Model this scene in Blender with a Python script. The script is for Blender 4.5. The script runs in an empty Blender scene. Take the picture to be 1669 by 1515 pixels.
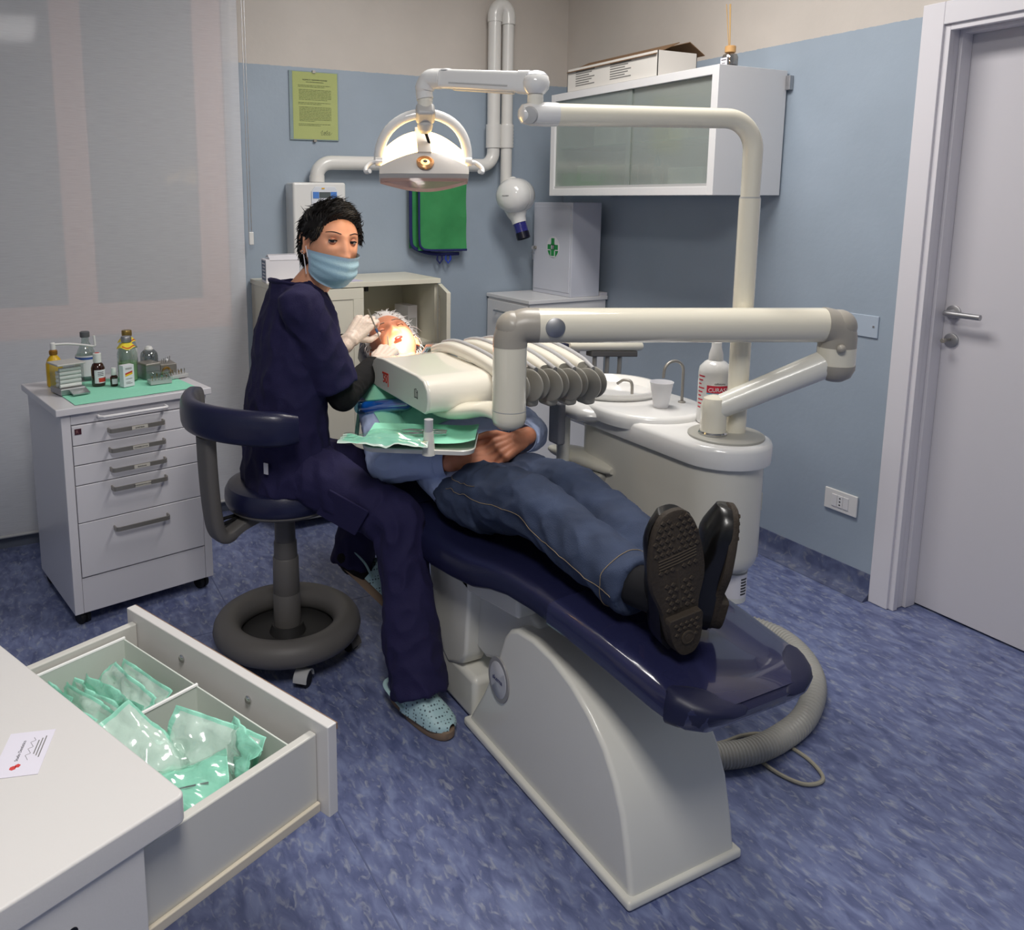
import bpy, bmesh, math, random
from mathutils import Vector, Matrix, noise
random.seed(7)
scene = bpy.context.scene
C = scene.collection
# ------------------------------------------------------------------ camera
IW, IH = 1669, 1515
FPX, PX, PY = 1337.32, 701.51, 543.69
RX = Vector((0.891056, -0.453892, 0.000999))
def _rot(a, b, c):
    ca, sa, cb, sb, cc, sc = math.cos(a), math.sin(a), math.cos(b), math.sin(b), math.cos(c), math.sin(c)
    Rz = Matrix(((ca, sa, 0), (-sa, ca, 0), (0, 0, 1)))
    Bm = Matrix(((1, 0, 0), (0, 0, -1), (0, 1, 0)))
    Rx = Matrix(((1, 0, 0), (0, cb, -sb), (0, sb, cb)))
    Rr = Matrix(((cc, -sc, 0), (sc, cc, 0), (0, 0, 1)))
    return Rr @ Rx @ Bm @ Rz
RM = _rot(math.radians(-26.9953), math.radians(9.38471), math.radians(0.0581))
CAM = Vector((0, 0, 1.5))
cam_d = bpy.data.cameras.new('camera'); cam = bpy.data.objects.new('camera', cam_d); C.objects.link(cam)
cam_d.sensor_fit = 'HORIZONTAL'; cam_d.sensor_width = 36; cam_d.lens = FPX / IW * 36
cam_d.shift_x = (IW / 2 - PX) / IW; cam_d.shift_y = -(IH / 2 - PY) / IW
cam_d.clip_start = 0.02
m = Matrix((RM[0], -RM[1], -RM[2])).transposed().to_4x4(); m.translation = CAM
cam.matrix_world = m
scene.camera = cam
# ------------------------------------------------------------------ world, exposure
w = bpy.data.worlds.new('world'); scene.world = w; w.use_nodes = True
w.node_tree.nodes['Background'].inputs[0].default_value = (0.05, 0.06, 0.08, 1)
w.node_tree.nodes['Background'].inputs[1].default_value = 0.25
vs = scene.view_settings
vs.view_transform = 'Standard'; vs.look = 'None'; vs.gamma = 1; vs.exposure = 0.14
try: vs.use_curve_mapping = False
except Exception: pass
CEIL = 2.9
def area(name, loc, sx, sy, energy, color=(1, 1, 1), rot=(0, 0, 0)):
    d = bpy.data.lights.new(name, 'AREA'); d.shape = 'RECTANGLE'; d.size = sx; d.size_y = sy
    d.energy = energy; d.color = color
    o = bpy.data.objects.new(name, d); o.location = loc; o.rotation_euler = rot; C.objects.link(o); return o
LIGHTS = [(1.6, 2.12, 34), (0.05, 0.15, 41)]
for i, (lx, ly, e) in enumerate(LIGHTS):
    area('ceiling_lamp_light', (lx, ly, CEIL - 0.075), 0.5, 1.1, e, (1.0, 0.97, 0.93))

# ------------------------------------------------------------------ ray helpers (pixel -> direction only)
def ray(x, y): return RM.transposed() @ Vector(((x - PX) / FPX, (y - PY) / FPX, 1.0))
def atz(x, y, z): d = ray(x, y); return CAM + d * ((z - CAM.z) / d.z)
def atx(x, y, X): d = ray(x, y); return CAM + d * ((X - CAM.x) / d.x)
def aty(x, y, Y): d = ray(x, y); return CAM + d * ((Y - CAM.y) / d.y)

# ------------------------------------------------------------------ materials
def lin(r, g, b):
    f = lambda c: (c / 255 / 12.92) if c / 255 <= 0.04045 else ((c / 255 + 0.055) / 1.055) ** 2.4
    return (f(r), f(g), f(b), 1)
MATS = {}
def mat(name, rgb, rough=0.5, metal=0.0, coat=0.0, trans=0.0, ior=1.45, bump=None, var=None, emit=None, alpha=None, sheen=0, sub=0, spec=None):
    """bump=(scale, strength); var=(scale, amount) brightness variation; emit=(rgb, strength)"""
    if name in MATS: return MATS[name]
    m = bpy.data.materials.new(name); m.use_nodes = True; MATS[name] = m
    nt = m.node_tree; b = nt.nodes['Principled BSDF']
    b.inputs['Base Color'].default_value = lin(*rgb); b.inputs['Roughness'].default_value = rough
    b.inputs['Metallic'].default_value = metal; b.inputs['Coat Weight'].default_value = coat
    b.inputs['Transmission Weight'].default_value = trans; b.inputs['IOR'].default_value = ior
    if spec is not None: b.inputs['Specular IOR Level'].default_value = spec
    if sheen: b.inputs['Sheen Weight'].default_value = sheen
    if sub:
        b.inputs['Subsurface Weight'].default_value = sub; b.inputs['Subsurface Radius'].default_value = (0.012, 0.005, 0.003)
        b.inputs['Subsurface Scale'].default_value = 1.0
    if alpha is not None: b.inputs['Alpha'].default_value = alpha
    if emit:
        b.inputs['Emission Color'].default_value = lin(*emit[0]); b.inputs['Emission Strength'].default_value = emit[1]
    tc = None
    if bump or var:
        tc = nt.nodes.new('ShaderNodeTexCoord')
    if bump:
        n = nt.nodes.new('ShaderNodeTexNoise'); n.inputs['Scale'].default_value = bump[0]; n.inputs['Detail'].default_value = 3
        bp = nt.nodes.new('ShaderNodeBump'); bp.inputs['Strength'].default_value = bump[1]; bp.inputs['Distance'].default_value = 0.01
        nt.links.new(tc.outputs['Object'], n.inputs['Vector']); nt.links.new(n.outputs['Fac'], bp.inputs['Height']); nt.links.new(bp.outputs['Normal'], b.inputs['Normal'])
    if var:
        n = nt.nodes.new('ShaderNodeTexNoise'); n.inputs['Scale'].default_value = var[0]; n.inputs['Detail'].default_value = 4
        mr = nt.nodes.new('ShaderNodeMapRange'); mr.inputs['From Min'].default_value = 0.3; mr.inputs['From Max'].default_value = 0.7
        mr.inputs['To Min'].default_value = 1 - var[1]; mr.inputs['To Max'].default_value = 1 + var[1]
        mx = nt.nodes.new('ShaderNodeMix'); mx.data_type = 'RGBA'; mx.blend_type = 'MULTIPLY'; mx.inputs[0].default_value = 1
        mx.inputs[6].default_value = lin(*rgb)
        nt.links.new(tc.outputs['Object'], n.inputs['Vector']); nt.links.new(n.outputs['Fac'], mr.inputs[0]); nt.links.new(mr.outputs[0], mx.inputs[7]); nt.links.new(mx.outputs[2], b.inputs['Base Color'])
    return m
def glassmat(name, rgb, fac=0.12, rough=0.05):
    """thin pane: mostly see-through, some mirror reflection"""
    if name in MATS: return MATS[name]
    m = bpy.data.materials.new(name); m.use_nodes = True; MATS[name] = m
    nt = m.node_tree; nt.nodes.remove(nt.nodes['Principled BSDF']); out = nt.nodes['Material Output']
    t = nt.nodes.new('ShaderNodeBsdfTransparent'); t.inputs[0].default_value = lin(*rgb)
    g = nt.nodes.new('ShaderNodeBsdfGlossy'); g.inputs['Roughness'].default_value = rough
    mx = nt.nodes.new('ShaderNodeMixShader'); mx.inputs[0].default_value = fac
    nt.links.new(t.outputs[0], mx.inputs[1]); nt.links.new(g.outputs[0], mx.inputs[2]); nt.links.new(mx.outputs[0], out.inputs[0])
    return m
white = mat('white_laminate', (226, 225, 226), 0.35)
whiteg = mat('white_lacquer', (228, 227, 225), 0.16, coat=0.4)
cream = mat('cream_plastic', (232, 228, 216), 0.18, coat=0.5)
ivory = mat('ivory_enamel', (236, 230, 212), 0.14, coat=0.6)
abs_ = mat('white_abs', (230, 228, 219), 0.25, coat=0.2)
greyp = mat('grey_plastic', (150, 149, 145), 0.42)
lgrey = mat('light_grey_plastic', (182, 182, 182), 0.4)
dgrey = mat('dark_grey_plastic', (92, 90, 88), 0.5)
black = mat('black_rubber', (18, 18, 20), 0.6)
blackp = mat('black_plastic', (12, 12, 14), 0.35)
chrome = mat('chrome', (205, 205, 205), 0.15, metal=1)
steel = mat('brushed_steel', (158, 154, 147), 0.42, metal=.65)
alu = mat('aluminium', (178, 178, 180), 0.45, metal=1)
navyv = mat('navy_vinyl', (28, 30, 60), 0.34, coat=0.15, bump=(300, 0.06))
navycov = mat('navy_gloss_cover', (36, 38, 70), 0.16, coat=0.7)
mint = mat('mint_paper', (152, 228, 198), 0.85, bump=(60, 0.15))
wood = mat('light_wood', (206, 160, 104), 0.6)
paper = mat('white_paper', (224, 222, 228), 0.8)
ink = mat('printed_ink', (60, 60, 64), 0.8)
redink = mat('red_ink', (196, 62, 48), 0.7)
blueink = mat('blue_ink', (70, 110, 190), 0.7)
card = mat('cardboard_white', (218, 214, 208), 0.8)
cardb = mat('cardboard_brown', (120, 92, 66), 0.85)
clearp = glassmat('clear_plastic', (250, 252, 252), 0.08)
pouchclear = glassmat('pouch_film', (246, 251, 249), 0.20, 0.14)

# ------------------------------------------------------------------ object helpers
ROOTM = {}
def tag(o, label=None, cat=None, group=None, kind=None):
    if label: o['label'] = label
    if cat: o['category'] = cat
    if group: o['group'] = group
    if kind: o['kind'] = kind
    return o
def thing(name, label, cat, loc=(0, 0, 0), rotz=0.0, group=None):
    o = bpy.data.objects.new(name, None); C.objects.link(o)
    o.location = loc; o.rotation_euler = (0, 0, rotz); o.empty_display_size = 0.05
    ROOTM[o.name] = Matrix.Translation(Vector(loc)) @ Matrix.Rotation(rotz, 4, 'Z')
    return tag(o, label, cat, group)
def V(*a): return Vector(a)
def frame_from(d, up=None):
    d = Vector(d).normalized()
    up = Vector(up) if up is not None else (Vector((0, 0, 1)) if abs(d.z) < 0.95 else Vector((0, 1, 0)))
    x = up.cross(d)
    if x.length < 1e-6: x = Vector((1, 0, 0)).cross(d)
    x.normalize(); return x, d.cross(x).normalized(), d
def catmull(pts, n=8, closed=False):
    pts = [Vector(p) for p in pts]; out = []
    N = len(pts)
    rng = range(N if closed else N - 1)
    for i in rng:
        if closed: p0, p1, p2, p3 = pts[i - 1], pts[i], pts[(i + 1) % N], pts[(i + 2) % N]
        else: p0, p1, p2, p3 = pts[max(i - 1, 0)], pts[i], pts[i + 1], pts[min(i + 2, N - 1)]
        for k in range(n):
            t = k / n
            out.append(0.5 * ((2 * p1) + (p2 - p0) * t + (2 * p0 - 5 * p1 + 4 * p2 - p3) * t * t + (3 * p1 - p0 - 3 * p2 + p3) * t ** 3))
    if not closed: out.append(pts[-1])
    return out
class MB:
    def __init__(s): s.v = []; s.f = []; s.mi = []; s.cur = 0
    def add(s, vs, fs):
        b = len(s.v); s.v += [Vector(x) for x in vs]
        for f in fs: s.f.append([b + i for i in f]); s.mi.append(s.cur)
        return s
    def box(s, a, b):
        (x0, y0, z0), (x1, y1, z1) = a, b
        return s.add([(x0, y0, z0), (x1, y0, z0), (x1, y1, z0), (x0, y1, z0), (x0, y0, z1), (x1, y0, z1), (x1, y1, z1), (x0, y1, z1)],
                     [(3, 2, 1, 0), (4, 5, 6, 7), (0, 1, 5, 4), (1, 2, 6, 5), (2, 3, 7, 6), (3, 0, 4, 7)])
    def obox(s, c, u, v, w_, hu, hv, hw):
        c, u, v, w_ = Vector(c), Vector(u).normalized(), Vector(v).normalized(), Vector(w_).normalized()
        P = [c + u * (hu * a) + v * (hv * b) + w_ * (hw * d) for d in (-1, 1) for a, b in ((-1, -1), (1, -1), (1, 1), (-1, 1))]
        return s.add(P, [(3, 2, 1, 0), (4, 5, 6, 7), (0, 1, 5, 4), (1, 2, 6, 5), (2, 3, 7, 6), (3, 0, 4, 7)])
    def rings(s, rings, cap=True, close=False):
        n = len(rings[0]); vs = [p for r in rings for p in r]; fs = []
        m_ = len(rings)
        for i in range(m_ if close else m_ - 1):
            a = i * n; b = ((i + 1) % m_) * n
            for k in range(n): fs.append((a + k, a + (k + 1) % n, b + (k + 1) % n, b + k))
        if cap and not close:
            fs.append(tuple(range(n - 1, -1, -1))); fs.append(tuple(range((m_ - 1) * n, m_ * n)))
        return s.add(vs, fs)
    def cyl(s, p0, p1, r0, r1=None, n=24, cap=True):
        p0, p1 = Vector(p0), Vector(p1); r1 = r0 if r1 is None else r1
        x, y, d = frame_from(p1 - p0)
        mk = lambda p, r: [p + x * (r * math.cos(2 * math.pi * k / n)) + y * (r * math.sin(2 * math.pi * k / n)) for k in range(n)]
        return s.rings([mk(p0, r0), mk(p1, r1)], cap)
    def tube(s, pts, r, n=14, closed=False, cap=True, flat=1.0):
        pts = [Vector(p) for p in pts]; N = len(pts)
        rr = r if isinstance(r, (list, tuple)) else [r] * N
        T = []
        for i in range(N):
            a = pts[i - 1] if (i > 0 or closed) else pts[i]; b = pts[(i + 1) % N] if (i < N - 1 or closed) else pts[i]
            T.append((b - a).normalized())
        x, y, _ = frame_from(T[0]); R = []
        for i in range(N):
            t = T[i]; x = (x - t * x.dot(t)); x = x.normalized() if x.length > 1e-6 else frame_from(t)[0]; y = t.cross(x)
            R.append([pts[i] + x * (rr[i] * math.cos(2 * math.pi * k / n)) + y * (rr[i] * flat * math.sin(2 * math.pi * k / n)) for k in range(n)])
        return s.rings(R, cap, closed)
    def lathe(s, prof, c=(0, 0, 0), axis=(0, 0, 1), n=32, cap=True):
        c = Vector(c); x, y, d = frame_from(axis)
        return s.rings([[c + d * h + x * (r * math.cos(2 * math.pi * k / n)) + y * (r * math.sin(2 * math.pi * k / n)) for k in range(n)] for r, h in prof], cap)
    def prism(s, poly, o, u, v, depth):
        """polygon in the u,v plane at o, extruded along u x v by depth"""
        o, u, v = Vector(o), Vector(u), Vector(v); w_ = u.cross(v).normalized()
        a = [o + u * p[0] + v * p[1] for p in poly]; b = [p + w_ * depth for p in a]
        return s.rings([a, b])
    def ell(s, c, rx, ry, rz, n=20, m_=12, M=None):
        c = Vector(c); M = M or Matrix.Identity(3); R = []
        for i in range(1, m_):
            t = math.pi * i / m_
            R.append([c + M @ Vector((rx * math.sin(t) * math.cos(2 * math.pi * k / n), ry * math.sin(t) * math.sin(2 * math.pi * k / n), -rz * math.cos(t))) for k in range(n)])
        b = len(s.v); s.rings(R, cap=False)
        s.add([c + M @ Vector((0, 0, -rz)), c + M @ Vector((0, 0, rz))], [])
        e0 = len(s.v) - 2
        for k in range(n):
            s.f.append([b + (k + 1) % n, b + k, e0]); s.mi.append(s.cur)
            q = b + (m_ - 2) * n; s.f.append([q + k, q + (k + 1) % n, e0 + 1]); s.mi.append(s.cur)
        return s
    def capsule(s, p0, r0, p1, r1, n=14, m_=4):
        p0, p1 = Vector(p0), Vector(p1); x, y, d = frame_from(p1 - p0) if (p1 - p0).length > 1e-6 else frame_from((0, 0, 1))
        R = []
        for i in range(1, m_ + 1):
            t = math.pi / 2 * i / m_; R.append((p0 - d * (r0 * math.cos(t)), r0 * math.sin(t)))
        for i in range(0, m_):
            t = math.pi / 2 * i / m_; R.append((p1 + d * (r1 * math.sin(t)), r1 * math.cos(t)))
        return s.rings([[c + x * (r * math.cos(2 * math.pi * k / n)) + y * (r * math.sin(2 * math.pi * k / n)) for k in range(n)] for c, r in R])
    def build(s, name, material, parent=None, world=False, bevel=0, seg=3, smooth=True, angle=40, subsurf=0, wn=True):
        me = bpy.data.meshes.new(name)
        vs = s.v
        if world and parent is not None:
            inv = ROOTM[parent.name].inverted(); vs = [inv @ v for v in vs]
        me.from_pydata([tuple(v) for v in vs], [], s.f)
        mats = material if isinstance(material, (list, tuple)) else [material]
        for q in mats: me.materials.append(q)
        if len(mats) > 1: me.polygons.foreach_set('material_index', s.mi)
        bm = bmesh.new(); bm.from_mesh(me)
        bmesh.ops.recalc_face_normals(bm, faces=bm.faces[:])
        if bevel:
            es = [e for e in bm.edges if len(e.link_faces) == 2 and e.calc_face_angle(0) > math.radians(35)]
            bmesh.ops.bevel(bm, geom=es, offset=bevel, segments=seg, profile=0.5, affect='EDGES', clamp_overlap=True)
        bm.to_mesh(me); bm.free()
        if smooth:
            me.polygons.foreach_set('use_smooth', [True] * len(me.polygons))
            try: me.set_sharp_from_angle(angle=math.radians(angle))
            except Exception: pass
        o = bpy.data.objects.new(name, me); C.objects.link(o)
        if parent is not None:
            o.parent = parent
            ROOTM[o.name] = ROOTM.get(parent.name, Matrix.Identity(4))
        else: ROOTM[o.name] = Matrix.Identity(4)
        if bevel and wn:
            md = o.modifiers.new('wn', 'WEIGHTED_NORMAL'); md.keep_sharp = True
        if subsurf:
            md = o.modifiers.new('ss', 'SUBSURF'); md.levels = subsurf; md.render_levels = subsurf
        return o
def struct(o): o['kind'] = 'structure'; return o
def text(name, s, size, o, u, v, material, parent, align='LEFT', world=True, depth=0.0004, bold=0.0):
    """lettering: flat mesh from the built-in font, baseline start at o, along u, up v"""
    cu = bpy.data.curves.new('t', 'FONT'); cu.body = s; cu.size = size; cu.align_x = align; cu.extrude = depth; cu.offset = bold
    t = bpy.data.objects.new('t', cu); C.objects.link(t)
    dg = bpy.context.evaluated_depsgraph_get(); dg.update()
    me = bpy.data.meshes.new_from_object(t.evaluated_get(dg)); bpy.data.objects.remove(t); bpy.data.curves.remove(cu)
    u, v = Vector(u).normalized(), Vector(v).normalized(); n = u.cross(v)
    M = Matrix((u, v, n)).transposed().to_4x4(); M.translation = Vector(o)
    if world: M = ROOTM[parent.name].inverted() @ M
    me.transform(M); me.materials.clear(); me.materials.append(material)
    ob = bpy.data.objects.new(name, me); C.objects.link(ob); ob.parent = parent; ROOTM[ob.name] = ROOTM[parent.name]
    return ob
def bake(o, voxel, smooth_it=4, smooth_f=0.5, disp=None, decimate=None):
    """fuse overlapping shells into one continuous skin"""
    r = o.modifiers.new('r', 'REMESH'); r.mode = 'VOXEL'; r.voxel_size = voxel; r.use_smooth_shade = True
    if smooth_it:
        sm = o.modifiers.new('s', 'SMOOTH'); sm.iterations = smooth_it; sm.factor = smooth_f
    dg = bpy.context.evaluated_depsgraph_get(); dg.update()
    me = bpy.data.meshes.new_from_object(o.evaluated_get(dg))
    mats = [s_.material for s_ in o.material_slots]
    o.modifiers.clear(); old = o.data; o.data = me; bpy.data.meshes.remove(old)
    me.materials.clear()
    for q in mats: me.materials.append(q)
    if disp:
        ns = [v.normal.copy() for v in me.vertices]
        for v, n_ in zip(me.vertices, ns): v.co = v.co + n_ * disp(v.co, n_)
    me.polygons.foreach_set('use_smooth', [True] * len(me.polygons)); me.update()
    return o
# ================================================================== ROOM
XR, YB, XL, YF = 2.80, 3.843, -1.7, -1.7
PAINT = 2.105
def wall_mat():
    m = bpy.data.materials.new('two_tone_wall_paint'); m.use_nodes = True; nt = m.node_tree; b = nt.nodes['Principled BSDF']
    b.inputs['Roughness'].default_value = 0.55
    g = nt.nodes.new('ShaderNodeNewGeometry'); sp = nt.nodes.new('ShaderNodeSeparateXYZ'); nt.links.new(g.outputs['Position'], sp.inputs[0])
    n0 = nt.nodes.new('ShaderNodeTexNoise'); n0.inputs['Scale'].default_value = 60; nt.links.new(g.outputs['Position'], n0.inputs['Vector'])
    ma = nt.nodes.new('ShaderNodeMath'); ma.operation = 'MULTIPLY_ADD'; ma.inputs[1].default_value = 0.006; nt.links.new(n0.outputs['Fac'], ma.inputs[0]); nt.links.new(sp.outputs['Z'], ma.inputs[2])
    gt = nt.nodes.new('ShaderNodeMath'); gt.operation = 'GREATER_THAN'; gt.inputs[1].default_value = PAINT + 0.003; nt.links.new(ma.outputs[0], gt.inputs[0])
    mx = nt.nodes.new('ShaderNodeMix'); mx.data_type = 'RGBA'; mx.inputs[6].default_value = lin(157, 170, 184); mx.inputs[7].default_value = lin(202, 194, 186)
    nt.links.new(gt.outputs[0], mx.inputs[0])
    n1 = nt.nodes.new('ShaderNodeTexNoise'); n1.inputs['Scale'].default_value = 3.0; n1.inputs['Detail'].default_value = 5; nt.links.new(g.outputs['Position'], n1.inputs['Vector'])
    mr = nt.nodes.new('ShaderNodeMapRange'); mr.inputs['From Min'].default_value = .3; mr.inputs['From Max'].default_value = .7; mr.inputs['To Min'].default_value = .95; mr.inputs['To Max'].default_value = 1.05
    nt.links.new(n1.outputs['Fac'], mr.inputs[0])
    mm = nt.nodes.new('ShaderNodeMix'); mm.data_type = 'RGBA'; mm.blend_type = 'MULTIPLY'; mm.inputs[0].default_value = 1
    nt.links.new(mx.outputs[2], mm.inputs[6]); nt.links.new(mr.outputs[0], mm.inputs[7]); nt.links.new(mm.outputs[2], b.inputs['Base Color'])
    n2 = nt.nodes.new('ShaderNodeTexNoise'); n2.inputs['Scale'].default_value = 45; n2.inputs['Detail'].default_value = 6; nt.links.new(g.outputs['Position'], n2.inputs['Vector'])
    bp = nt.nodes.new('ShaderNodeBump'); bp.inputs['Strength'].default_value = .12; bp.inputs['Distance'].default_value = .006
    nt.links.new(n2.outputs['Fac'], bp.inputs['Height']); nt.links.new(bp.outputs['Normal'], b.inputs['Normal'])
    return m
def lino_mat(name, dark=1.0):
    m = bpy.data.materials.new(name); m.use_nodes = True; nt = m.node_tree; b = nt.nodes['Principled BSDF']
    b.inputs['Roughness'].default_value = 0.38
    g = nt.nodes.new('ShaderNodeNewGeometry')
    mp = nt.nodes.new('ShaderNodeMapping'); mp.inputs['Rotation'].default_value = (0, 0, math.radians(4)); mp.inputs['Scale'].default_value = (2.3, 1, 1)
    nt.links.new(g.outputs['Position'], mp.inputs[0])
    def nz(scale, det, dist):
        n = nt.nodes.new('ShaderNodeTexNoise'); n.inputs['Scale'].default_value = scale; n.inputs['Detail'].default_value = det; n.inputs['Distortion'].default_value = dist
        nt.links.new(mp.outputs[0], n.inputs['Vector']); return n
    a = nz(13, 12, .7); r1 = nt.nodes.new('ShaderNodeValToRGB'); e = r1.color_ramp.elements
    e[0].position = .30; e[0].color = lin(80 * dark, 89 * dark, 128 * dark); e[1].position = .72; e[1].color = lin(130 * dark, 141 * dark, 178 * dark)
    q = r1.color_ramp.elements.new(.5); q.color = lin(104 * dark, 113 * dark, 152 * dark)
    nt.links.new(a.outputs['Fac'], r1.inputs[0])
    b2 = nz(30, 7, .8); r2 = nt.nodes.new('ShaderNodeValToRGB'); e = r2.color_ramp.elements; e[0].position = .54; e[0].color = (0, 0, 0, 1); e[1].position = .72; e[1].color = (.75, .75, .75, 1)
    nt.links.new(b2.outputs['Fac'], r2.inputs[0])
    m1 = nt.nodes.new('ShaderNodeMix'); m1.data_type = 'RGBA'; m1.inputs[7].default_value = lin(160 * dark, 165 * dark, 178 * dark)
    nt.links.new(r2.outputs[0], m1.inputs[0]); nt.links.new(r1.outputs[0], m1.inputs[6])
    c2 = nz(20, 6, .8); r3 = nt.nodes.new('ShaderNodeValToRGB'); e = r3.color_ramp.elements; e[0].position = .66; e[0].color = (0, 0, 0, 1); e[1].position = .74; e[1].color = (.7, .7, .7, 1)
    nt.links.new(c2.outputs['Fac'], r3.inputs[0])
    m2 = nt.nodes.new('ShaderNodeMix'); m2.data_type = 'RGBA'; m2.inputs[7].default_value = lin(58 * dark, 70 * dark, 122 * dark)
    nt.links.new(r3.outputs[0], m2.inputs[0]); nt.links.new(m1.outputs[2], m2.inputs[6]); nt.links.new(m2.outputs[2], b.inputs['Base Color'])
    bp = nt.nodes.new('ShaderNodeBump'); bp.inputs['Strength'].default_value = .05; bp.inputs['Distance'].default_value = .004
    nt.links.new(a.outputs['Fac'], bp.inputs['Height']); nt.links.new(bp.outputs['Normal'], b.inputs['Normal'])
    return m
wallm = wall_mat(); lino = lino_mat('marbled_blue_linoleum'); linod = lino_mat('marbled_blue_skirting', .8)
# floor: welded linoleum sheets, seams recessed
fl = MB(); g0 = 0.0015
fl.box((XL, YF, -.1), (XR + .5, YB + .4, 0))
floor = struct(fl.build('floor', lino, smooth=False))
weld = mat('weld_seam', (96, 104, 140), .5)
for q, (a, b) in enumerate((((XL, 2.72), (XR, 2.72)), ((0.62, YF), (0.62, YB)))):
    a, b = Vector((*a, 0)), Vector((*b, 0)); d = (b - a).normalized(); n_ = Vector((-d.y, d.x, 0)) * .0018
    s_ = MB(); s_.add([a - n_, b - n_, b + n_, a + n_, a - n_ + V(0, 0, .0008), b - n_ + V(0, 0, .0008), b + n_ + V(0, 0, .0008), a + n_ + V(0, 0, .0008)], [(4, 5, 6, 7), (0, 1, 5, 4), (2, 3, 7, 6)])
    o = s_.build('weld_seam', weld, floor, smooth=False)
ce = MB(); ce.box((XL, YF, CEIL), (XR + .2, YB + .2, CEIL + .1))
struct(ce.build('ceiling', mat('ceiling_paint', (232, 228, 220), .7), smooth=False))
def holed_wall(name, axis, pos, a0, a1, h0, h1, hz0, hz1, thick):
    """wall with one rectangular opening, built as four blocks in one mesh"""
    s_ = MB()
    for (p, q, z0, z1) in ((a0, h0, 0, CEIL), (h1, a1, 0, CEIL), (h0, h1, hz1, CEIL), (h0, h1, 0, hz0)):
        if q - p < 1e-4 or z1 - z0 < 1e-4: continue
        if axis == 'y': s_.box((p, pos, z0), (q, pos + thick, z1))
        else: s_.box((pos, p, z0), (pos + thick, q, z1))
    return struct(s_.build(name, wallm, smooth=False))
WX0, WX1, WZ0, WZ1 = -0.75, 0.91, 0.90, 2.62
DY0, DY1, DZ1 = 0.90, 1.765, 2.075
holed_wall('wall_back', 'y', YB, XL, XR + .2, WX0, WX1, WZ0, WZ1, .2)
holed_wall('wall_right', 'x', XR, YF, YB, DY0, DY1, 0, DZ1, .2)
s_ = MB(); s_.box((XL - .1, YF, 0), (XL, YB, CEIL)); struct(s_.build('wall_left', wallm, smooth=False))
s_ = MB(); s_.box((XL, YF - .1, 0), (XR, YF, CEIL)); struct(s_.build('wall_front', wallm, smooth=False))
# coved skirting
def cove(name, p0, p1, nrm):
    p0, p1, n_ = Vector(p0), Vector(p1), Vector(nrm); z = V(0, 0, 1)
    prof = [(0, .10), (.004, .10), (.005, .045)] + [(.005 + .03 * (1 - math.cos(t)), .045 - .03 * math.sin(t)) for t in (math.pi * k / 12 for k in range(1, 6))] + [(.045, .0015), (0.0, 0.0015)]
    s_ = MB(); s_.rings([[p + n_ * a + z * b for a, b in prof] for p in (p0, p1)])
    return struct(s_.build(name, linod, smooth=True, angle=30))
cove('baseboard_right', (XR, DY1 + .065, 0), (XR, YB, 0), (-1, 0, 0))
s_ = MB(); s_.box((XL, YB - .012, 0), (XR, YB, .075)); struct(s_.build('baseboard_back', mat('grey_skirting', (92, 98, 112), .5), smooth=False))
# ---- door: casing, jamb, leaf
doorw = mat('door_white', (208, 205, 210), .4); casew = mat('casing_white', (222, 219, 224), .45, bump=(40, .03))
dr = MB(); dr.box((2.918, DY0 - .0, .008), (2.96, DY1 - .026, DZ1 - .022))
door = struct(dr.build('door_1', doorw, bevel=.002))
for k, (y0, y1, z0, z1) in enumerate(((DY1 - .012, DY1 + .062, 0, DZ1 + .062), (DY0 - .062, DY1 - .012, DZ1 - .012, DZ1 + .062), (DY0 - .062, DY0 + .012, 0, DZ1 - .012))):
    s_ = MB(); s_.box((XR - .016, y0, z0 + .001), (XR + .004, y1, z1)); tr = s_.build('trim_%d' % (k + 1), casew, bevel=.003); struct(tr)
    # inner stepped bead and rebate
    s_ = MB()
    if k == 0:
        s_.box((XR - .004, DY1 - .030, .001), (XR + .02, DY1 - .0105, DZ1 - .012)); s_.box((XR + .004, DY1 - .022, .001), (XR + .125, DY1 - .0005, DZ1 - .0005)); s_.box((XR + .06, DY1 - .034, .001), (XR + .1165, DY1 - .022, DZ1 - .022))
    elif k == 1:
        s_.box((XR - .004, DY0 + .012, DZ1 - .030), (XR + .02, DY1 - .030, DZ1 - .0105)); s_.box((XR + .004, DY0, DZ1 - .022), (XR + .125, DY1 - .022, DZ1 - .0005)); s_.box((XR + .06, DY0, DZ1 - .034), (XR + .1165, DY1 - .034, DZ1 - .022))
    else:
        s_.box((XR - .004, DY0 + .0105, .001), (XR + .02, DY0 + .02, DZ1 - .03))
    s_.build('jamb', casew, tr, bevel=.0015)
dh = MB(); hy = 1.700; hz = 1.108; hx = 2.918
dh.lathe([(.0255, 0), (.0255, .006), (.022, .008), (.011, .009), (.0105, .048), (.0105, .05)], (hx, hy, hz), (-1, 0, 0), 28)
pts = [V(hx - .045, hy, hz)] + [V(hx - .045 - .008 * math.sin(t), hy - .01 * (1 - math.cos(t)), hz) for t in (.5, 1.0, 1.5)] + [V(hx - .053, hy - .03, hz), V(hx - .053, hy - .118, hz - .001)]
dh.tube(pts, .0100, 16)
hd = dh.build('door_handle', alu, door); hd['label'] = 'satin steel lever door handle'
kp = MB(); kp.lathe([(.0245, 0), (.0245, .006), (.021, .008), (.001, .008)], (hx, hy - .002, hz - .098), (-1, 0, 0), 28)
kh = kp.build('keyhole_plate', alu, door)
ky = MB(); ky.box((hx - .040, hy - .004, hz - .1), (hx - .006, hy, hz - .09)); ky.cyl((hx - .042, hy - .002, hz - .096), (hx - .055, hy - .002, hz - .096), .008, n=14); ky.build('key', steel, kh, bevel=.001)
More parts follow.
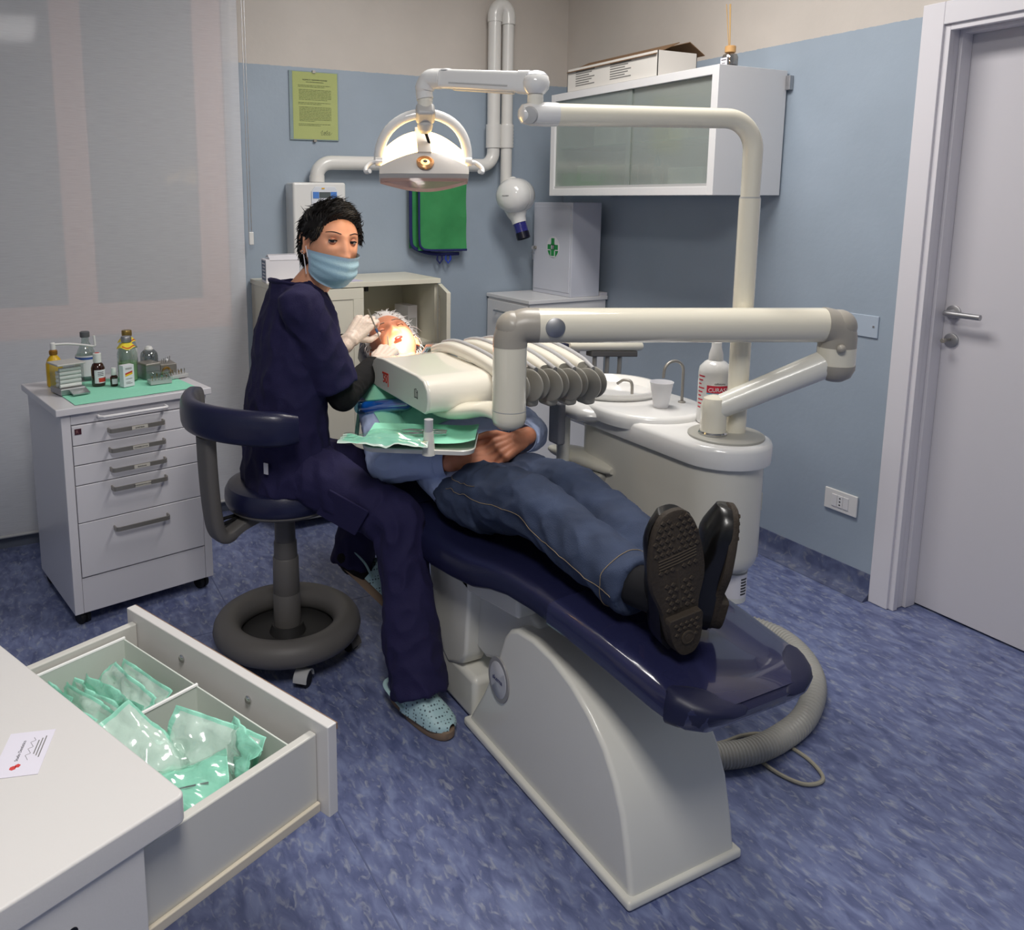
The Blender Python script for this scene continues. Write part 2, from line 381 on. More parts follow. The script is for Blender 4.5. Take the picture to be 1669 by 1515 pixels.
# ---- window behind the blind
winw = mat('window_wood', (236, 178, 158), .5)
def member(parent, name, x0, x1, z0, z1, y0, y1, mt): s_ = MB(); s_.box((x0, y0, z0), (x1, y1, z1)); return s_.build(name, mt, parent, bevel=.003)
fy0, fy1 = YB + .012, YB + .07
wn_ = MB(); wn_.box((WX0, fy0, WZ0 + .0005), (WX1 - .0005, fy1, WZ0 + .14)); win = struct(wn_.build('window_1', winw, bevel=.003))
member(win, 'window_frame', WX1 - .13, WX1 - .0005, WZ0 + .14, WZ1, fy0, fy1, winw); member(win, 'window_frame', .205, .325, WZ0 + .14, WZ1, fy0, fy1, winw); member(win, 'window_frame', WX0, WX0 + .12, WZ0 + .14, WZ1, fy0, fy1, winw)
member(win, 'window_frame', WX0 + .12, WX1 - .13, WZ1 - .12, WZ1, fy0 + .002, fy1 - .002, winw)
pane = mat('night_glass', (52, 66, 74), .08, coat=.4)
member(win, 'pane', .325, WX1 - .13, WZ0 + .14, WZ1 - .12, fy0 + .02, fy0 + .03, pane); member(win, 'pane', WX0 + .12, .205, WZ0 + .14, WZ1 - .12, fy0 + .02, fy0 + .03, pane)
s_ = MB(); s_.box((WX0 - .1, YB + .2, WZ0 - .2), (WX1 + .1, YB + .22, WZ1 + .2)); s_.build('shutter', mat('dark_shutter', (60, 66, 68), .6), win)
# ---- roller blind
def blind_mat():
    m = bpy.data.materials.new('screen_fabric'); m.use_nodes = True; nt = m.node_tree; b = nt.nodes['Principled BSDF']; out = nt.nodes['Material Output']
    b.inputs['Roughness'].default_value = .8
    g = nt.nodes.new('ShaderNodeNewGeometry'); mp = nt.nodes.new('ShaderNodeMapping'); mp.inputs['Scale'].default_value = (14, 14, 420); nt.links.new(g.outputs['Position'], mp.inputs[0])
    n = nt.nodes.new('ShaderNodeTexNoise'); n.inputs['Scale'].default_value = 1.0; n.inputs['Detail'].default_value = 3; nt.links.new(mp.outputs[0], n.inputs['Vector'])
    mr = nt.nodes.new('ShaderNodeMapRange'); mr.inputs['From Min'].default_value = .3; mr.inputs['From Max'].default_value = .7; mr.inputs['To Min'].default_value = .93; mr.inputs['To Max'].default_value = 1.05; nt.links.new(n.outputs['Fac'], mr.inputs[0])
    mx = nt.nodes.new('ShaderNodeMix'); mx.data_type = 'RGBA'; mx.blend_type = 'MULTIPLY'; mx.inputs[0].default_value = 1; mx.inputs[6].default_value = lin(240, 240, 244); nt.links.new(mr.outputs[0], mx.inputs[7]); nt.links.new(mx.outputs[2], b.inputs['Base Color'])
    t = nt.nodes.new('ShaderNodeBsdfTransparent'); ms = nt.nodes.new('ShaderNodeMixShader'); ms.inputs[0].default_value = .44
    nt.links.new(t.outputs[0], ms.inputs[1]); nt.links.new(b.outputs[0], ms.inputs[2]); nt.links.new(ms.outputs[0], out.inputs[0])
    return m
BX0, BX1 = -.95, .965; BY = YB - .055
bl = thing('roller_blind', 'pale grey screen roller blind drawn down over the window, beaded chain at its side', 'blind', (0, BY, .075))
s_ = MB(); s_.box((BX0, BY - .0006, .075), (BX1, BY + .0006, 2.72)); s_.build('fabric', blind_mat(), bl, world=True, smooth=False)
s_ = MB(); s_.tube([(BX0, BY, .068), (BX1, BY, .068)], .007, 12); s_.build('bottom_bar', lgrey, bl, world=True)
s_ = MB(); s_.cyl((BX0, BY + .02, 2.74), (BX1 + .02, BY + .02, 2.74), .028); s_.build('roller', lgrey, bl, world=True)
for dx in (0, .012):
    s_ = MB(); cpts = [V(BX1 + .022 + dx - .002, BY - .008, 2.74 - .0155 * k) for k in range(92)]
    s_.tube(cpts, [.0013 + .0012 * (k % 2) for k in range(92)], 6); s_.build('bead_chain', alu, bl, world=True)
s_ = MB(); s_.box((BX1 + .018, BY - .016, 1.285), (BX1 + .04, BY - .002, 1.345)); s_.build('chain_tensioner', whiteg, bl, world=True, bevel=.004)
# ---- socket, blank plate
def socket():
    c = aty(1372, 817, 0); c = atx(1372, 817, XR)
    t = thing('wall_socket', 'white wall socket plate with black pin holes low beside the door', 'socket', (XR, c.y, c.z))
    s_ = MB(); s_.box((-.010, -.070, -.042), (-.0005, .070, .042)); s_.build('plate', whiteg, t, bevel=.004)
    for yy in (-.022, .022): pass
    for k in (-1, 0, 1):
        s_ = MB(); s_.box((-.0128, k * .0245 - .0115, -.024), (-.008, k * .0245 + .0115, .024)); mo = s_.build('socket_module', white, t, bevel=.0015)
        if k == 0:
            for zz in (-.013, 0, .013):
                h = MB(); h.cyl((-.0132, 0, zz), (-.0126, 0, zz), .0032, n=12); h.build('pin_hole', blackp, mo)
socket()
c = atx(1410, 530, XR)
t = thing('cover_plate', 'pale blue painted blank cover plate on the wall behind the arm elbow', 'wall plate', (XR, c.y, c.z))
s_ = MB(); s_.box((-.006, -.055, -.042), (-.0005, .075, .040)); s_.build('plate', mat('painted_plate', (174, 187, 202), .5), t, bevel=.006)
s_ = MB(); s_.cyl((-.0075, -.038, 0), (-.0055, -.038, 0), .004, n=12); s_.build('screw', alu, t)
# ---- ceiling fixtures (out of the picture)
for i, (lx, ly, e) in enumerate(LIGHTS):
    t = thing('ceiling_light', ['flat white ceiling light above the dental chair', 'flat white ceiling light near the desk'][i], 'light', (lx, ly, CEIL), group='ceiling lights')
    s_ = MB(); s_.box((-.28, -.58, -.06), (.28, .58, -.001)); s_.build('housing', white, t, bevel=.006)
# ================================================================== BACK WALL THINGS
def ymat(): return mat('yellow_paper', (224, 216, 146), .8)
t = thing('framed_notice', 'yellow printed notice under clip-frame glass on the back wall', 'notice', (1.21, YB, 1.77))
s_ = MB(); s_.box((1.212, YB - .008, 1.772), (1.455, YB - .0008, 2.088)); s_.build('backing', mat('notice_backing', (176, 182, 190), .6), t, world=True)
s_ = MB(); s_.box((1.228, YB - .0092, 1.776), (1.450, YB - .008, 2.084)); sheet = s_.build('sheet', ymat(), t, world=True)
s_ = MB(); s_.box((1.212, YB - .0125, 1.772), (1.455, YB - .0105, 2.088)); s_.build('glass', glassmat('frame_glass', (245, 250, 248), .05), t, world=True)
for (cx, cz) in ((1.333, 2.088), (1.333, 1.772)):
    s_ = MB(); s_.box((cx - .007, YB - .015, cz - .008), (cx + .007, YB - .001, cz + .004)); s_.build('clip', steel, t, world=True)
random.seed(3)
ul, vl = (1, 0, 0), (0, 0, 1)
text('lettering', 'NORME DI  RADIOPROTEZIONE', .0085, (1.338, YB - .0096, 2.046), ul, vl, ink, sheet, 'CENTER')
text('lettering', 'NELLA STRUTTURA ODONTOIATRICA', .005, (1.338, YB - .0096, 2.037), ul, vl, ink, sheet, 'CENTER')
tl = MB()
z = 2.022
for blk in (2, 8, 2, 11, 2):
    for i in range(blk):
        ln = .160 if i < blk - 1 else random.uniform(.05, .15)
        x0 = 1.254 + (.004 if blk > 3 else 0)
        x = x0
        while x < x0 + ln:
            wl = random.uniform(.006, .02); tl.box((x, YB - .0096, z), (min(x + wl, x0 + ln), YB - .0093, z + .0021)); x += wl + .0022
        z -= .0064
    z -= .0075
tb = tl.build('text_lines', mat('faint_ink', (104, 104, 66), .8), sheet, world=True, smooth=False); tb['kind'] = 'stuff'
s_ = MB()
for k in range(4):
    s_.tube(catmull([(1.36 + .012 * k, YB - .0096, 1.805), (1.372 + .012 * k, YB - .0096, 1.818 - .006 * (k % 2)), (1.366 + .013 * k, YB - .0096, 1.796), (1.39 + .01 * k, YB - .0096, 1.808)], 6), .0006, 5)
s_.build('signature', ink, sheet, world=True)
# ---- X-ray control box, trunking and tube head
whitep = mat('white_pvc', (226, 224, 220), .3, coat=.2)
xr = thing('dental_xray_unit', 'white wall-mounted dental X-ray unit with round tube head on a white pipe', 'x-ray unit', (1.3, YB, 1.24))
s_ = MB(); s_.box((1.180, YB - .125, 1.215), (1.442, YB - .001, 1.572)); ctl = s_.build('control_box', whiteg, xr, world=True, bevel=.012)
s_ = MB(); s_.prism([(1.268, 1.300), (1.275, 1.275), (1.392, 1.275), (1.400, 1.300), (1.400, 1.530), (1.385, 1.552), (1.285, 1.552), (1.268, 1.530)], (0, YB - .125, 0), (1, 0, 0), (0, 0, 1), .006); fp = s_.build('control_panel', mat('panel_white', (216, 220, 228), .3), ctl, world=True, bevel=.002)
s_ = MB(); s_.box((1.306, YB - .1335, 1.500), (1.360, YB - .130, 1.527)); s_.build('screen', mat('lcd', (88, 96, 98), .2), ctl, world=True)
for x0, x1 in ((1.275, 1.304), (1.362, 1.392)):
    s_ = MB(); s_.box((x0, YB - .1330, 1.498), (x1, YB - .130, 1.528)); s_.build('key_field', mat('blue_keys', (82, 130, 205), .4), ctl, world=True)
s_ = MB(); s_.box((1.318, YB - .1330, 1.541), (1.332, YB - .1305, 1.547)); s_.build('logo_mark', mat('yellow_print', (224, 170, 40), .6), ctl, world=True)
s_ = MB(); s_.box((1.192, YB - .105, 1.04), (1.430, YB - .004, 1.212)); s_.build('lower_cover', mat('grey_cover', (178, 182, 190), .4), xr, world=True, bevel=.008)
PYY = YB - .062; pr = .0335
pp = [V(1.320, PYY, 1.574), V(1.320, PYY, 1.60)] + [V(1.320 + .075 * (1 - math.cos(t)), PYY, 1.60 + .066 * math.sin(t)) for t in (math.pi / 2 * k / 8 for k in range(1, 9))] + [V(2.225, PYY, 1.668)] + [V(2.225 + .07 * math.sin(t), PYY, 1.668 + .07 * (1 - math.cos(t))) for t in (math.pi / 2 * k / 8 for k in range(1, 9))] + [V(2.295, PYY, 2.40)]
s_ = MB(); s_.tube(pp, pr, 24); pipe = s_.build('pipe', whitep, xr, world=True)
for z0, z1, dx in ((1.76, 1.88, 0),):
    s_ = MB(); s_.cyl((2.295, PYY, z0), (2.295, PYY, z1), pr + .006); s_.build('pipe_sleeve', whitep, pipe, world=True)
s_ = MB(); s_.cyl((1.320, PYY, 1.574), (1.320, PYY, 1.605), pr + .003); s_.build('pipe_sleeve', whitep, pipe, world=True)
p2x = 2.368; p2y = YB - .075
top = [V(2.295, PYY, 2.39), V(2.295, PYY, 2.42)] + [V(2.3315 - .0365 * math.cos(t), PYY + (p2y - PYY) * k / 10, 2.42 + .05 * math.sin(t)) for k, t in ((k, math.pi * k / 10) for k in range(1, 10))] + [V(p2x, p2y, 2.42), V(p2x, p2y, 2.38)]
s_ = MB(); s_.tube(top, pr + .004, 24); s_.build('return_bend', whitep, pipe, world=True)
s_ = MB(); s_.cyl((p2x, p2y, 1.56), (p2x, p2y, 2.40), .0305); dp = s_.build('drop_pipe', whitep, xr, world=True)
s_ = MB(); s_.lathe([(.036 + (.0025 if k % 2 else 0), 1.76 + .12 * k / 14) for k in range(15)], (p2x, p2y, 0), (0, 0, 1), 24); s_.build('ribbed_sleeve', whitep, dp, world=True)
# tube head: two shells with a dark joint, cone and blue collimator
hc = V(2.338, YB - .21, 1.512); hd_ = V(-.86, -.50, .02).normalized()
s_ = MB(); s_.lathe([(.001, .088), (.03, .086), (.062, .074), (.082, .052), (.090, .02), (.091, .004)], hc, hd_, 36); tb = s_.build('head_shell', whiteg, xr, world=True)
s_ = MB(); s_.lathe([(.0885, .005), (.0885, -.003)], hc, hd_, 36); s_.build('joint', dgrey, tb, world=True)
s_ = MB(); s_.lathe([(.091, -.002), (.092, -.03), (.086, -.065), (.068, -.088), (.03, -.096), (.001, -.097)], hc, hd_, 36); s_.build('rear_shell', whiteg, tb, world=True)
cd = V(.16, -.28, -.95).normalized(); cb = hc + V(.012, .02, -.045)
s_ = MB(); s_.lathe([(.062, 0), (.052, .05), (.040, .075), (.037, .10)], cb, cd, 28); s_.build('cone', whiteg, tb, world=True)
s_ = MB(); s_.lathe([(.0345, .09), (.0345, .165), (.030, .165), (.029, .10)], cb, cd, 28); s_.build('collimator', mat('blue_translucent', (44, 44, 120), .15, coat=.5), tb, world=True)
s_ = MB(); s_.lathe([(.0355, .15), (.0355, .185), (.031, .185), (.031, .16)], cb, cd, 28); s_.build('collimator_ring', mat('navy_dark', (16, 16, 36), .3), tb, world=True)
s_ = MB(); s_.tube(catmull([(p2x, p2y, 1.58), (p2x - .002, p2y - .05, 1.575), (hc.x, hc.y + .02, 1.585)], 6), .026, 16); s_.build('head_bracket', whitep, xr, world=True)
text('lettering', 'HELIODENT', .007, hc + hd_ * .0895 + V(-.5 * .026, .86 * .026, -.004), (.50, -.86, 0), (0, 0, 1), ink, tb)
# ---- lead apron on a hook
grn = mat('green_apron', (58, 142, 84), .75, bump=(25, .35), var=(9, .08)); bind = mat('navy_binding', (30, 36, 92), .7)
ap = thing('lead_apron', 'folded green lead apron with dark blue edging hanging on the back wall', 'apron', (1.97, YB, 1.2))
def sheet_panel(x0, x1, z0, z1, y, mt, rad, nm, amp=.006, thick=.012):
    nx, nz = 22, 30; s_ = MB(); g = []
    for lay in (0, 1):
        for j in range(nz + 1):
            for i in range(nx + 1):
                u, w_ = i / nx, j / nz; x = x0 + (x1 - x0) * u; z = z1 + (z0 - z1) * w_
                # rounded lower left corner
                if w_ > .8 and u < .25:
                    pass
                yy = y - amp * math.sin(u * 9 + w_ * 5) * w_ - .008 * noise.noise(V(u * 3, w_ * 4, y * 40)) + (thick if lay else 0)
                s_.v.append(V(x, yy, z))
    W_ = nx + 1; Nn = W_ * (nz + 1)
    for j in range(nz):
        for i in range(nx):
            a = j * W_ + i
            if rad and j >= nz - rad and i < rad and ((rad - i - .5) ** 2 + (rad - (nz - j) + .5) ** 2) > (rad + .2) ** 2: continue
            s_.f.append([a, a + 1, a + W_ + 1, a + W_]); s_.mi.append(0)
            s_.f.append([Nn + a, Nn + a + W_, Nn + a + W_ + 1, Nn + a + 1]); s_.mi.append(0)
    return s_.build(nm, mt, ap, world=True, smooth=True)
sheet_panel(1.822, 2.085, 1.245, 1.665, YB - .045, grn, 0, 'back_layer')
sheet_panel(1.855, 2.130, 1.235, 1.690, YB - .075, grn, 0, 'front_layer')
def edge(nm, pts, r=.0058): s_ = MB(); s_.tube(catmull(pts, 5), r, 8, flat=.6); return s_.build(nm, bind, ap, world=True)
edge('edging', [(1.853, YB - .078, 1.690), (1.853, YB - .079, 1.45), (1.855, YB - .079, 1.29), (1.868, YB - .08, 1.250), (1.905, YB - .082, 1.237), (2.02, YB - .08, 1.234), (2.131, YB - .08, 1.233)])
edge('edging', [(1.820, YB - .048, 1.665), (1.820, YB - .049, 1.45), (1.821, YB - .05, 1.30), (1.835, YB - .05, 1.252), (1.90, YB - .052, 1.225), (1.99, YB - .05, 1.212), (2.10, YB - .05, 1.212)], .009)
for k, cx in enumerate((1.985, 2.035)):
    s_ = MB(); s_.tube([(cx - .011, YB - .05, 1.218), (cx - .015, YB - .052, 1.185), (cx, YB - .053, 1.165), (cx + .015, YB - .052, 1.185), (cx + .011, YB - .05, 1.218)], .0055, 8, flat=.5)
    s_.build('loop', bind if k == 0 else mat('blue_binding', (40, 66, 170), .7), ap, world=True)
s_ = MB(); s_.tube([(1.98, YB - .001, 1.70), (1.98, YB - .10, 1.70), (1.98, YB - .11, 1.73)], .006, 10); s_.build('hook', chrome, ap, world=True)
# ---- low white cabinet with one open door
lc = thing('storage_cabinet', 'low white cabinet with panelled doors, right door standing open', 'cabinet', (1.4, YB, 0))
X0, X1, Y0, Y1, Z1 = 1.000, 1.800, 3.455, YB - .014, 1.125
cabw = mat('cabinet_cream', (226, 222, 206), .4)
for nm, a, b in (('side_panel', (X0, Y0, .001), (X0 + .018, Y1, Z1 - .022)), ('side_panel', (X1 - .018, Y0, .001), (X1, Y1, Z1 - .022)), ('top', (X0 - .005, Y0 - .02, Z1 - .022), (X1 + .005, Y1, Z1)),
                 ('back_panel', (X0 + .018, Y1 - .01, .06), (X1 - .018, Y1, Z1 - .022)), ('bottom', (X0 + .018, Y0, .04), (X1 - .018, Y1 - .01, .06)), ('shelf', (X0 + .018, Y0 + .03, .80), (X1 - .018, Y1 - .01, .818)), ('shelf', (X0 + .018, Y0 + .03, .45), (X1 - .018, Y1 - .01, .468)), ('divider', (1.405, Y0 + .004, .06), (1.42, Y1 - .01, Z1 - .022))):
    s_ = MB(); s_.box(a, b); s_.build(nm, cabw, lc, world=True, bevel=.0012)
def panel_door(hx, hy, ang, wd, z0, z1, sgn):
    """frame-and-panel door; hinge at hx,hy; ang = direction of the leaf"""
    d = V(math.cos(ang), math.sin(ang), 0); n_ = V(-d.y, d.x, 0) * sgn; o = V(hx, hy, 0)
    def bx_(u0, u1, a0, a1, w0, w1):
        s_ = MB(); s_.obox(o + d * ((u0 + u1) / 2) + n_ * ((w0 + w1) / 2) + V(0, 0, (a0 + a1) / 2), d, n_, (0, 0, 1), (u1 - u0) / 2, (w1 - w0) / 2, (a1 - a0) / 2); return s_
    leaf = bx_(.05, wd - .05, z0 + .05, z1 - .05, .004, .012).build('door', cabw, lc, world=True)
    for q in ((0, wd, z0, z0 + .05, 0, .018), (0, wd, z1 - .05, z1, 0, .018), (0, .05, z0 + .05, z1 - .05, 0, .018), (wd - .05, wd, z0 + .05, z1 - .05, 0, .018)):
        bx_(*q).build('door_frame', cabw, leaf, world=True, bevel=.0015)
panel_door(X0 + .002, Y0 - .021, 0, .408, .06, Z1 - .026, 1)
panel_door(X1 - .003, Y0 - .006, math.radians(-112), .385, .06, Z1 - .026, 1)
s_ = MB(); s_.box((1.425, Y0 - .004, Z1 - .045), (1.44, Y0 + .012, Z1 - .023)); s_.build('door_stop', black, lc, world=True)
# things inside
def loose_box(nm, label, cat, x0, x1, y0, y1, z0, z1, mt, rz=0, group=None):
    t = thing(nm, label, cat, ((x0 + x1) / 2, (y0 + y1) / 2, z0), rz, group); hx_, hy_ = (x1 - x0) / 2, (y1 - y0) / 2
    s_ = MB(); s_.box((-hx_, -hy_, 0), (hx_, hy_, z1 - z0)); s_.build('carton', mt, t, bevel=.002); return t
t = loose_box('tissue_pack', 'white upright pack inside the open cabinet behind the patient', 'box', 1.70, 1.755, 3.60, 3.72, .8185, .98, paper, .15)
s_ = MB(); s_.box((-.02, -.0615, .03), (.02, -.060, .10)); s_.build('printed_panel', lgrey, t)
t = loose_box('cotton_pack', 'white pack with green top lying inside the open cabinet', 'box', 1.43, 1.53, 3.56, 3.70, .8185, .868, paper, .1)
s_ = MB(); s_.box((-.048, -.068, .050), (.048, .068, .072)); s_.build('lid', mat('green_lid', (80, 170, 140), .6), t, bevel=.004)
# paper and glove box on top
t = thing('glove_box', 'small white carton with blue printing and torn top on the low cabinet', 'box', (1.075, 3.60, Z1 + .0005), -.1)
s_ = MB(); s_.box((-.075, -.055, 0), (.075, .055, .105)); s_.build('carton', paper, t, bevel=.002)
s_ = MB(); s_.box((-.0757, -.048, .012), (-.0752, .048, .098)); s_.build('printed_panel', mat('print_blue_grey', (110, 126, 150), .7), t)
for k, (y, a) in enumerate(((-.055, .35), (.055, -.25))):
    s_ = MB(); s_.obox((.01, y * .55, .112 + .006 * k), (1, 0, 0), (0, math.cos(a), math.sin(a)), (0, -math.sin(a), math.cos(a)), .066, .028, .0012); s_.build('flap', paper, t)
for k in range(5):
    s_ = MB(); s_.box((-.0762, -.04, .082 - k * .015), (-.0757, .03 - .012 * (k % 2), .088 - k * .015)); s_.build('text_line', paper, t)
t = thing('paper_sheet', 'lilac-white paper sheet lying on top of the low cabinet', 'paper', (1.32, 3.55, Z1 + .0005), .08)
s_ = MB(); s_.box((-.12, -.085, 0), (.10, .085, .0012)); s_.build('sheet', mat('lilac_paper', (206, 200, 222), .8), t)
# ================================================================== RIGHT WALL THINGS
gc = thing('glass_wall_cabinet', 'white wall cabinet with two sliding frosted glass doors', 'cabinet', (2.6, 2.9, 1.512))
gx0, gx1, gy0, gy1, gz0, gz1, th = 2.42, XR - .012, 2.362, 3.442, 1.512, 1.998, .034
for nm, a, b in (('side_panel', (gx0, gy0, gz0), (gx1, gy0 + th, gz1)), ('side_panel', (gx0, gy1 - th, gz0), (gx1, gy1, gz1)), ('top', (gx0, gy0 + th, gz1 - th), (gx1, gy1 - th, gz1)), ('bottom', (gx0, gy0 + th, gz0), (gx1, gy1 - th, gz0 + th)), ('back_panel', (gx1 - .008, gy0 + th, gz0 + th), (gx1, gy1 - th, gz1 - th))):
    s_ = MB(); s_.box(a, b); s_.build(nm, white, gc, world=True, bevel=.0015)
frost = bpy.data.materials.new('frosted_glass'); frost.use_nodes = True
nt = frost.node_tree; nt.nodes.remove(nt.nodes['Principled BSDF']); o_ = nt.nodes['Material Output']
t1 = nt.nodes.new('ShaderNodeBsdfTransparent'); t1.inputs[0].default_value = lin(226, 234, 229); g1 = nt.nodes.new('ShaderNodeBsdfGlossy'); g1.inputs['Roughness'].default_value = .12
d1 = nt.nodes.new('ShaderNodeBsdfDiffuse'); d1.inputs[0].default_value = lin(200, 206, 202)
x1_ = nt.nodes.new('ShaderNodeMixShader'); x1_.inputs[0].default_value = .34; x2_ = nt.nodes.new('ShaderNodeMixShader'); x2_.inputs[0].default_value = .14
nt.links.new(t1.outputs[0], x1_.inputs[1]); nt.links.new(d1.outputs[0], x1_.inputs[2]); nt.links.new(x1_.outputs[0], x2_.inputs[1]); nt.links.new(g1.outputs[0], x2_.inputs[2]); nt.links.new(x2_.outputs[0], o_.inputs[0])
for k, (y0, y1, dx) in enumerate(((gy0 + th, 2.90, .018), (2.86, gy1 - th, .010))):
    s_ = MB(); s_.box((gx0 + dx, y0 + .001, gz0 + th + .012), (gx0 + dx + .005, y1 - .001, gz1 - th - .001)); s_.build('sliding_pane', frost, gc, world=True)
s_ = MB(); s_.box((gx0 + .006, gy0 + th, gz0 + th), (gx0 + .03, gy1 - th, gz0 + th + .012)); s_.build('track', lgrey, gc, world=True)
s_ = MB(); s_.box((gx0 + .04, gy0 + th, 1.735), (gx1 - .008, gy1 - th, 1.741)); s_.build('shelf', mat('shelf_glass', (120, 150, 140), .1), gc, world=True)
s_ = MB(); s_.box((XR - .022, gy0 - .022, gz1 - .075), (XR - .001, gy0 - .0005, gz1 - .02)); s_.build('hanging_bracket', alu, gc, world=True, bevel=.002)
cols = [('white box standing on the upper glass shelf, far end', (206, 204, 198), 3.15, .16, 1.7415, .10, .16), ('green pack on the cabinet floor behind frosted glass', (130, 180, 120), 3.22, .22, 1.547, .11, .20), ('beige pack on the upper glass shelf behind frosted glass', (190, 176, 150), 2.68, .12, 1.7415, .13, .14), ('turquoise-capped bottle behind the frosted glass', (96, 176, 200), 2.87, .05, 1.547, .10, .05), ('white folded pack on the cabinet floor behind frosted glass', (200, 200, 196), 2.60, .20, 1.547, .08, .2)]
for k, (lb, cc, y, wy, z, hh, dx) in enumerate(cols):
    mt = mat('pack_%d' % k, cc, .7)
    t = thing('storage_pack' if k != 3 else 'bottle', lb, 'pack' if k != 3 else 'bottle', (2.6, y, z))
    if k == 3:
        s_ = MB(); s_.lathe([(.022, .0), (.025, .004), (.025, .075), (.012, .09), (.012, .10)], n=20); s_.build('body', paper, t)
        s_ = MB(); s_.lathe([(.015, .092), (.014, .125), (.004, .14), (.002, .15)], n=16); s_.build('cap', mt, t)
    else:
        s_ = MB(); s_.box((-dx / 2, -wy / 2, 0), (dx / 2, wy / 2, hh)); s_.build('carton', mt, t, bevel=.006)
        s_ = MB(); s_.box((-dx / 2 - .001, -wy / 3, hh * .3), (-dx / 2, wy / 3, hh * .75)); s_.build('printed_panel', lgrey, t)
# carton on the cabinet
t = thing('long_carton', 'long open white carton with printed text on top of the glass cabinet', 'box', (2.55, 3.05, gz1 + .0005))
cy0, cy1, cx0, cx1, chh = -.335, .285, -.115, .10, .105
for a, b in (((cx0, cy0, 0), (cx0 + .003, cy1, chh)), ((cx1 - .003, cy0, 0), (cx1, cy1, chh)), ((cx0, cy0, 0), (cx1, cy0 + .003, chh)), ((cx0, cy1 - .003, 0), (cx1, cy1, chh)), ((cx0, cy0, 0), (cx1, cy1, .003))):
    s_ = MB(); s_.box(a, b); s_.build('carton_side', card, t)
s_ = MB(); s_.obox((cx0 - .005 + .06, (cy0 + cy1) / 2, chh + .012), (0, 1, 0), V(1, 0, .42), V(-.42, 0, 1), .305, .07, .0015); s_.build('flap', cardb, t)
s_ = MB(); s_.obox((cx1 + .01, (cy0 + cy1) / 2, chh + .022), (0, 1, 0), V(-1, 0, .55), V(.55, 0, 1), .30, .05, .0015); s_.build('flap', cardb, t)
for blk, y0 in ((0, .22), (1, -.03)):
    for k in range(7):
        s_ = MB(); s_.box((cx0 - .0006, y0 - .14 + .02 * ((k * 7) % 3), .085 - k * .0105), (cx0 - .0001, y0, .0895 - k * .0105)); s_.build('text_line', mat('grey_ink', (120, 118, 116), .8), t)
# reed diffuser
t = thing('reed_diffuser', 'small reed diffuser bottle with wooden cap on the glass cabinet', 'diffuser', (2.60, 2.485, gz1 + .0005))
s_ = MB(); s_.lathe([(.001, .001), (.028, .001), (.031, .006), (.031, .052), (.026, .064), (.014, .070), (.014, .074)], n=28); s_.build('bottle', glassmat('diffuser_glass', (210, 205, 200), .16), t)
s_ = MB(); s_.lathe([(.001, .003), (.026, .003), (.027, .024), (.001, .024)], n=24); s_.build('liquid', mat('dark_oil', (58, 40, 34), .2), t)
s_ = MB(); s_.box((-.0325, -.017, .010), (-.0312, .017, .050)); lbp = s_.build('paper_label', paper, t)
s_ = MB(); s_.box((-.0331, -.012, .040), (-.0326, .012, .043)); s_.build('text_line', ink, lbp)
s_ = MB(); s_.box((-.0331, -.008, .028), (-.0326, .008, .030)); s_.build('text_line', ink, lbp)
s_ = MB(); s_.lathe([(.018, .071), (.021, .073), (.021, .094), (.018, .097), (.006, .097)], n=24); s_.build('cap', wood, t)
for dx, dy in ((-.004, .030), (.006, .018), (.01, .026)):
    s_ = MB(); s_.tube([(0, .0, .03), (dx, dy, .26)], .0018, 7); s_.build('reed', mat('reed', (196, 160, 106), .7), t)
# floor cabinet in the corner + first-aid box
fc = thing('corner_cabinet', 'white metal cabinet in the room corner carrying the first-aid box', 'cabinet', (2.55, 3.6, 0))
s_ = MB(); s_.box((2.305, 3.425, .06), (XR - .012, YB - .014, .972)); bd = s_.build('body', white, fc, world=True, bevel=.004)
s_ = MB(); s_.box((2.295, 3.415, .972), (XR - .008, YB - .012, .992)); s_.build('top', white, fc, world=True, bevel=.003)
s_ = MB(); s_.box((2.32, 3.44, .001), (XR - .02, YB - .02, .06)); s_.build('plinth', dgrey, fc, world=True)
for z0, z1 in ((.08, .36), (.37, .66), (.67, .96)):
    s_ = MB(); s_.box((2.297, 3.435, z0), (2.3045, YB - .02, z1)); dw = s_.build('drawer', white, fc, world=True, bevel=.002)
    s_ = MB(); s_.tube([(2.297, 3.55, z1 - .05), (2.275, 3.55, z1 - .05), (2.275, 3.72, z1 - .05), (2.297, 3.72, z1 - .05)], .005, 10); s_.build('handle', alu, dw, world=True)
fa = thing('first_aid_cabinet', 'white metal first-aid cabinet with green cross emblem and keys', 'cabinet', (2.65, 3.6, .9925))
ax0, ax1, ay0, ay1, az0, az1 = 2.558, 2.742, 3.428, 3.775, .9925, 1.478
s_ = MB(); s_.box((ax0, ay0, az0), (ax1, ay1, az1)); s_.build('body', mat('aid_white', (206, 208, 218), .35), fa, world=True, bevel=.003)
s_ = MB(); s_.box((ax0 - .003, ay0 + .014, az0 + .022), (ax0 + .001, ay1 - .012, az1 - .020)); fd = s_.build('door', mat('aid_white', (206, 208, 218)), fa, world=True, bevel=.0015)
em = V(ax0 - .0035, (ay0 + ay1) / 2 - .015, 1.245); egr = mat('emblem_green', (36, 140, 70), .5)
s_ = MB(); s_.lathe([(.056, 0), (.056, .0008)], em, (-1, 0, 0), 40); e0 = s_.build('emblem', paper, fd, world=True)
s_ = MB(); s_.prism([(.050 * math.cos(t), .050 * math.sin(t)) for t in (math.pi + math.pi * k / 20 for k in range(21))], em + V(-.001, 0, -.004), (0, -1, 0), (0, 0, 1), -.0006); s_.build('emblem_segment', egr, e0, world=True)
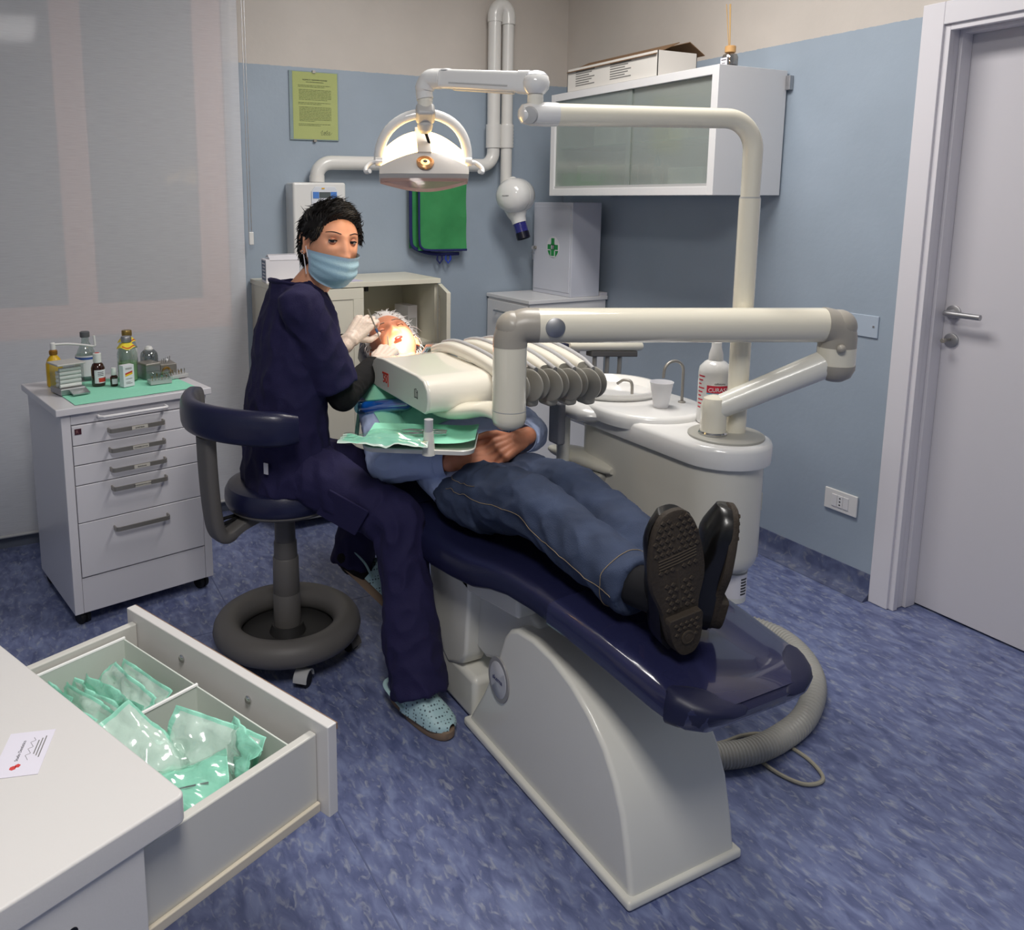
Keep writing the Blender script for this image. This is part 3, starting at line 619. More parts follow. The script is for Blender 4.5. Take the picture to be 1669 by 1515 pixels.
for a, b, mt in (((-.052, -.018), (.052, .018), paper), ((-.019, -.052), (.019, .052), paper), ((-.046, -.013), (.046, .013), egr), ((-.014, -.046), (.014, .047), egr)):
    s_ = MB(); s_.box((em.x - .0024 - (.0006 if mt is egr else 0), em.y + a[0], em.z + a[1]), (em.x - .0012, em.y + b[0], em.z + b[1])); s_.build('emblem_cross', mt, e0, world=True)
text('lettering', '81', .03, (em.x - .0033, em.y + .016, em.z - .011), (0, -1, 0), (0, 0, 1), paper, e0)
s_ = MB(); s_.cyl((ax0 - .012, ay1 - .028, 1.235), (ax0 - .001, ay1 - .028, 1.235), .009, n=18); lk = s_.build('lock', steel, fd, world=True)
s_ = MB(); s_.lathe([(.011, -.001), (.011, .001)], (ax0 - .022, ay1 - .026, 1.235), (0, 1, 0), 16); s_.box((ax0 - .024, ay1 - .03, 1.170), (ax0 - .020, ay1 - .022, 1.225)); s_.lathe([(.010, -.001), (.010, .001)], (ax0 - .018, ay1 - .02, 1.205), (.4, 1, 0), 16); s_.build('keys', chrome, lk, world=True)
t = thing('papers_stack', 'small stack of white papers lying beside the first-aid cabinet', 'papers', (2.765, 3.46, .9925))
for k in range(3):
    s_ = MB(); s_.box((-.018 + .002 * k, -.04, .006 * k), (.026, .05 - .004 * k, .006 * k + .005)); s_.build('sheet', paper, t)
# ================================================================== DRAWER CART
G = math.radians(11.13)
ct = thing('drawer_cart', 'white wheeled drawer cart with steel bar handles in front of the blind', 'cart', (0.107, 2.953, 0), G)
CW, CD = .512, .475
cartw = mat('cart_white', (218, 216, 221), .3, coat=.15)
s_ = MB(); s_.box((0, .012, .052), (CW, CD, .775)); body = s_.build('body', cartw, ct, bevel=.003)
s_ = MB(); s_.box((-.018, -.014, .775), (CW + .018, CD + .012, .800)); s_.build('top', cartw, ct, bevel=.003)
s_ = MB(); s_.box((0, 0, .052), (.030, .012, .775)); s_.build('front_post', cartw, ct, bevel=.0015)
s_ = MB(); s_.box((CW - .03, 0, .052), (CW, .012, .775)); s_.build('front_post', cartw, ct, bevel=.0015)
s_ = MB(); s_.box((.031, .001, .052), (CW - .031, .012, .180)); s_.build('plinth_panel', cartw, ct, bevel=.0015)
s_ = MB(); s_.box((.031, .002, .737), (CW - .031, .012, .775)); s_.build('top_rail', cartw, ct, bevel=.0015)
zs = [.734, .662, .592, .520, .384, .184]
cards = ['ANESTESIA', 'CONSERVATIVA', 'Endodonzia', 'PARODONTOLOGIA', '']
for k in range(5):
    z1, z0 = zs[k] - .0015, zs[k + 1] + .0015
    s_ = MB(); s_.box((.032, -.003, z0), (CW - .032, .0115, z1)); dw = s_.build('drawer', cartw, ct, bevel=.002)
    hz = z0 + (z1 - z0) * (.56 if k < 3 else .80 if k == 3 else .80)
    a, b = .150, .342
    hp = [(a, -.003, hz)] + [(a + .012 * (1 - math.cos(t)), -.003 - .022 - .010 * math.sin(t), hz) for t in (math.pi / 2 * q / 4 for q in range(0, 5))] + [(b - .012 + .012 * math.sin(t), -.003 - .022 - .010 * math.cos(t), hz) for t in (math.pi / 2 * q / 4 for q in range(0, 5))] + [(b, -.003, hz)]
    s_ = MB(); R = []
    # flat bar: loft a thin upright rectangle along the path
    for i, p in enumerate(hp):
        p = Vector(p); q0 = Vector(hp[max(i - 1, 0)]); q1 = Vector(hp[min(i + 1, len(hp) - 1)]); tt = (q1 - q0).normalized(); nn = V(-tt.y, tt.x, 0)
        R.append([p + nn * .0022 + V(0, 0, -.0075), p - nn * .0022 + V(0, 0, -.0075), p - nn * .0022 + V(0, 0, .0075), p + nn * .0022 + V(0, 0, .0075)])
    s_.rings(R); hd = s_.build('handle', steel, dw, angle=50)
    hd['label'] = 'brushed steel bar handle'
    if cards[k]:
        s_ = MB(); s_.box((.222, -.0385, hz - .0062), (.278, -.0372, hz + .0062)); cd_ = s_.build('name_card', mat('card_grey', (200, 196, 186), .6), dw)
        text('lettering', cards[k], .0066, (.250, -.0387, hz - .0024), (1, 0, 0), (0, 0, 1), ink, dw, 'CENTER', world=False)
s_ = MB(); s_.box((.040, -.0045, zs[0] - .032), (.062, -.003, zs[0] - .012)); bdg = s_.build('badge', mat('badge_dark', (70, 34, 44), .3), ct)
text('lettering', 'R', .016, (.0435, -.0047, zs[0] - .0275), (1, 0, 0), (0, 0, 1), mat('badge_print', (150, 110, 110), .5), ct, world=False)
rp = [(.120, .002, .757), (.120, -.024, .757)] + [(.120 + .01 * math.sin(t), -.024 - .01 * (1 - math.cos(t)), .757) for t in (.5, 1., 1.5)] + [(.345, -.034, .757)] + [(.345 + .01 * math.sin(t), -.034 + .01 * (1 - math.cos(t)), .757) for t in (.5, 1., 1.5)] + [(.355, .002, .757)]
s_ = MB(); s_.tube(rp, .0055, 12); r_ = s_.build('towel_rail', mat('rail_white', (232, 230, 232), .25), ct); r_['label'] = 'white tubular rail'
for cx, cy in ((.035, .04), (CW - .035, .04), (.035, CD - .04), (CW - .035, CD - .04)):
    s_ = MB(); s_.lathe([(.024, -.018), (.026, -.014), (.026, -.004), (.02, -.002), (.02, .002), (.026, .004), (.026, .014), (.024, .018)], (cx, cy, .0265), (1, .25, 0), 22); cs = s_.build('caster', black, ct)
    s_ = MB(); s_.box((cx - .022, cy - .022, .044), (cx + .022, cy + .022, .0535)); s_.build('caster_mount', blackp, cs, bevel=.003)
CM = ROOTM[ct.name]
TOPZ = .8004
def on_cart(x, y): return CM @ V(x, y, TOPZ)
# ---- mint paper mat
t = thing('mint_mat', 'mint green paper cover spread over the drawer cart top', 'paper mat', on_cart(0, 0), G)
nx, ny = 24, 18; s_ = MB()
for j in range(ny + 1):
    for i in range(nx + 1):
        u, w_ = i / nx, j / ny; x = .052 + .435 * u + .006 * noise.noise(V(0, w_ * 3, 1)) * (1 if i in (0, nx) else 0); y = .012 + .36 * w_
        s_.v.append(V(x, y, .0012 + .0016 * abs(noise.noise(V(u * 4, w_ * 4, 2))) + (.0015 if abs(w_ - .5 - .05 * u) < .03 else 0)))
for j in range(ny):
    for i in range(nx):
        a = j * (nx + 1) + i; s_.f.append([a, a + 1, a + nx + 2, a + nx + 1]); s_.mi.append(0)
s_.build('sheet', mint, t)
MATZ = .0038
def ct_thing(nm, lb, cat, x, y, rz=0.0, onmat=True):
    p = on_cart(x, y) + V(0, 0, MATZ if onmat else .0002); return thing(nm, lb, cat, p, G + rz)
glass = glassmat('bottle_glass', (232, 240, 236), .14, .04); amber = mat('amber_glass', (52, 22, 12), .08, coat=.6)
# cotton roll dispenser
t = ct_thing('cotton_roll_dispenser', 'clear dispenser box filled with white cotton rolls on the cart', 'dispenser', .085, .225, .12)
s_ = MB(); s_.box((-.045, -.05, 0), (.045, .045, .022)); s_.build('base', alu, t, bevel=.003)
for a, b in (((-.044, -.044, .022), (-.042, .044, .105)), ((.042, -.044, .022), (.044, .044, .105)), ((-.044, .042, .022), (.044, .044, .105)), ((-.044, -.044, .04), (.044, -.042, .105))):
    s_ = MB(); s_.box(a, b); s_.build('clear_wall', clearp, t)
s_ = MB(); s_.box((-.05, -.05, .105), (.05, .048, .112)); s_.build('lid', mat('lid_grey', (190, 188, 184), .4), t, bevel=.003)
cot = mat('cotton', (236, 236, 232), .95)
for k in range(9):
    s_ = MB(); zz = .030 + .0148 * (k % 5); yy = -.028 + .03 * (k // 5); s_.tube([(-.038, yy, zz), (.038, yy, zz)], .0068, 10); s_.build('cotton_roll', cot, t)
s_ = MB(); s_.obox((.015, -.068, .010), (1, 0, 0), (0, 1, .3), (0, -.3, 1), .03, .02, .0025); s_.build('tray_lip', alu, t)
# wash bottle with curved spout
t = ct_thing('wash_bottle', 'yellow bottle with long white angled spout behind the dispenser', 'bottle', .078, .37, 0, False)
s_ = MB(); s_.lathe([(.001, 0), (.026, 0), (.029, .005), (.029, .085), (.022, .105), (.012, .118), (.012, .122)], n=26); s_.build('body', mat('yellow_plastic', (222, 178, 30), .35), t)
s_ = MB(); s_.lathe([(.014, .12), (.015, .124), (.015, .134), (.009, .14)], n=22); s_.build('collar', mat('brass_collar', (170, 120, 50), .35, metal=.6), t)
s_ = MB(); s_.lathe([(.010, .138), (.010, .162), (.006, .166)], n=20); s_.tube(catmull([(0, 0, .158), (.05, -.012, .157), (.10, -.03, .150), (.135, -.044, .144), (.1385, -.045, .155), (.137, -.045, .185)], 6), [.0045] * 31, 10); s_.build('spout', whiteg, t)
# clear flask with black-capped neck
t = ct_thing('saline_bottle', 'clear glass bottle with grey stopper behind the brown bottle', 'bottle', .205, .41, 0, False)
s_ = MB(); s_.lathe([(.001, 0), (.036, 0), (.039, .006), (.039, .088), (.030, .116), (.014, .150), (.013, .172), (.015, .174)], n=30); s_.build('body', glass, t)
s_ = MB(); s_.lathe([(.001, .003), (.035, .003), (.036, .05), (.001, .05)], n=26); s_.build('liquid', glassmat('clear_liquid', (220, 228, 230), .05), t)
s_ = MB(); s_.lathe([(.017, .168), (.018, .171), (.018, .188), (.015, .190), (.001, .190)], n=24); s_.build('stopper', mat('grey_rubber', (96, 98, 102), .5), t)
s_ = MB(); s_.lathe([(.0395, .02), (.0395, .10)], n=30, cap=False); s_.build('paper_label', paper, t)
s_ = MB(); s_.lathe([(.0398, .085), (.0398, .094)], n=30, cap=False); s_.build('label_band', mat('band_blue', (60, 90, 160), .6), t)
# amber bottle white cap
t = ct_thing('medicine_bottle', 'brown glass bottle with white cap and red and white label', 'bottle', .205, .265, .1)
s_ = MB(); s_.lathe([(.001, 0), (.022, 0), (.0245, .004), (.0245, .068), (.019, .082), (.012, .088), (.012, .092)], n=28); s_.build('body', amber, t)
s_ = MB(); s_.lathe([(.0148, .088), (.0152, .090), (.0152, .122), (.013, .124), (.001, .124)], n=24); cp = s_.build('cap', whiteg, t)
s_ = MB(); s_.cyl((0, 0, .1238), (0, 0, .1246), .0085, n=20); s_.build('cap_disc', redink, cp)
def arc_label(nm, mt, r, z0, z1, a0, a1, par):
    s_ = MB(); n = 12; vs = []
    for k in range(n + 1):
        a = a0 + (a1 - a0) * k / n; vs += [(r * math.cos(a), r * math.sin(a), z0), (r * math.cos(a), r * math.sin(a), z1)]
    s_.add(vs, [(2 * k, 2 * k + 2, 2 * k + 3, 2 * k + 1) for k in range(n)]); return s_.build(nm, mt, par)
arc_label('paper_label', paper, .0249, .012, .062, -2.5, -.5, t); arc_label('label_band', redink, .0251, .016, .032, -1.9, -.6, t)
for k in range(3): arc_label('text_line', ink, .0251, .040 + .006 * k, .0425 + .006 * k, -2.0, -1.1, t)
# small dropper bottle
t = ct_thing('dropper_bottle', 'tiny brown bottle with white cap beside the white carton', 'bottle', .250, .225)
s_ = MB(); s_.lathe([(.001, 0), (.0125, 0), (.014, .003), (.014, .034), (.008, .041), (.008, .044)], n=22); s_.build('body', amber, t)
s_ = MB(); s_.lathe([(.0095, .041), (.0098, .043), (.009, .068), (.001, .069)], n=20); s_.build('cap', whiteg, t)
arc_label('paper_label', paper, .0143, .008, .028, -2.4, -.8, t)
# white carton
t = ct_thing('medicine_carton', 'small white carton with red and yellow diagonal stripe on the mint paper', 'box', .285, .185, .25)
s_ = MB(); s_.box((-.0225, -.014, 0), (.0225, .014, .082)); s_.build('carton', paper, t, bevel=.0012)
for k, (mt, dz) in enumerate(((redink, .046), (mat('stripe_yellow', (232, 190, 40), .6), .0395))):
    s_ = MB(); s_.add([(-.015, -.0146, dz), (.015, -.0146, dz + .007), (.015, -.0146, dz + .0135), (-.015, -.0146, dz + .0065)], [(0, 1, 2, 3)]); s_.build('stripe', mt, t)
for z in (.066, .070, .012, .017, .030):
    s_ = MB(); s_.box((-.013, -.0147, z), (.013 - .008 * (z == .017), -.0142, z + .0016)); s_.build('text_line', mat('grey_ink', (120, 118, 116)), t)
# glass bottles with yellow neck tags
def tagged(lb, x, y, h, liquid, foil, onm):
    t = ct_thing('infusion_bottle', lb, 'bottle', x, y, .2, onm)
    s_ = MB(); s_.lathe([(.001, 0), (.034, 0), (.037, .006), (.037, h * .60), (.030, h * .72), (.015, h * .80), (.014, h * .87), (.017, h * .88)], n=30); s_.build('body', glass, t)
    if liquid: s_ = MB(); s_.lathe([(.001, .004), (.0345, .004), (.035, h * .42), (.001, h * .42)], n=28); s_.build('liquid', mat('green_liquid', (176, 214, 160), .15, trans=.5), t)
    else: arc_label('paper_label', mat('label_pale', (214, 216, 214), .6), .0375, .03, h * .6, -3.1, .2, t)
    s_ = MB(); s_.lathe([(.0185, h * .86), (.0195, h * .88), (.0195, h * .965), (.018, h * .985), (.001, h * .985)], n=26); s_.build('stopper', foil, t)
    s_ = MB(); n = 36; R = []
    for r, z in ((.0165, h * .845), (.030, h * .775), (.036, h * .735)):
        R.append([V(r * math.cos(2 * math.pi * k / n), r * math.sin(2 * math.pi * k / n), z + (.004 * math.sin(4 * 2 * math.pi * k / n) if r > .02 else 0)) for k in range(n)])
    s_.rings(R, cap=False); tg = s_.build('neck_tag', mat('tag_yellow', (236, 214, 60), .6), t)
    s_ = MB(); R = [[V(r * math.cos(a), r * math.sin(a), z + .004 * math.sin(4 * a)) for a in (-2.6 + 2.2 * k / 24 for k in range(25))] for r, z in ((.0305, h * .776), (.0335, h * .757))]
    s_.add([p for q in R for p in q], [(k, k + 1, k + 26, k + 25) for k in range(24)]); s_.build('tag_print', redink, tg)
tagged('clear bottle of pale green liquid with yellow neck tag and steel cap', .322, .285, .175, True, alu, True)
tagged('clear bottle with brass-coloured cap and yellow neck tag behind the green liquid', .365, .41, .182, False, mat('foil_brass', (168, 140, 80), .35, metal=.8), False)
# glass dome, metal boxes
t = ct_thing('glass_dome_jar', 'small glass dome jar with white knob standing behind the steel block', 'jar', .432, .36, 0, True)
s_ = MB(); s_.lathe([(.034, 0), (.034, .070), (.031, .084), (.022, .094), (.008, .098)], n=30); s_.build('dome', glassmat('smoked_glass', (190, 196, 196), .22), t)
s_ = MB(); s_.lathe([(.016, .096), (.017, .10), (.012, .110), (.003, .113)], n=22); s_.build('knob', whiteg, t)
s_ = MB(); s_.lathe([(.001, .0005), (.03, .0005), (.03, .03), (.001, .03)], n=24); s_.build('cotton_pellets', cot, t)
t = ct_thing('steel_bur_box', 'upright brushed steel box on the mint paper beside the glass dome', 'box', .402, .285, .15)
s_ = MB(); s_.box((-.030, -.038, 0), (.030, .038, .058)); s_.build('body', alu, t, bevel=.003)
s_ = MB(); s_.box((-.031, -.039, .050), (.031, .039, .062)); s_.build('lid', steel, t, bevel=.004)
t = ct_thing('steel_tray_box', 'low steel box holding short instruments at the back of the cart', 'box', .492, .345, -.1)
s_ = MB(); s_.box((-.032, -.045, 0), (.032, .045, .040)); s_.build('body', steel, t, bevel=.002)
for k in range(5):
    s_ = MB(); s_.tube([(-.02 + .009 * k, -.02 + .006 * k, .038), (-.022 + .011 * k, -.03 + .012 * k, .060)], .0018, 6); s_.build('instrument', chrome, t)
t = ct_thing('brass_ring', 'small brass-coloured ring holder on the mint paper', 'ring', .468, .275, 0)
s_ = MB(); s_.tube([V(.016 * math.cos(a), .004 * math.sin(2 * a), .017 + .015 * math.sin(a)) for a in (2 * math.pi * k / 24 for k in range(24))], .0045, 8, closed=True); s_.build('ring', mat('brass', (180, 140, 70), .35, metal=.9), t)
random.seed(5)
for (lb, x, y, rz, lid) in (('clear lidded bur block full of small burs nearest the stool', .400, .165, -.1, True), ('open white bur block with upright burs at the cart corner', .487, .225, .15, False)):
    t = ct_thing('bur_block', lb, 'bur block', x, y, rz)
    s_ = MB(); s_.box((-.040, -.028, 0), (.040, .028, .014)); s_.build('base', lgrey, t, bevel=.002)
    for i in range(6):
        for j in range(2):
            h = random.uniform(.012, .022); bx0 = -.03 + .012 * i; by0 = -.014 + .026 * j
            s_ = MB(); s_.cyl((bx0, by0, .013), (bx0, by0, .014 + h * .6), .0013, n=7); s_.cyl((bx0, by0, .014 + h * .6), (bx0, by0, .014 + h), .0025, .0018, n=8); s_.build('bur', steel if (i + j) % 3 else MATS['brass'], t)
    if lid:
        for a, b in (((-.042, -.030, .012), (.042, -.029, .042)), ((-.042, .029, .012), (.042, .030, .042)), ((-.042, -.030, .012), (-.041, .030, .042)), ((.041, -.030, .012), (.042, .030, .042)), ((-.042, -.030, .042), (.042, .030, .0432))):
            s_ = MB(); s_.box(a, b); s_.build('clear_wall', clearp, t)
# ================================================================== STOOL
SX, SY = .728, 2.472
stl = thing('operator_stool', 'navy round-seat operator stool with curved backrest and grey ring base', 'stool', (SX, SY, 0))
sgrey = mat('stool_grey', (98, 95, 93), .5, bump=(400, .05))
SZ = .612
def cushion_round(r, z0, z1):
    return [(.001, z0), (r * .92, z0), (r * .985, z0 + .012), (r, z0 + .03), (r * .99, z1 - .025), (r * .94, z1 - .008), (r * .8, z1), (r * .4, z1 - .004), (.001, z1 - .006)]
s_ = MB(); s_.lathe(cushion_round(.187, .535, SZ), n=48); s_.build('seat', navyv, stl)
s_ = MB(); s_.lathe([(.001, .505), (.10, .505), (.165, .525), (.178, .535), (.178, .540), (.001, .540)], n=40); sp = s_.build('seat_pan', sgrey, stl)
s_ = MB(); s_.tube([(-.15, -.03, .518), (-.205, -.06, .516), (-.235, -.075, .514)], .006, 8); s_.tube([(-.15, -.01, .518), (-.20, -.02, .516), (-.225, -.03, .512)], .006, 8); s_.build('lever', black, sp)
for r, z0, z1 in ((.0325, .39, .51), (.037, .335, .40), (.042, .215, .345), (.044, .06, .225)):
    s_ = MB(); s_.lathe([(.001, z0), (r, z0), (r + .0015, z0 + .004), (r, z1 - .004), (r - .003, z1), (.001, z1)], n=32); s_.build('column', sgrey, stl)
RR, tr_ = .196, .046
s_ = MB(); n, m_ = 56, 16
R = []
for k in range(n):
    a = 2 * math.pi * k / n; ring = []
    for j in range(m_):
        b = 2 * math.pi * j / m_; rr = RR + tr_ * math.cos(b); zz = .106 + (.046 if math.sin(b) > 0 else .040) * math.sin(b); ring.append(V(rr * math.cos(a), rr * math.sin(a), zz))
    R.append(ring)
s_.rings(R, close=True); s_.build('foot_ring', sgrey, stl)
s_ = MB(); s_.lathe([(.001, .068), (.172, .068), (.172, .076), (.06, .082), (.05, .11), (.001, .11)], n=40)
s_.build('base_plate', mat('stool_dark', (44, 43, 43), .6), stl)
for k in range(5):
    a = 2 * math.pi * k / 5 + math.radians(-94); cx, cy = .205 * math.cos(a), .205 * math.sin(a)
    s_ = MB(); ax_ = V(math.cos(a + .9), math.sin(a + .9), 0)
    s_.lathe([(.022, -.019), (.0255, -.015), (.0255, -.003), (.018, -.002), (.018, .002), (.0255, .003), (.0255, .015), (.022, .019)], (cx, cy, .0262), ax_, 22); cs = s_.build('caster', black, stl)
    s_ = MB(); R = []
    for t_ in (math.pi * q / 10 for q in range(0, 11)):
        c0 = V(cx, cy, .0262); rad = V(-ax_.y, ax_.x, 0); p = c0 + rad * (.0285 * math.cos(t_)) + V(0, 0, .0285 * math.sin(t_)); nn = (p - c0).normalized()
        R.append([p - ax_ * .022, p + ax_ * .022, p + ax_ * .022 + nn * .004, p - ax_ * .022 + nn * .004])
    s_.rings(R); s_.build('caster_hood', lgrey if k == 0 else sgrey, cs)
# arm that carries the backrest: J-shaped, at the left of the seat
aa = math.radians(196); ad = V(math.cos(aa), math.sin(aa), 0); an = V(-ad.y, ad.x, 0)
path = catmull([ad * .10 + V(0, 0, .515), ad * .165 + V(0, 0, .500), ad * .215 + V(0, 0, .478), ad * .242 + V(0, 0, .500), ad * .255 + V(0, 0, .58), ad * .262 + V(0, 0, .70), ad * .264 + V(0, 0, .80)], 6)
R = []
for i, p in enumerate(path):
    q0, q1 = path[max(i - 1, 0)], path[min(i + 1, len(path) - 1)]; tt = (q1 - q0).normalized(); nn = tt.cross(an).normalized()
    hw, ht = .036, (.017 if i < 10 else .020)
    ring = []
    for k in range(16):
        t_ = 2 * math.pi * k / 16; cx_, cy_ = math.cos(t_), math.sin(t_)
        ring.append(p + an * (hw * math.copysign(abs(cx_) ** .5, cx_)) + nn * (ht * math.copysign(abs(cy_) ** .5, cy_)))
    R.append(ring)
s_ = MB(); s_.rings(R); s_.build('back_arm', sgrey, stl)
R = []; A0, A1 = math.radians(140), math.radians(263)
for i in range(33):
    u = i / 32; a = A0 + (A1 - A0) * u; rr = .282 - .012 * max(0, u - .6); c0 = V(rr * math.cos(a), rr * math.sin(a), .846 + .012 * math.sin(u * 3.1)); rad = V(math.cos(a), math.sin(a), 0)
    e = min(1, 4.5 * min(u, 1 - u) + .62); hh = (.052 if u > .35 else .052 + .012 * (1 - u / .35)) * (e ** .5); ww = .027 * e
    ring = []
    for k in range(18):
        t_ = 2 * math.pi * k / 18; cx_, cy_ = math.cos(t_), math.sin(t_)
        ring.append(c0 + rad * (ww * math.copysign(abs(cx_) ** .8, cx_)) + V(0, 0, hh * math.copysign(abs(cy_) ** .7, cy_)))
    R.append(ring)
s_ = MB(); s_.rings(R); o = s_.build('backrest', navyv, stl, bevel=0)
# ================================================================== DESK WITH OPEN DRAWER (lower left)
DA = math.radians(23.0); e1 = V(math.cos(DA), math.sin(DA), 0); e2 = V(-math.sin(DA), math.cos(DA), 0)
O = V(.150, .985, 0)
dk = thing('desk_cabinet', 'white worktop cabinet with its drawer pulled open in the near corner', 'cabinet', (O.x, O.y, 0), DA)
deskw = mat('desk_white', (214, 211, 209), .32, bump=(220, .02))
ZT = .745
s_ = MB()
# worktop with a rounded front corner edge
prof = [(-.62, 0), (-.012, 0)] + [(-.012 + .012 * math.sin(t), .012 - .012 * math.cos(t)) for t in (math.pi / 2 * k / 6 for k in range(1, 7))] + [(0, 1.35), (-.62, 1.35)]
s_.prism(prof, (0, 0, ZT - .040), (1, 0, 0), (0, 1, 0), .040); s_.build('worktop', deskw, dk, bevel=.004)
s_ = MB(); s_.box((-.60, .004, .04), (-.060, .022, ZT - .0405)); sp = s_.build('side_panel', deskw, dk, bevel=.002)
s_ = MB(); s_.cyl((-.155, .0035, .655), (-.155, .006, .655), .0065, n=20); s_.build('bolt_hole', blackp, sp)
s_ = MB(); s_.box((-.60, .595, .04), (-.060, .613, ZT - .0405)); s_.build('side_panel', deskw, dk, bevel=.002)
s_ = MB(); s_.box((-.60, 1.328, .04), (-.060, 1.346, ZT - .0405)); s_.build('side_panel', deskw, dk, bevel=.002)
s_ = MB(); s_.box((-.60, .022, .04), (-.585, 1.328, ZT - .0405)); s_.build('back_panel', deskw, dk)
s_ = MB(); s_.box((-.56, .022, .001), (-.10, 1.328, .04)); s_.build('plinth', dgrey, dk)
for z0, z1 in ((.045, .300), (.304, .535)):
    s_ = MB(); s_.box((-.0595, .02, z0), (-.041, .600, z1)); s_.build('drawer_front', deskw, dk, bevel=.002)
for z0, z1 in ((.045, .350), (.354, .700)):
    s_ = MB(); s_.box((-.0595, .606, z0), (-.041, 1.345, z1)); s_.build('drawer_front', deskw, dk, bevel=.002)
# open drawer (front at +.25)
DF = .250; dz0, dz1 = .545, .700
s_ = MB(); s_.box((DF, .005, dz0), (DF + .019, .585, dz1)); df = s_.build('drawer', deskw, dk, bevel=.002)
s_ = MB(); s_.box((DF + .0192, .005, dz1 - .012), (DF + .0205, .585, dz1 - .001)); s_.build('edge_strip', mat('edge_brown', (150, 120, 96), .5), df)
metw = mat('drawer_metal', (204, 202, 196), .35)
for y0, y1 in ((.030, .046), (.548, .564)):
    s_ = MB(); s_.box((-.25, y0, dz0 + .012), (DF - .0005, y1, dz1 - .020)); s_.build('drawer_side', metw, df, bevel=.003)
s_ = MB(); s_.box((-.25, .0225, dz0 + .004), (DF - .002, .0298, dz0 + .020)); s_.build('runner', mat('runner_beige', (206, 196, 178), .5), df, bevel=.002)
s_ = MB(); s_.box((-.25, .046, dz0 + .012), (DF - .0005, .548, dz0 + .018)); s_.build('drawer_bottom', metw, df)
insw = mat('insert_white', (214, 220, 212), .35)
ix0, ix1, iz0, iz1 = -.22, DF - .032, dz0 + .0185, dz1 - .035
for a, b in (((ix1 - .003, .052, iz0), (ix1, .540, iz1)), ((ix0, .052, iz0), (ix1, .055, iz1)), ((ix0, .537, iz0), (ix1, .540, iz1)), ((ix0, .300, iz0), (ix1, .304, iz1)), ((ix0, .052, iz0), (ix1, .540, iz0 + .002))):
    s_ = MB(); s_.box(a, b); s_.build('tray_insert', insw, df, bevel=.001)
s_ = MB()
for y in (.30, .54, .052): s_.tube([(ix0, y + (.002 if y == .3 else 0), iz1 + .001), (ix1, y + (.002 if y == .3 else 0), iz1 + .001)], .0035, 8)
s_.build('tray_rim', mat('rim_white', (236, 236, 234), .25), df)
for y in (.20, .395):
    s_ = MB(); s_.lathe([(.007, 0), (.0075, .002), (.005, .0045), (.001, .005)], (DF - .0005, y, dz1 - .035), (-1, 0, 0), 16); s_.build('screw', chrome, df)
DM = ROOTM[dk.name]
# business card
CARDX, CARDY, CARDA = -.035, 1.163, math.radians(74)
t = thing('business_card', 'white business card with red emblem on the near worktop', 'card', V(CARDX, CARDY, ZT + .0003), CARDA)
s_ = MB(); s_.box((-.0475, -.030, 0), (.0475, .030, .0005)); s_.build('card', mat('card_white', (222, 218, 230), .6), t)
# sterilisation pouches
pmint = mat('pouch_mint', (166, 236, 212), .5, bump=(40, .3)); ppap = mat('pouch_paper', (222, 240, 230), .7, bump=(50, .2))
def pouch_mesh(L, W, seed, curl, bulge, edge_=False):
    s_ = MB(); nx, ny = 16, 22
    for j in range(ny + 1):
        for i in range(nx + 1):
            u, w_ = i / nx - .5, j / ny - .5
            h = bulge * max(0, 1 - (2 * u) ** 2) * max(0, 1 - (2.1 * w_) ** 2) + curl * (w_ ** 2 * 2 - .1) + .013 * noise.noise(V(u * 3 + seed, w_ * 4, seed * 1.7)) + .007 * noise.noise(V(u * 8 + seed, w_ * 9, seed))
            s_.v.append(V(u * W, w_ * L, h))
    for j in range(ny):
        for i in range(nx):
            a = j * (nx + 1) + i; s_.f.append([a, a + 1, a + nx + 2, a + nx + 1]); s_.mi.append(1 if (i in (0, nx - 1) or j in (0, ny - 1)) else 0)
    return s_
def place(o, M):
    o.data.transform(M)
def pouch(lb, x, y, z, rot, L, W, seed, curl, bulge, kind, grp, tool=None):
    """rot = euler in desk frame"""
    t = thing('sterilisation_pouch', lb, 'pouch', DM @ V(x, y, z), DA, grp)
    from mathutils import Euler
    E_ = Euler(rot).to_matrix().to_4x4()
    o = pouch_mesh(L, W, seed, curl, bulge).build('paper_back', [ppap if kind == 'paper' else pmint, pmint], t, angle=80); place(o, Matrix.Translation((0, 0, 0)) @ E_)
    o2 = pouch_mesh(L * .99, W * .98, seed, curl, bulge + .008).build('film_front', pouchclear, t, angle=80); place(o2, E_ @ Matrix.Translation((0, 0, .003)))
    if tool:
        q = MB()
        q.tube([(-.008, -L * .32, .006 + curl * .15), (-.002, 0, .008), (.004, L * .2, .009)], .0022, 8)
        q.lathe([(.001, -.001), (.013, -.0012), (.014, .0006), (.011, .0016), (.001, .002)], (.008, L * .3, .010 + curl * .12), (.3, .2, 1), 22)
        o3 = q.build(tool, chrome, t); place(o3, E_)
    return t
random.seed(11)
for k in range(12):
    x = -.105 + .024 * k; tilt = math.radians(58 + random.uniform(-9, 9))
    pouch('mint-edged sterilisation pouch filed upright in the far drawer compartment', x, .42 + random.uniform(-.012, .012), iz0 + .052 + random.uniform(-.004, .01), (math.radians(random.uniform(-3, 3)), -tilt, math.radians(random.uniform(-6, 6))), .165, .090, 20 + k, random.uniform(-.005, .012), .006, 'paper' if k % 3 else 'mint', 'upright pouches in the drawer')
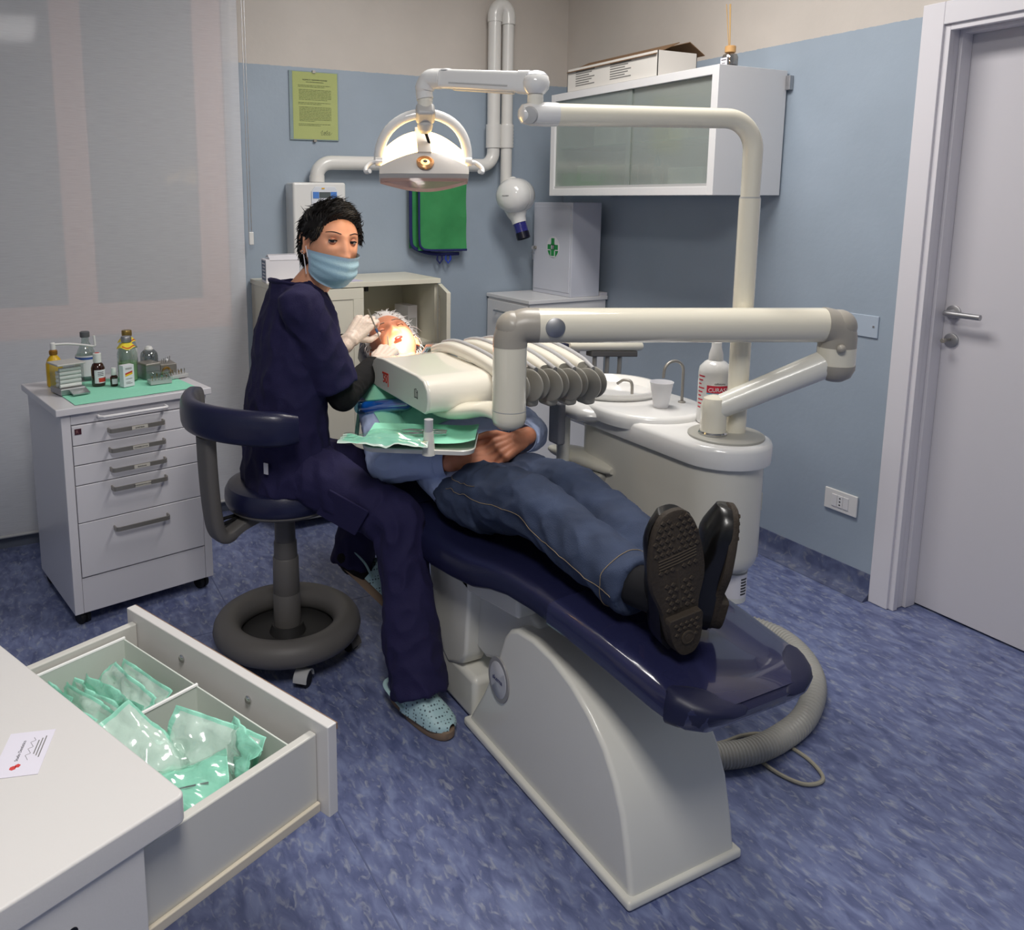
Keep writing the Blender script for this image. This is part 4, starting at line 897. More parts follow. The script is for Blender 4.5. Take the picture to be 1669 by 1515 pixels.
lay = [('clear-fronted mint pouch with a dental mirror nearest the worktop', .005, .195, .052, (.10, .12, .5), 'dental_mirror', 'mint'), ('crumpled clear mint pouch with a steel mirror in the near compartment', .07, .150, .060, (-.10, -.14, 1.0), 'dental_mirror', 'mint'),
       ('mint and paper pouch leaning against the compartment divider', .07, .240, .080, (.50, -.20, .15), None, 'paper'), ('pale mint pouch standing against the drawer front', .150, .170, .070, (.25, -.95, .2), None, 'paper'), ('crumpled mint pouch lying at the bottom of the near compartment', -.05, .16, .028, (.05, .1, .2), 'probe', 'mint'), ('pointed mint pouch corner sticking up at the drawer front', .178, .125, .075, (-.15, -1.1, -.2), None, 'mint')]
for k, (lb, x, y, dz, rot, tool, kd) in enumerate(lay):
    pouch(lb, x, y, iz0 + dz, rot, .165 if k < 5 else .12, .10 if k < 5 else .065, 40 + 3 * k, .02 if k % 2 else -.01, .014, kd, None, tool)
# card print
t = bpy.data.objects['business_card']
s_ = MB(); s_.lathe([(.0045, .0005), (.0045, .0008)], (-.030, .006, 0), (0, 0, 1), 6); s_.lathe([(.004, .0005), (.004, .0008)], (-.026, .001, 0), (0, 0, 1), 5); s_.build('emblem', mat('emblem_red', (206, 70, 70), .6), t)
text('lettering', 'Studio Dentistico', .0062, (-.016, .004, .0006), (1, 0, 0), (0, 1, 0), ink, t, world=False, depth=.0001)
s_ = MB(); s_.tube(catmull([(-.016 + .0035 * k, -.006 + .003 * ((k * 5) % 4 - 1.5) * .6, .0006) for k in range(15)], 4), .0003, 5); s_.build('script_line', mat('grey_ink', (120, 118, 116)), t)
for k in range(3):
    s_ = MB(); s_.box((-.004 - .004 * k, -.014 - .004 * k, .0004), (.026 + .004 * k, -.0125 - .004 * k, .0006)); s_.build('text_line', mat('grey_ink', (120, 118, 116)), t)
# ================================================================== DENTAL CHAIR
CX = 1.255
ch = thing('dental_chair', 'navy reclining dental chair on a white curved pedestal', 'dental chair', (1.23, 1.6, 0))
# pedestal: side profile in (y, z), extruded across x
prof = [(1.170, .004), (1.171, .03), (1.184, .10), (1.206, .19), (1.236, .255), (1.275, .310), (1.33, .357), (1.40, .394), (1.48, .418), (1.56, .424), (1.63, .415), (1.665, .397), (1.69, .365), (1.715, .30), (1.79, .15), (1.865, .03), (1.868, .004)]
def sideloft(prof, x0, x1, inset, nm, mt, par, bevel):
    s_ = MB(); pts = [Vector((0, a, b)) for a, b in prof]
    s_.rings([[V(x0, p.y, p.z) for p in pts], [V(x1, p.y, p.z) for p in pts]]); return s_.build(nm, mt, par, world=True, bevel=bevel, seg=4, angle=50)
ped = sideloft(prof, 1.078, 1.384, 0, 'pedestal', abs_, ch, .012)
s_ = MB(); s_.box((1.064, 1.160, .002), (1.398, 1.878, .026)); s_.build('pedestal_foot', abs_, ped, world=True, bevel=.008)
# round badge
bc = atx(814, 1107, 1.078); bc.x = 1.0785
s_ = MB(); n = 40
s_.rings([[bc + V(-.001 - d, .050 * math.cos(a) * r, .064 * math.sin(a) * r) for a in (2 * math.pi * k / n for k in range(n))] for r, d in ((1, 0), (.98, .004), (.82, .004))]); bg = s_.build('badge_ring', mat('badge_grey', (150, 148, 148), .4), ped, world=True)
s_ = MB(); s_.rings([[bc + V(-.0042 - d, .041 * math.cos(a) * r, .052 * math.sin(a) * r) for a in (2 * math.pi * k / n for k in range(n))] for r, d in ((1, 0), (.95, .002), (.05, .003))]); s_.build('badge', mat('badge_light', (196, 196, 200), .35), bg, world=True)
text('lettering', 'skema', .019, bc + V(-.0075, 0, -.004), (0, -1, 0), (0, 0, 1), mat('badge_ink', (70, 72, 110), .5), bg, 'CENTER')
# lift arm and seat carrier
la = [(1.56, .33), (1.60, .43), (1.68, .455), (1.95, .455), (2.02, .42), (2.03, .30), (1.98, .22), (1.86, .20), (1.74, .25)]
sideloft(la, 1.125, 1.345, 0, 'lift_arm', mat('abs_grey', (206, 206, 202), .3), ch, .015)
cb_ = [(1.885, .435), (1.905, .20), (1.93, .155), (2.01, .115), (2.07, .15), (2.13, .30), (2.145, .435)]
sideloft(cb_, 1.085, 1.165, 0, 'hinge_bracket', abs_, ch, .012)
sideloft(cb_, 1.315, 1.395, 0, 'hinge_bracket', abs_, ch, .012)
ub = [(1.635, .435), (1.64, .485), (1.75, .515), (2.25, .49), (2.26, .43), (2.0, .415), (1.90, .395)]
sideloft(ub, 1.085, 1.425, 0, 'seat_carrier', abs_, ch, .012)
# rear base
s_ = MB(); s_.box((1.09, 1.86, .002), (1.42, 2.45, .14)); s_.build('base_plate', abs_, ch, world=True, bevel=.02, seg=4)
# upholstery: loft of rounded sections along the lying surface
def cushion(stations, nm, mt, par, n=28, pw=.38):
    """stations: (y, ztop, halfwidth, thickness, tangent dy, dz, xcentre)"""
    R = []
    for (y, zt, hw, th, ty, tz, xc) in stations:
        t_ = V(0, ty, tz).normalized(); up = V(0, -t_.z, t_.y)
        if up.z < 0: up = -up
        c = V(xc, y, zt) - up * (th / 2); ring = []
        for k in range(n):
            a = 2 * math.pi * k / n; ca, sa = math.cos(a), math.sin(a)
            ring.append(c + V(1, 0, 0) * (hw * math.copysign(abs(ca) ** pw, ca)) + up * (th / 2 * math.copysign(abs(sa) ** pw, sa)))
        R.append(ring)
    s_ = MB(); s_.rings(R); return s_.build(nm, mt, par, world=True, angle=60)
seatst = []
# legs part (toe -> knee) then seat then back
leg = [(1.004, .530, .105, .042), (1.016, .538, .142, .054), (1.04, .546, .168, .064), (1.07, .551, .180, .066), (1.12, .556, .188, .066), (1.25, .570, .196, .068), (1.38, .580, .204, .068), (1.52, .586, .213, .070)]
seat = [(1.52, .586, .213, .070), (1.62, .586, .222, .074), (1.70, .578, .230, .082), (1.78, .562, .236, .094), (1.88, .550, .240, .100), (2.0, .540, .244, .104), (2.10, .545, .246, .104), (2.18, .565, .246, .10)]
back = [(2.18, .57, .240, .10), (2.26, .605, .238, .095), (2.40, .68, .228, .09), (2.55, .765, .205, .085), (2.64, .815, .165, .08), (2.69, .845, .11, .06)]
head = [(2.60, .830, .07, .05), (2.65, .862, .10, .065), (2.74, .905, .115, .07), (2.84, .945, .11, .065), (2.90, .968, .08, .05)]
def with_t(L, f=1.0):
    out = []
    for i, (y, z, hw, th) in enumerate(L):
        a, b = L[max(i - 1, 0)], L[min(i + 1, len(L) - 1)]; out.append((y, z, hw, th, b[0] - a[0], b[1] - a[1], CX))
    return out
sc_ = cushion(with_t(seat), 'seat_cushion', navyv, ch)
lr = cushion(with_t(leg), 'leg_rest', navyv, ch)
cov = [(y, z + .0035, hw + .004, th + .008) for (y, z, hw, th) in leg if y <= 1.38 and y > 1.01] + [(1.45, .5865, .214, .077)]
cv = cushion(with_t(cov), 'leg_cover', navycov, ch); cv['label'] = 'glossy transparent-looking navy foot cover'
# toe caps at both corners
for sx in (-1, 1):
    caps = [(.999, .527, .022, .036), (1.004, .535, .040, .050), (1.018, .5425, .052, .062), (1.042, .550, .055, .071), (1.068, .5555, .048, .0755), (1.088, .5578, .034, .077), (1.10, .558, .012, .06)]
    outer = [.104, .124, .152, .174, .186, .1895, .178]
    st = [(y, z, hw, th, ty, tz_, CX + sx * (ou - hw)) for (y, z, hw, th, ty, tz_, _), ou in zip(with_t(caps), outer)]
    cushion(st, 'toe_cap', mat('navy_dull', (26, 28, 56), .45), ch, pw=.62)
cushion(with_t(back), 'backrest', navyv, ch)
cushion(with_t(head), 'headrest', navyv, ch)
s_ = MB(); s_.obox((CX, 2.60, .755), (1, 0, 0), (0, .85, .53), (0, -.53, .85), .05, .16, .02); s_.build('headrest_bar', steel, ch, world=True, bevel=.006)
sideloft([(2.12, .44), (2.18, .46), (2.50, .655), (2.52, .62), (2.24, .42)], 1.10, 1.41, 0, 'back_shell', abs_, ch, .012)
# armrest on the patient's left
ap_ = aty(958, 760, 2.12)
R = []
for i in range(15):
    u = i / 14; y = 2.27 - .30 * u; xc = 1.640 + .035 * math.sin(u * 2.2); e = math.sin(math.pi * min(1, max(0, (u * .94 + .03)))) ** .35
    ring = []
    for k in range(20):
        a = 2 * math.pi * k / 20; ca, sa = math.cos(a), math.sin(a)
        ring.append(V(xc + .055 * e * math.copysign(abs(ca) ** .7, ca), y, .640 + (.026 if sa > 0 else .022) * e * math.copysign(abs(sa) ** .8, sa)))
    R.append(ring)
s_ = MB(); s_.rings(R); s_.build('armrest', mat('armrest_cream', (214, 210, 196), .3, coat=.3), ch, world=True)
sideloft([(2.00, .625), (2.02, .54), (2.08, .47), (2.16, .46), (2.20, .50), (2.21, .625)], 1.628, 1.685, 0, 'armrest_support', mat('armrest_grey', (170, 168, 160), .4), ch, .016)
s_ = MB(); s_.tube(catmull([(1.655, 2.12, .50), (1.60, 2.14, .46), (1.42, 2.15, .46)], 6), .022, 14); s_.build('armrest_link', steel, ch, world=True)
# ================================================================== WATER / CUSPIDOR UNIT
cu = thing('cuspidor_unit', 'white spittoon column unit standing beside the dental chair', 'dental unit', (1.80, 1.85, 0))
def capsule_outline(x0, x1, y0, y1, n=14):
    r = (x1 - x0) / 2; c = (x0 + x1) / 2; P = []
    for k in range(n + 1): a = math.pi + math.pi * k / n; P.append((c + r * math.cos(a), y0 + r + r * math.sin(a)))
    for k in range(n + 1): a = math.pi * k / n; P.append((c + r * math.cos(a), y1 - r + r * math.sin(a)))
    return P
def layered(outfn, layers, nm, mt, par, bevel=0):
    s_ = MB(); s_.rings([[V(x, y, z) for x, y in outfn(d)] for d, z in layers]); return s_.build(nm, mt, par, world=True, angle=50)
# body: near end rounded, hanging column
UX0, UX1, UY0, UY1 = 1.645, 1.905, 1.515, 2.30
bout = lambda d: capsule_outline(UX0 + .012 + d, UX1 - .012 - d, UY0 + .014 + d, UY1 - .1 - d)
layered(bout, [(.03, .455), (.012, .460), (.004, .475), (0, .50), (0, .775)], 'body', mat('unit_white', (222, 219, 208), .3, coat=.2), cu)
s_ = MB(); s_.box((UX0 + .02, 1.80, .02), (UX1 - .02, 2.18, .456)); s_.build('column', mat('abs_grey', (206, 206, 202)), cu, world=True, bevel=.03, seg=4)
s_ = MB(); s_.box((UX1 - .0135, 1.62, .47), (UX1 - .0115, 1.6225, .77)); s_.build('panel_gap', dgrey, cu, world=True)
gn = V(math.cos(-.75), math.sin(-.75), 0); gc0 = V((UX0 + UX1) / 2, UY0 + .014 + (UX1 - UX0 - .024) / 2, .645) + gn * ((UX1 - UX0 - .024) / 2)
gp = MB(); gp.obox(gc0, (-gn.y, gn.x, 0), gn, (0, 0, 1), .004, .0025, .026); gp.build('door_grip', mat('grip_beige', (200, 194, 176), .4), cu, world=True, bevel=.0015)
gp = MB(); gp.obox(gc0 + V(0, 0, -.02) + V(-gn.y, gn.x, 0) * -.001, (-gn.y, gn.x, 0), gn, (0, 0, 1), .0008, .0009, .15); gp.build('panel_gap', greyp, cu, world=True)
# top slab
tout = lambda d: capsule_outline(UX0 - .004 + d, UX1 + .008 - d, UY0 - .006 + d, UY1 - d)
sl = layered(tout, [(.012, .765), (.002, .768), (0, .776), (0, .815), (.004, .825), (.014, .830)], 'top_slab', whiteg, cu)
# raised deck with cup place and bowl
dout = lambda d: capsule_outline(UX0 - .07 + d + .04, UX1 + .06 - d, 1.79 + d, 2.36 - d)
layered(dout, [(.016, .80), (.002, .805), (0, .815), (0, .838), (.005, .847), (.016, .850)], 'deck', whiteg, sl)
BC = V(1.80, 2.17, 0)
s_ = MB(); s_.lathe([(.135, .848), (.168, .850), (.175, .862), (.172, .872), (.160, .872), (.145, .855), (.115, .83), (.03, .815), (.001, .812)], BC, n=44); s_.build('bowl', mat('bowl_white', (236, 234, 230), .1, coat=.6), cu, world=True)
# side bowl bulge in front-left
s_ = MB(); s_.ell((1.655, 2.10, .815), .095, .10, .035, 28, 12); s_.build('basin_lip', whiteg, sl, world=True)
s_ = MB(); s_.lathe([(.105, .8305), (.105, .836), (.100, .839), (.001, .839)], (1.785, 1.640, 0), n=44); ring = s_.build('swivel_disc', mat('disc_grey', (172, 170, 162), .35), cu, world=True)
# tap
tp = [V(1.895, 1.93, .850)] + [V(1.895, 1.93, .93)] + [V(1.895 - .035 * (1 - math.cos(a)), 1.93 + .006 * (1 - math.cos(a)), .955 + .033 * math.sin(a)) for a in (math.pi * k / 12 for k in range(0, 13))] + [V(1.823, 1.942, .935)]
s_ = MB(); s_.tube(tp, .0048, 12); s_.lathe([(.012, .850), (.012, .853), (.006, .856)], (1.895, 1.93, 0), n=20); s_.build('cup_filler_tap', steel, cu, world=True)
s_ = MB(); s_.tube(catmull([(1.80, 2.06, .86), (1.795, 2.06, .90), (1.78, 2.08, .905), (1.77, 2.10, .89)], 5), .005, 10); s_.build('rinse_tap', steel, cu, world=True)
s_ = MB(); s_.cyl((1.66, 1.75, .44), (1.70, 1.75, .44), .02); 
# side leg post
s_ = MB(); s_.cyl((1.60, 2.16, .30), (1.60, 2.16, .80), .022); s_.build('support_post', abs_, cu, world=True)
# bottle under the column
t = thing('reservoir_bottle', 'white plastic reservoir bottle with label hanging under the spittoon column', 'bottle', (1.80, 1.60, .345))
s_ = MB(); s_.lathe([(.001, .0), (.036, 0), (.042, .005), (.042, .098), (.036, .104), (.036, .112)], n=30); s_.build('body', mat('bottle_white', (216, 216, 212), .4), t)
s_ = MB(); s_.lathe([(.037, .10), (.037, .1095)], n=26); s_.build('cap', clearp, t)
arc_label('paper_label', paper, .0424, .02, .09, -2.9, -.2, t)
for k in range(6):
    a0 = -1.15 + .0 * k; arc_label('text_line', ink, .0428, .03 + .009 * k, .035 + .009 * k, -1.75, -1.25 + .06 * (k % 2), t)
arc_label('label_band', greyp, .0427, .092, .097, -2.6, .2, t)
# cup
t = thing('plastic_cup', 'white ribbed disposable plastic cup on the spittoon deck', 'cup', (1.792, 1.915, .8505))
s_ = MB(); s_.lathe([(.001, .002), (.0225, .0), (.0235, .004)] + [(.0245 + .010 * k / 10 + (.0006 if k % 2 else 0), .012 + .062 * k / 10) for k in range(11)] + [(.0365, .078), (.037, .081), (.0355, .081), (.034, .074), (.0235, .008), (.001, .006)], n=36); s_.build('cup', mat('cup_white', (236, 236, 240), .35), t)
# mouthwash bottle
t = thing('mouthwash_bottle', 'white mouthwash bottle with red and white label beside the lamp pole', 'bottle', (1.858, 1.762, .8305))
s_ = MB(); s_.lathe([(.001, 0), (.044, 0), (.048, .006), (.048, .155), (.045, .172), (.030, .188), (.022, .192), (.022, .196)], n=40); s_.build('body', whiteg, t)
s_ = MB(); s_.lathe([(.0215, .193), (.021, .21), (.015, .232), (.0148, .246), (.012, .248), (.006, .250), (.004, .275), (.0025, .284)], n=28); s_.build('pump_cap', whiteg, t)
fd_ = (CAM - V(1.858, 1.762, .92)); fa_ = math.atan2(fd_.y, fd_.x)
arc_label('label_band', mat('label_red', (204, 44, 66), .5), .0484, .100, .122, fa_ - .45, fa_ + 1.05, t).rotation_euler = (0, 0, 0)
arc_label('label_band', mat('label_cyan', (90, 176, 210), .5), .0485, .096, .0995, fa_ - .45, fa_ + 1.05, t)
arc_label('label_band', mat('label_pink', (232, 150, 160), .5), .0485, .078, .090, fa_ - .35, fa_ + .05, t)
tt_ = V(-math.sin(fa_ + .3), math.cos(fa_ + .3), 0); pc = V(1.858, 1.762, .8305) + V(math.cos(fa_ + .3), math.sin(fa_ + .3), 0) * .0492
text('lettering', 'CURASEPT', .0165, pc - tt_ * .033 + V(0, 0, .105) + V(math.cos(fa_+.3), math.sin(fa_+.3), 0) * .001, tt_, (0, 0, 1), paper, t)
text('lettering', 'collutorio', .008, pc - tt_ * .015 + V(0, 0, .126), tt_, (0, 0, 1), ink, t)
for k in range(9):
    for a0, a1, z_ in ((fa_ - 1.15, fa_ - .62, .145 - .012 * k),):
        arc_label('text_line', mat('label_red', (204, 44, 66)), .0485, z_, z_ + .004, a0, a1 - .12 * (k % 3), t)
# ---- assistant arm/tray on the far side
t = thing('assistant_tray', 'ivory suction-handpiece holder arm behind the delivery arm', 'instrument holder', (1.95, 2.62, .5))
a, b = aty(935, 562, 2.62), aty(1035, 563, 2.62)
s_ = MB(); dirv = (b - a).normalized()
s_.tube([a - dirv * .03, a, b, b + dirv * .02], [.022, .034, .034, .03], 24, flat=.72); s_.build('holder_body', ivory, t, world=True)
s_ = MB(); s_.obox((a + b) / 2 + V(.03, -.01, -.034), dirv, (0, 1, 0), (0, 0, 1), .12, .02, .012); s_.build('holder_rack', dgrey, t, world=True, bevel=.004)
for k in range(3):
    s_ = MB(); p = a + dirv * (.10 + .065 * k) + V(0, -.01, -.045); s_.tube([p, p + V(0, 0, -.05), p + V(.03, .05, -.22)], .009, 10); s_.build('suction_tip', greyp, t, world=True)
s_ = MB(); s_.tube(catmull([a + V(.02, 0, -.02), a + V(-.03, .05, -.06), (1.83, 2.50, .72), (1.78, 2.26, .72)], 6), .02, 14); s_.build('support_arm', abs_, t, world=True)
s_ = MB(); s_.obox(a + V(-.045, .02, -.01), dirv, (0, 1, 0), (0, 0, 1), .03, .03, .02); s_.build('pivot_cover', mat('navy_dull', (26, 28, 56), .45), t, world=True, bevel=.006)
# ================================================================== OPERATING LAMP
lp = thing('operating_lamp', 'white dental operating lamp on a long bent pole arm, switched on', 'lamp', (1.822, 1.640, .839))
PX0, PY0 = 1.822, 1.640
def bend(a, c, b, r, n=8):
    """rounded corner at c between a->c->b"""
    a, b, c = Vector(a), Vector(b), Vector(c); u, v = (a - c).normalized(), (b - c).normalized()
    th = u.angle(v); d = r / math.tan(th / 2); p0, p1 = c + u * d, c + v * d
    o = c + (u + v).normalized() * (r / math.sin(th / 2)); ph = math.pi - th; w_ = (p0 - o).normalized(); t_ = -u
    return [o + (w_ * math.cos(ph * k / n) + t_ * math.sin(ph * k / n)) * r for k in range(n + 1)]
AZ = 1.712
J1 = atz(872, 186, AZ + .002)
corner_ = V(PX0, PY0, AZ)
s_ = MB(); s_.cyl((PX0, PY0, .838), (PX0, PY0, 1.50), .0285, n=32); s_.build('pole', ivory, lp, world=True)
jd = (J1 - corner_).normalized()
pth = [V(PX0, PY0, 1.502), V(PX0, PY0, 1.53)] + bend((PX0, PY0, 1.5), corner_, J1, .085, 12) + [J1 - jd * .055]
nn_ = len(pth); rr = [.0255] * 2 + [.0265] * (nn_ - 3) + [.0290]
s_ = MB(); s_.tube(pth, rr, 32); s_.build('fixed_arm', ivory, lp, world=True)
s_ = MB(); s_.lathe([(.0270, 0), (.0270, .006)], (PX0, PY0, 1.498), n=30); s_.build('pole_ring', lgrey, lp, world=True)
s_ = MB(); s_.tube([J1 - jd * .06, J1 - jd * .03, J1 + jd * .01, J1 + jd * .035, J1 + jd * .043], [.030, .031, .030, .024, .012], 28); e1_ = s_.build('arm_end', whiteg, lp, world=True)
cdir = (V(0, 0, 0) + (CAM - J1)).normalized(); cdir.z = -.25; cdir.normalize()
s_ = MB(); s_.lathe([(.023, .021), (.021, .0285), (.012, .031), (.001, .0315)], J1 + jd * .008, (cdir + jd * .35), 26); s_.build('end_cap', lgrey, e1_, world=True)
s_ = MB(); s_.lathe([(.021, .020), (.0205, .055)], J1, n=28); s_.lathe([(.0212, .036), (.0212, .038)], J1, n=28); s_.build('swivel_neck', cream, lp, world=True)
s_ = MB(); s_.lathe([(.024, .050), (.034, .062), (.036, .078), (.033, .092), (.022, .103), (.008, .107), (.001, .1075)], J1, n=30); kn = s_.build('knuckle', whiteg, lp, world=True)
s_ = MB(); s_.lathe([(.030, .096), (.021, .1045), (.008, .1085), (.001, .109)], J1 + V(.0, .0, .0), n=30); s_.build('knuckle_cap', mat('cap_grey', (196, 198, 204), .35), kn, world=True)
def atd(x, y, d): return CAM + ray(x, y) * d
K0 = J1 + V(0, 0, .078); K1 = atd(708, 128, 2.22); kd = (K1 - K0).normalized()
# spring arm: rounded rectangular section
def rectloft(p0, p1, w0, h0, w1, h1, pw=.45, n=24, up=(0, 0, 1), seg=6):
    x, y, d = frame_from(Vector(p1) - Vector(p0), up); R = []
    for i in range(seg + 1):
        u = i / seg; p = Vector(p0).lerp(Vector(p1), u); w_ = w0 + (w1 - w0) * u; h_ = h0 + (h1 - h0) * u
        R.append([p + x * (w_ * math.copysign(abs(math.cos(a)) ** pw, math.cos(a))) + y * (h_ * math.copysign(abs(math.sin(a)) ** pw, math.sin(a))) for a in (2 * math.pi * k / n for k in range(n))])
    s_ = MB(); s_.rings(R); return s_
rectloft(K0 + kd * .02, K1 - kd * .004, .021, .027, .019, .025).build('spring_arm', whiteg, lp, world=True, angle=60)
rectloft(K0 + kd * .015, K0 + kd * .045, .024, .030, .023, .029).build('arm_collar', whiteg, lp, world=True, angle=60)
rectloft(K0 + kd * .06 + V(0, 0, -.027), K1 - kd * .06 + V(0, 0, -.025), .012, .004, .012, .004).build('arm_underside', mat('arm_inset', (222, 214, 200), .3), lp, world=True)
side_n = kd.cross(V(0, 0, 1)).normalized()
if side_n.dot(CAM - K0) < 0: side_n = -side_n
rectloft(K0 + kd * .07 + side_n * .020 + V(0, 0, -.012), K1 - kd * .05 + side_n * .018 + V(0, 0, -.011), .002, .0022, .002, .0022).build('arm_groove', lgrey, lp, world=True)
s_ = MB(); s_.ell(K1 - kd * .035 + V(0, 0, .0215), .02, .02, .006, 20, 8); s_.build('arm_badge', lgrey, lp, world=True)
# head knuckle: curved hood going down to yoke
Y0_ = atd(692, 165, 2.25)
hp = catmull([K1 - kd * .02, K1 + kd * .015 + V(0, 0, -.004), K1 + kd * .03 + V(0, 0, -.03), V(K1.x + kd.x * .028, K1.y + kd.y * .028, K1.z - .052)], 6)
Hn = hp[-1]
s_ = MB(); s_.tube(hp, [.027] * 7 + [.026] * 6 + [.023] * (len(hp) - 13), 24); s_.build('head_elbow', whiteg, lp, world=True)
s_ = MB(); s_.cyl(Hn + V(0, 0, .004), Hn + V(0, 0, -.032), .0205, n=26); s_.lathe([(.0212, -.004), (.0212, -.007)], Hn, n=26); s_.build('head_neck', cream, lp, world=True)
YT = Hn + V(0, 0, -.035)                      # top of yoke
# lamp head frame: faces the patient's mouth
MOUTH = V(1.268, 2.655, .945)
HC = YT + V(.004, .02, -.150)
fw = (MOUTH - HC).normalized(); rt = fw.cross(V(0, 0, 1)).normalized(); rt = -rt if rt.dot(RM[0]) < 0 else rt
upv = V(0, 0, 1) - fw * fw.z; upv.normalize(); bk = -fw
# yoke arch
arch = []
for k in range(25):
    a = math.pi * k / 24; arch.append(YT + rt * (.124 * math.cos(a)) + V(0, 0, -.134 + .134 * math.sin(a) ** .8 - .004) + V(.004, .02, 0) * (1 - math.sin(a)))
s_ = MB(); s_.tube(arch, [.0105 + .004 * abs(math.cos(math.pi * k / 24)) ** 0 for k in range(25)], 14, flat=.75); s_.build('yoke', whiteg, lp, world=True)
s_ = MB(); s_.tube([YT + (p - YT) * .955 + V(0, 0, -.003) for p in arch[3:22]], .0078, 10); s_.build('yoke_painted_glow', mat('painted_lamp_glow', (236, 196, 130), .4), lp, world=True)  # orange lamp glow inside the yoke, painted as a warm-coloured strip
s_ = MB(); s_.obox(YT + V(0, 0, -.012) + bk * .01, rt, upv, fw, .026, .022, .022); s_.lathe([(.024, 0), (.016, .03)], YT + V(0, 0, -.028), (0, 0, -1), 20); s_.build('yoke_block', lgrey, lp, world=True, bevel=.010, seg=4)
s_ = MB(); s_.tube([YT + V(0, 0, -.05), YT + V(.012, -.004, -.085)], .0042, 10); s_.build('switch_stalk', blackp, lp, world=True)
# reflector shell (dichroic, glows through at the back): two halves; opens toward the mouth
glow = mat('dichroic_glow', (255, 226, 170), .3, emit=((255, 208, 128), 9.0))
rimp = mat('reflector_rim', (224, 190, 182), .08, trans=.75, ior=1.3)
def shellpt(u, v, off=0.0):
    """u -1..1 across, v -1..1 up: back of the shell bulges toward the camera side"""
    x = .123 * u; y = (.062 + .020 * (1 - u * u)) * v + .034 * (1 - u * u) * (1 if v > 0 else .35) * abs(v)
    d = .056 * (1 - .55 * u * u - .35 * v * v) + off
    return HC + rt * x + upv * y + bk * d
def shell(nm, u0, u1, v0, v1, mt, off, th=.004, nu=16, nv=10, v0f=None, v1f=None):
    s_ = MB(); 
    for lay in (0, 1):
        for j in range(nv + 1):
            for i in range(nu + 1):
                u = u0 + (u1 - u0) * i / nu; lo = v0f(u) if v0f else v0; hi = v1f(u) if v1f else v1
                s_.v.append(shellpt(u, lo + (hi - lo) * j / nv, off - th * lay))
    W_ = nu + 1; Nn = W_ * (nv + 1)
    for j in range(nv):
        for i in range(nu):
            a = j * W_ + i; s_.f.append([a, a + 1, a + W_ + 1, a + W_]); s_.f.append([Nn + a, Nn + a + W_, Nn + a + W_ + 1, Nn + a + 1]); s_.mi += [0, 0]
    bd = [i for i in range(W_)] + [j * W_ + nu for j in range(1, nv + 1)] + [nv * W_ + i for i in range(nu - 1, -1, -1)] + [j * W_ for j in range(nv - 1, 0, -1)]
    for k in range(len(bd)): a, b = bd[k], bd[(k + 1) % len(bd)]; s_.f.append([a, b, Nn + b, Nn + a]); s_.mi.append(0)
    return s_.build(nm, mt, lp, world=True, angle=50)
hous = mat('lamp_housing', (206, 200, 194), .35)
ed = lambda u: .95
shell('reflector_glass', -.97, -.14, 0, 0, glow, .0, v0f=lambda u: -.42 + .42 * (1 - abs(u)), v1f=lambda u: .98 - .35 * abs(u) ** 3)
shell('reflector_glass', .14, .97, 0, 0, glow, .0, v0f=lambda u: -.42 + .42 * (1 - abs(u)), v1f=lambda u: .98 - .35 * abs(u) ** 3)
shell('lamp_housing', -1.0, 1.0, 0, 0, hous, .005, th=.03, nu=24, v0f=lambda u: -.72 - .25 * (1 - u * u), v1f=lambda u: -.38 + .42 * (1 - abs(u)))
shell('centre_spine', -.15, .15, -.10, 1.08, hous, .010, th=.02, nu=8)
shell('reflector_rim', -.98, .98, 0, 0, rimp, -.012, th=.012, nu=24, v0f=lambda u: -.80 - .52 * (1 - u * u), v1f=lambda u: -.66 - .25 * (1 - u * u))
bl_ = shellpt(0, -.58, .008)
s_ = MB(); s_.lathe([(.023, -.004), (.024, .003), (.018, .006), (.016, .002)], bl_, bk, 28); s_.build('bulb_ring', mat('ring_copper', (226, 170, 120), .25, metal=.6), lp, world=True)
s_ = MB(); s_.lathe([(.015, .000), (.011, .003), (.001, .004)], bl_, bk, 22); s_.build('bulb_cap', mat('bulb_glow', (255, 220, 160), .3, emit=((255, 196, 110), 2.2)), lp, world=True)
s_ = MB(); s_.lathe([(.006, .0045), (.004, .0065), (.001, .0068)], bl_, bk, 16); s_.build('bulb_pin', dgrey, lp, world=True)
for sx in (-1, 1):
    p0 = shellpt(sx * .97, -.05, 0)
    s_ = MB(); s_.cyl(p0 - rt * (sx * .006), p0 + rt * (sx * .014), .012, n=18); s_.build('pivot', whiteg, lp, world=True)
    q = [p0 + rt * (sx * .006), p0 + rt * (sx * .026) + upv * (-.006), p0 + rt * (sx * .040) + upv * (-.026), p0 + rt * (sx * .040) + upv * (-.042), p0 + rt * (sx * .030) + upv * (-.050) + bk * .01]
    s_ = MB(); s_.tube(catmull(q, 6), .0062, 12); hh = s_.build('grip_handle', whiteg, lp, world=True)
spd = bpy.data.lights.new('lamp_beam', 'SPOT'); spd.energy = 260; spd.color = (1.0, .86, .66); spd.spot_size = math.radians(11.5); spd.spot_blend = .18; spd.shadow_soft_size = .03
sp_ = bpy.data.objects.new('lamp_beam', spd); C.objects.link(sp_); sp_.location = HC + fw * .04; sp_.rotation_euler = fw.to_track_quat('-Z', 'Y').to_euler()
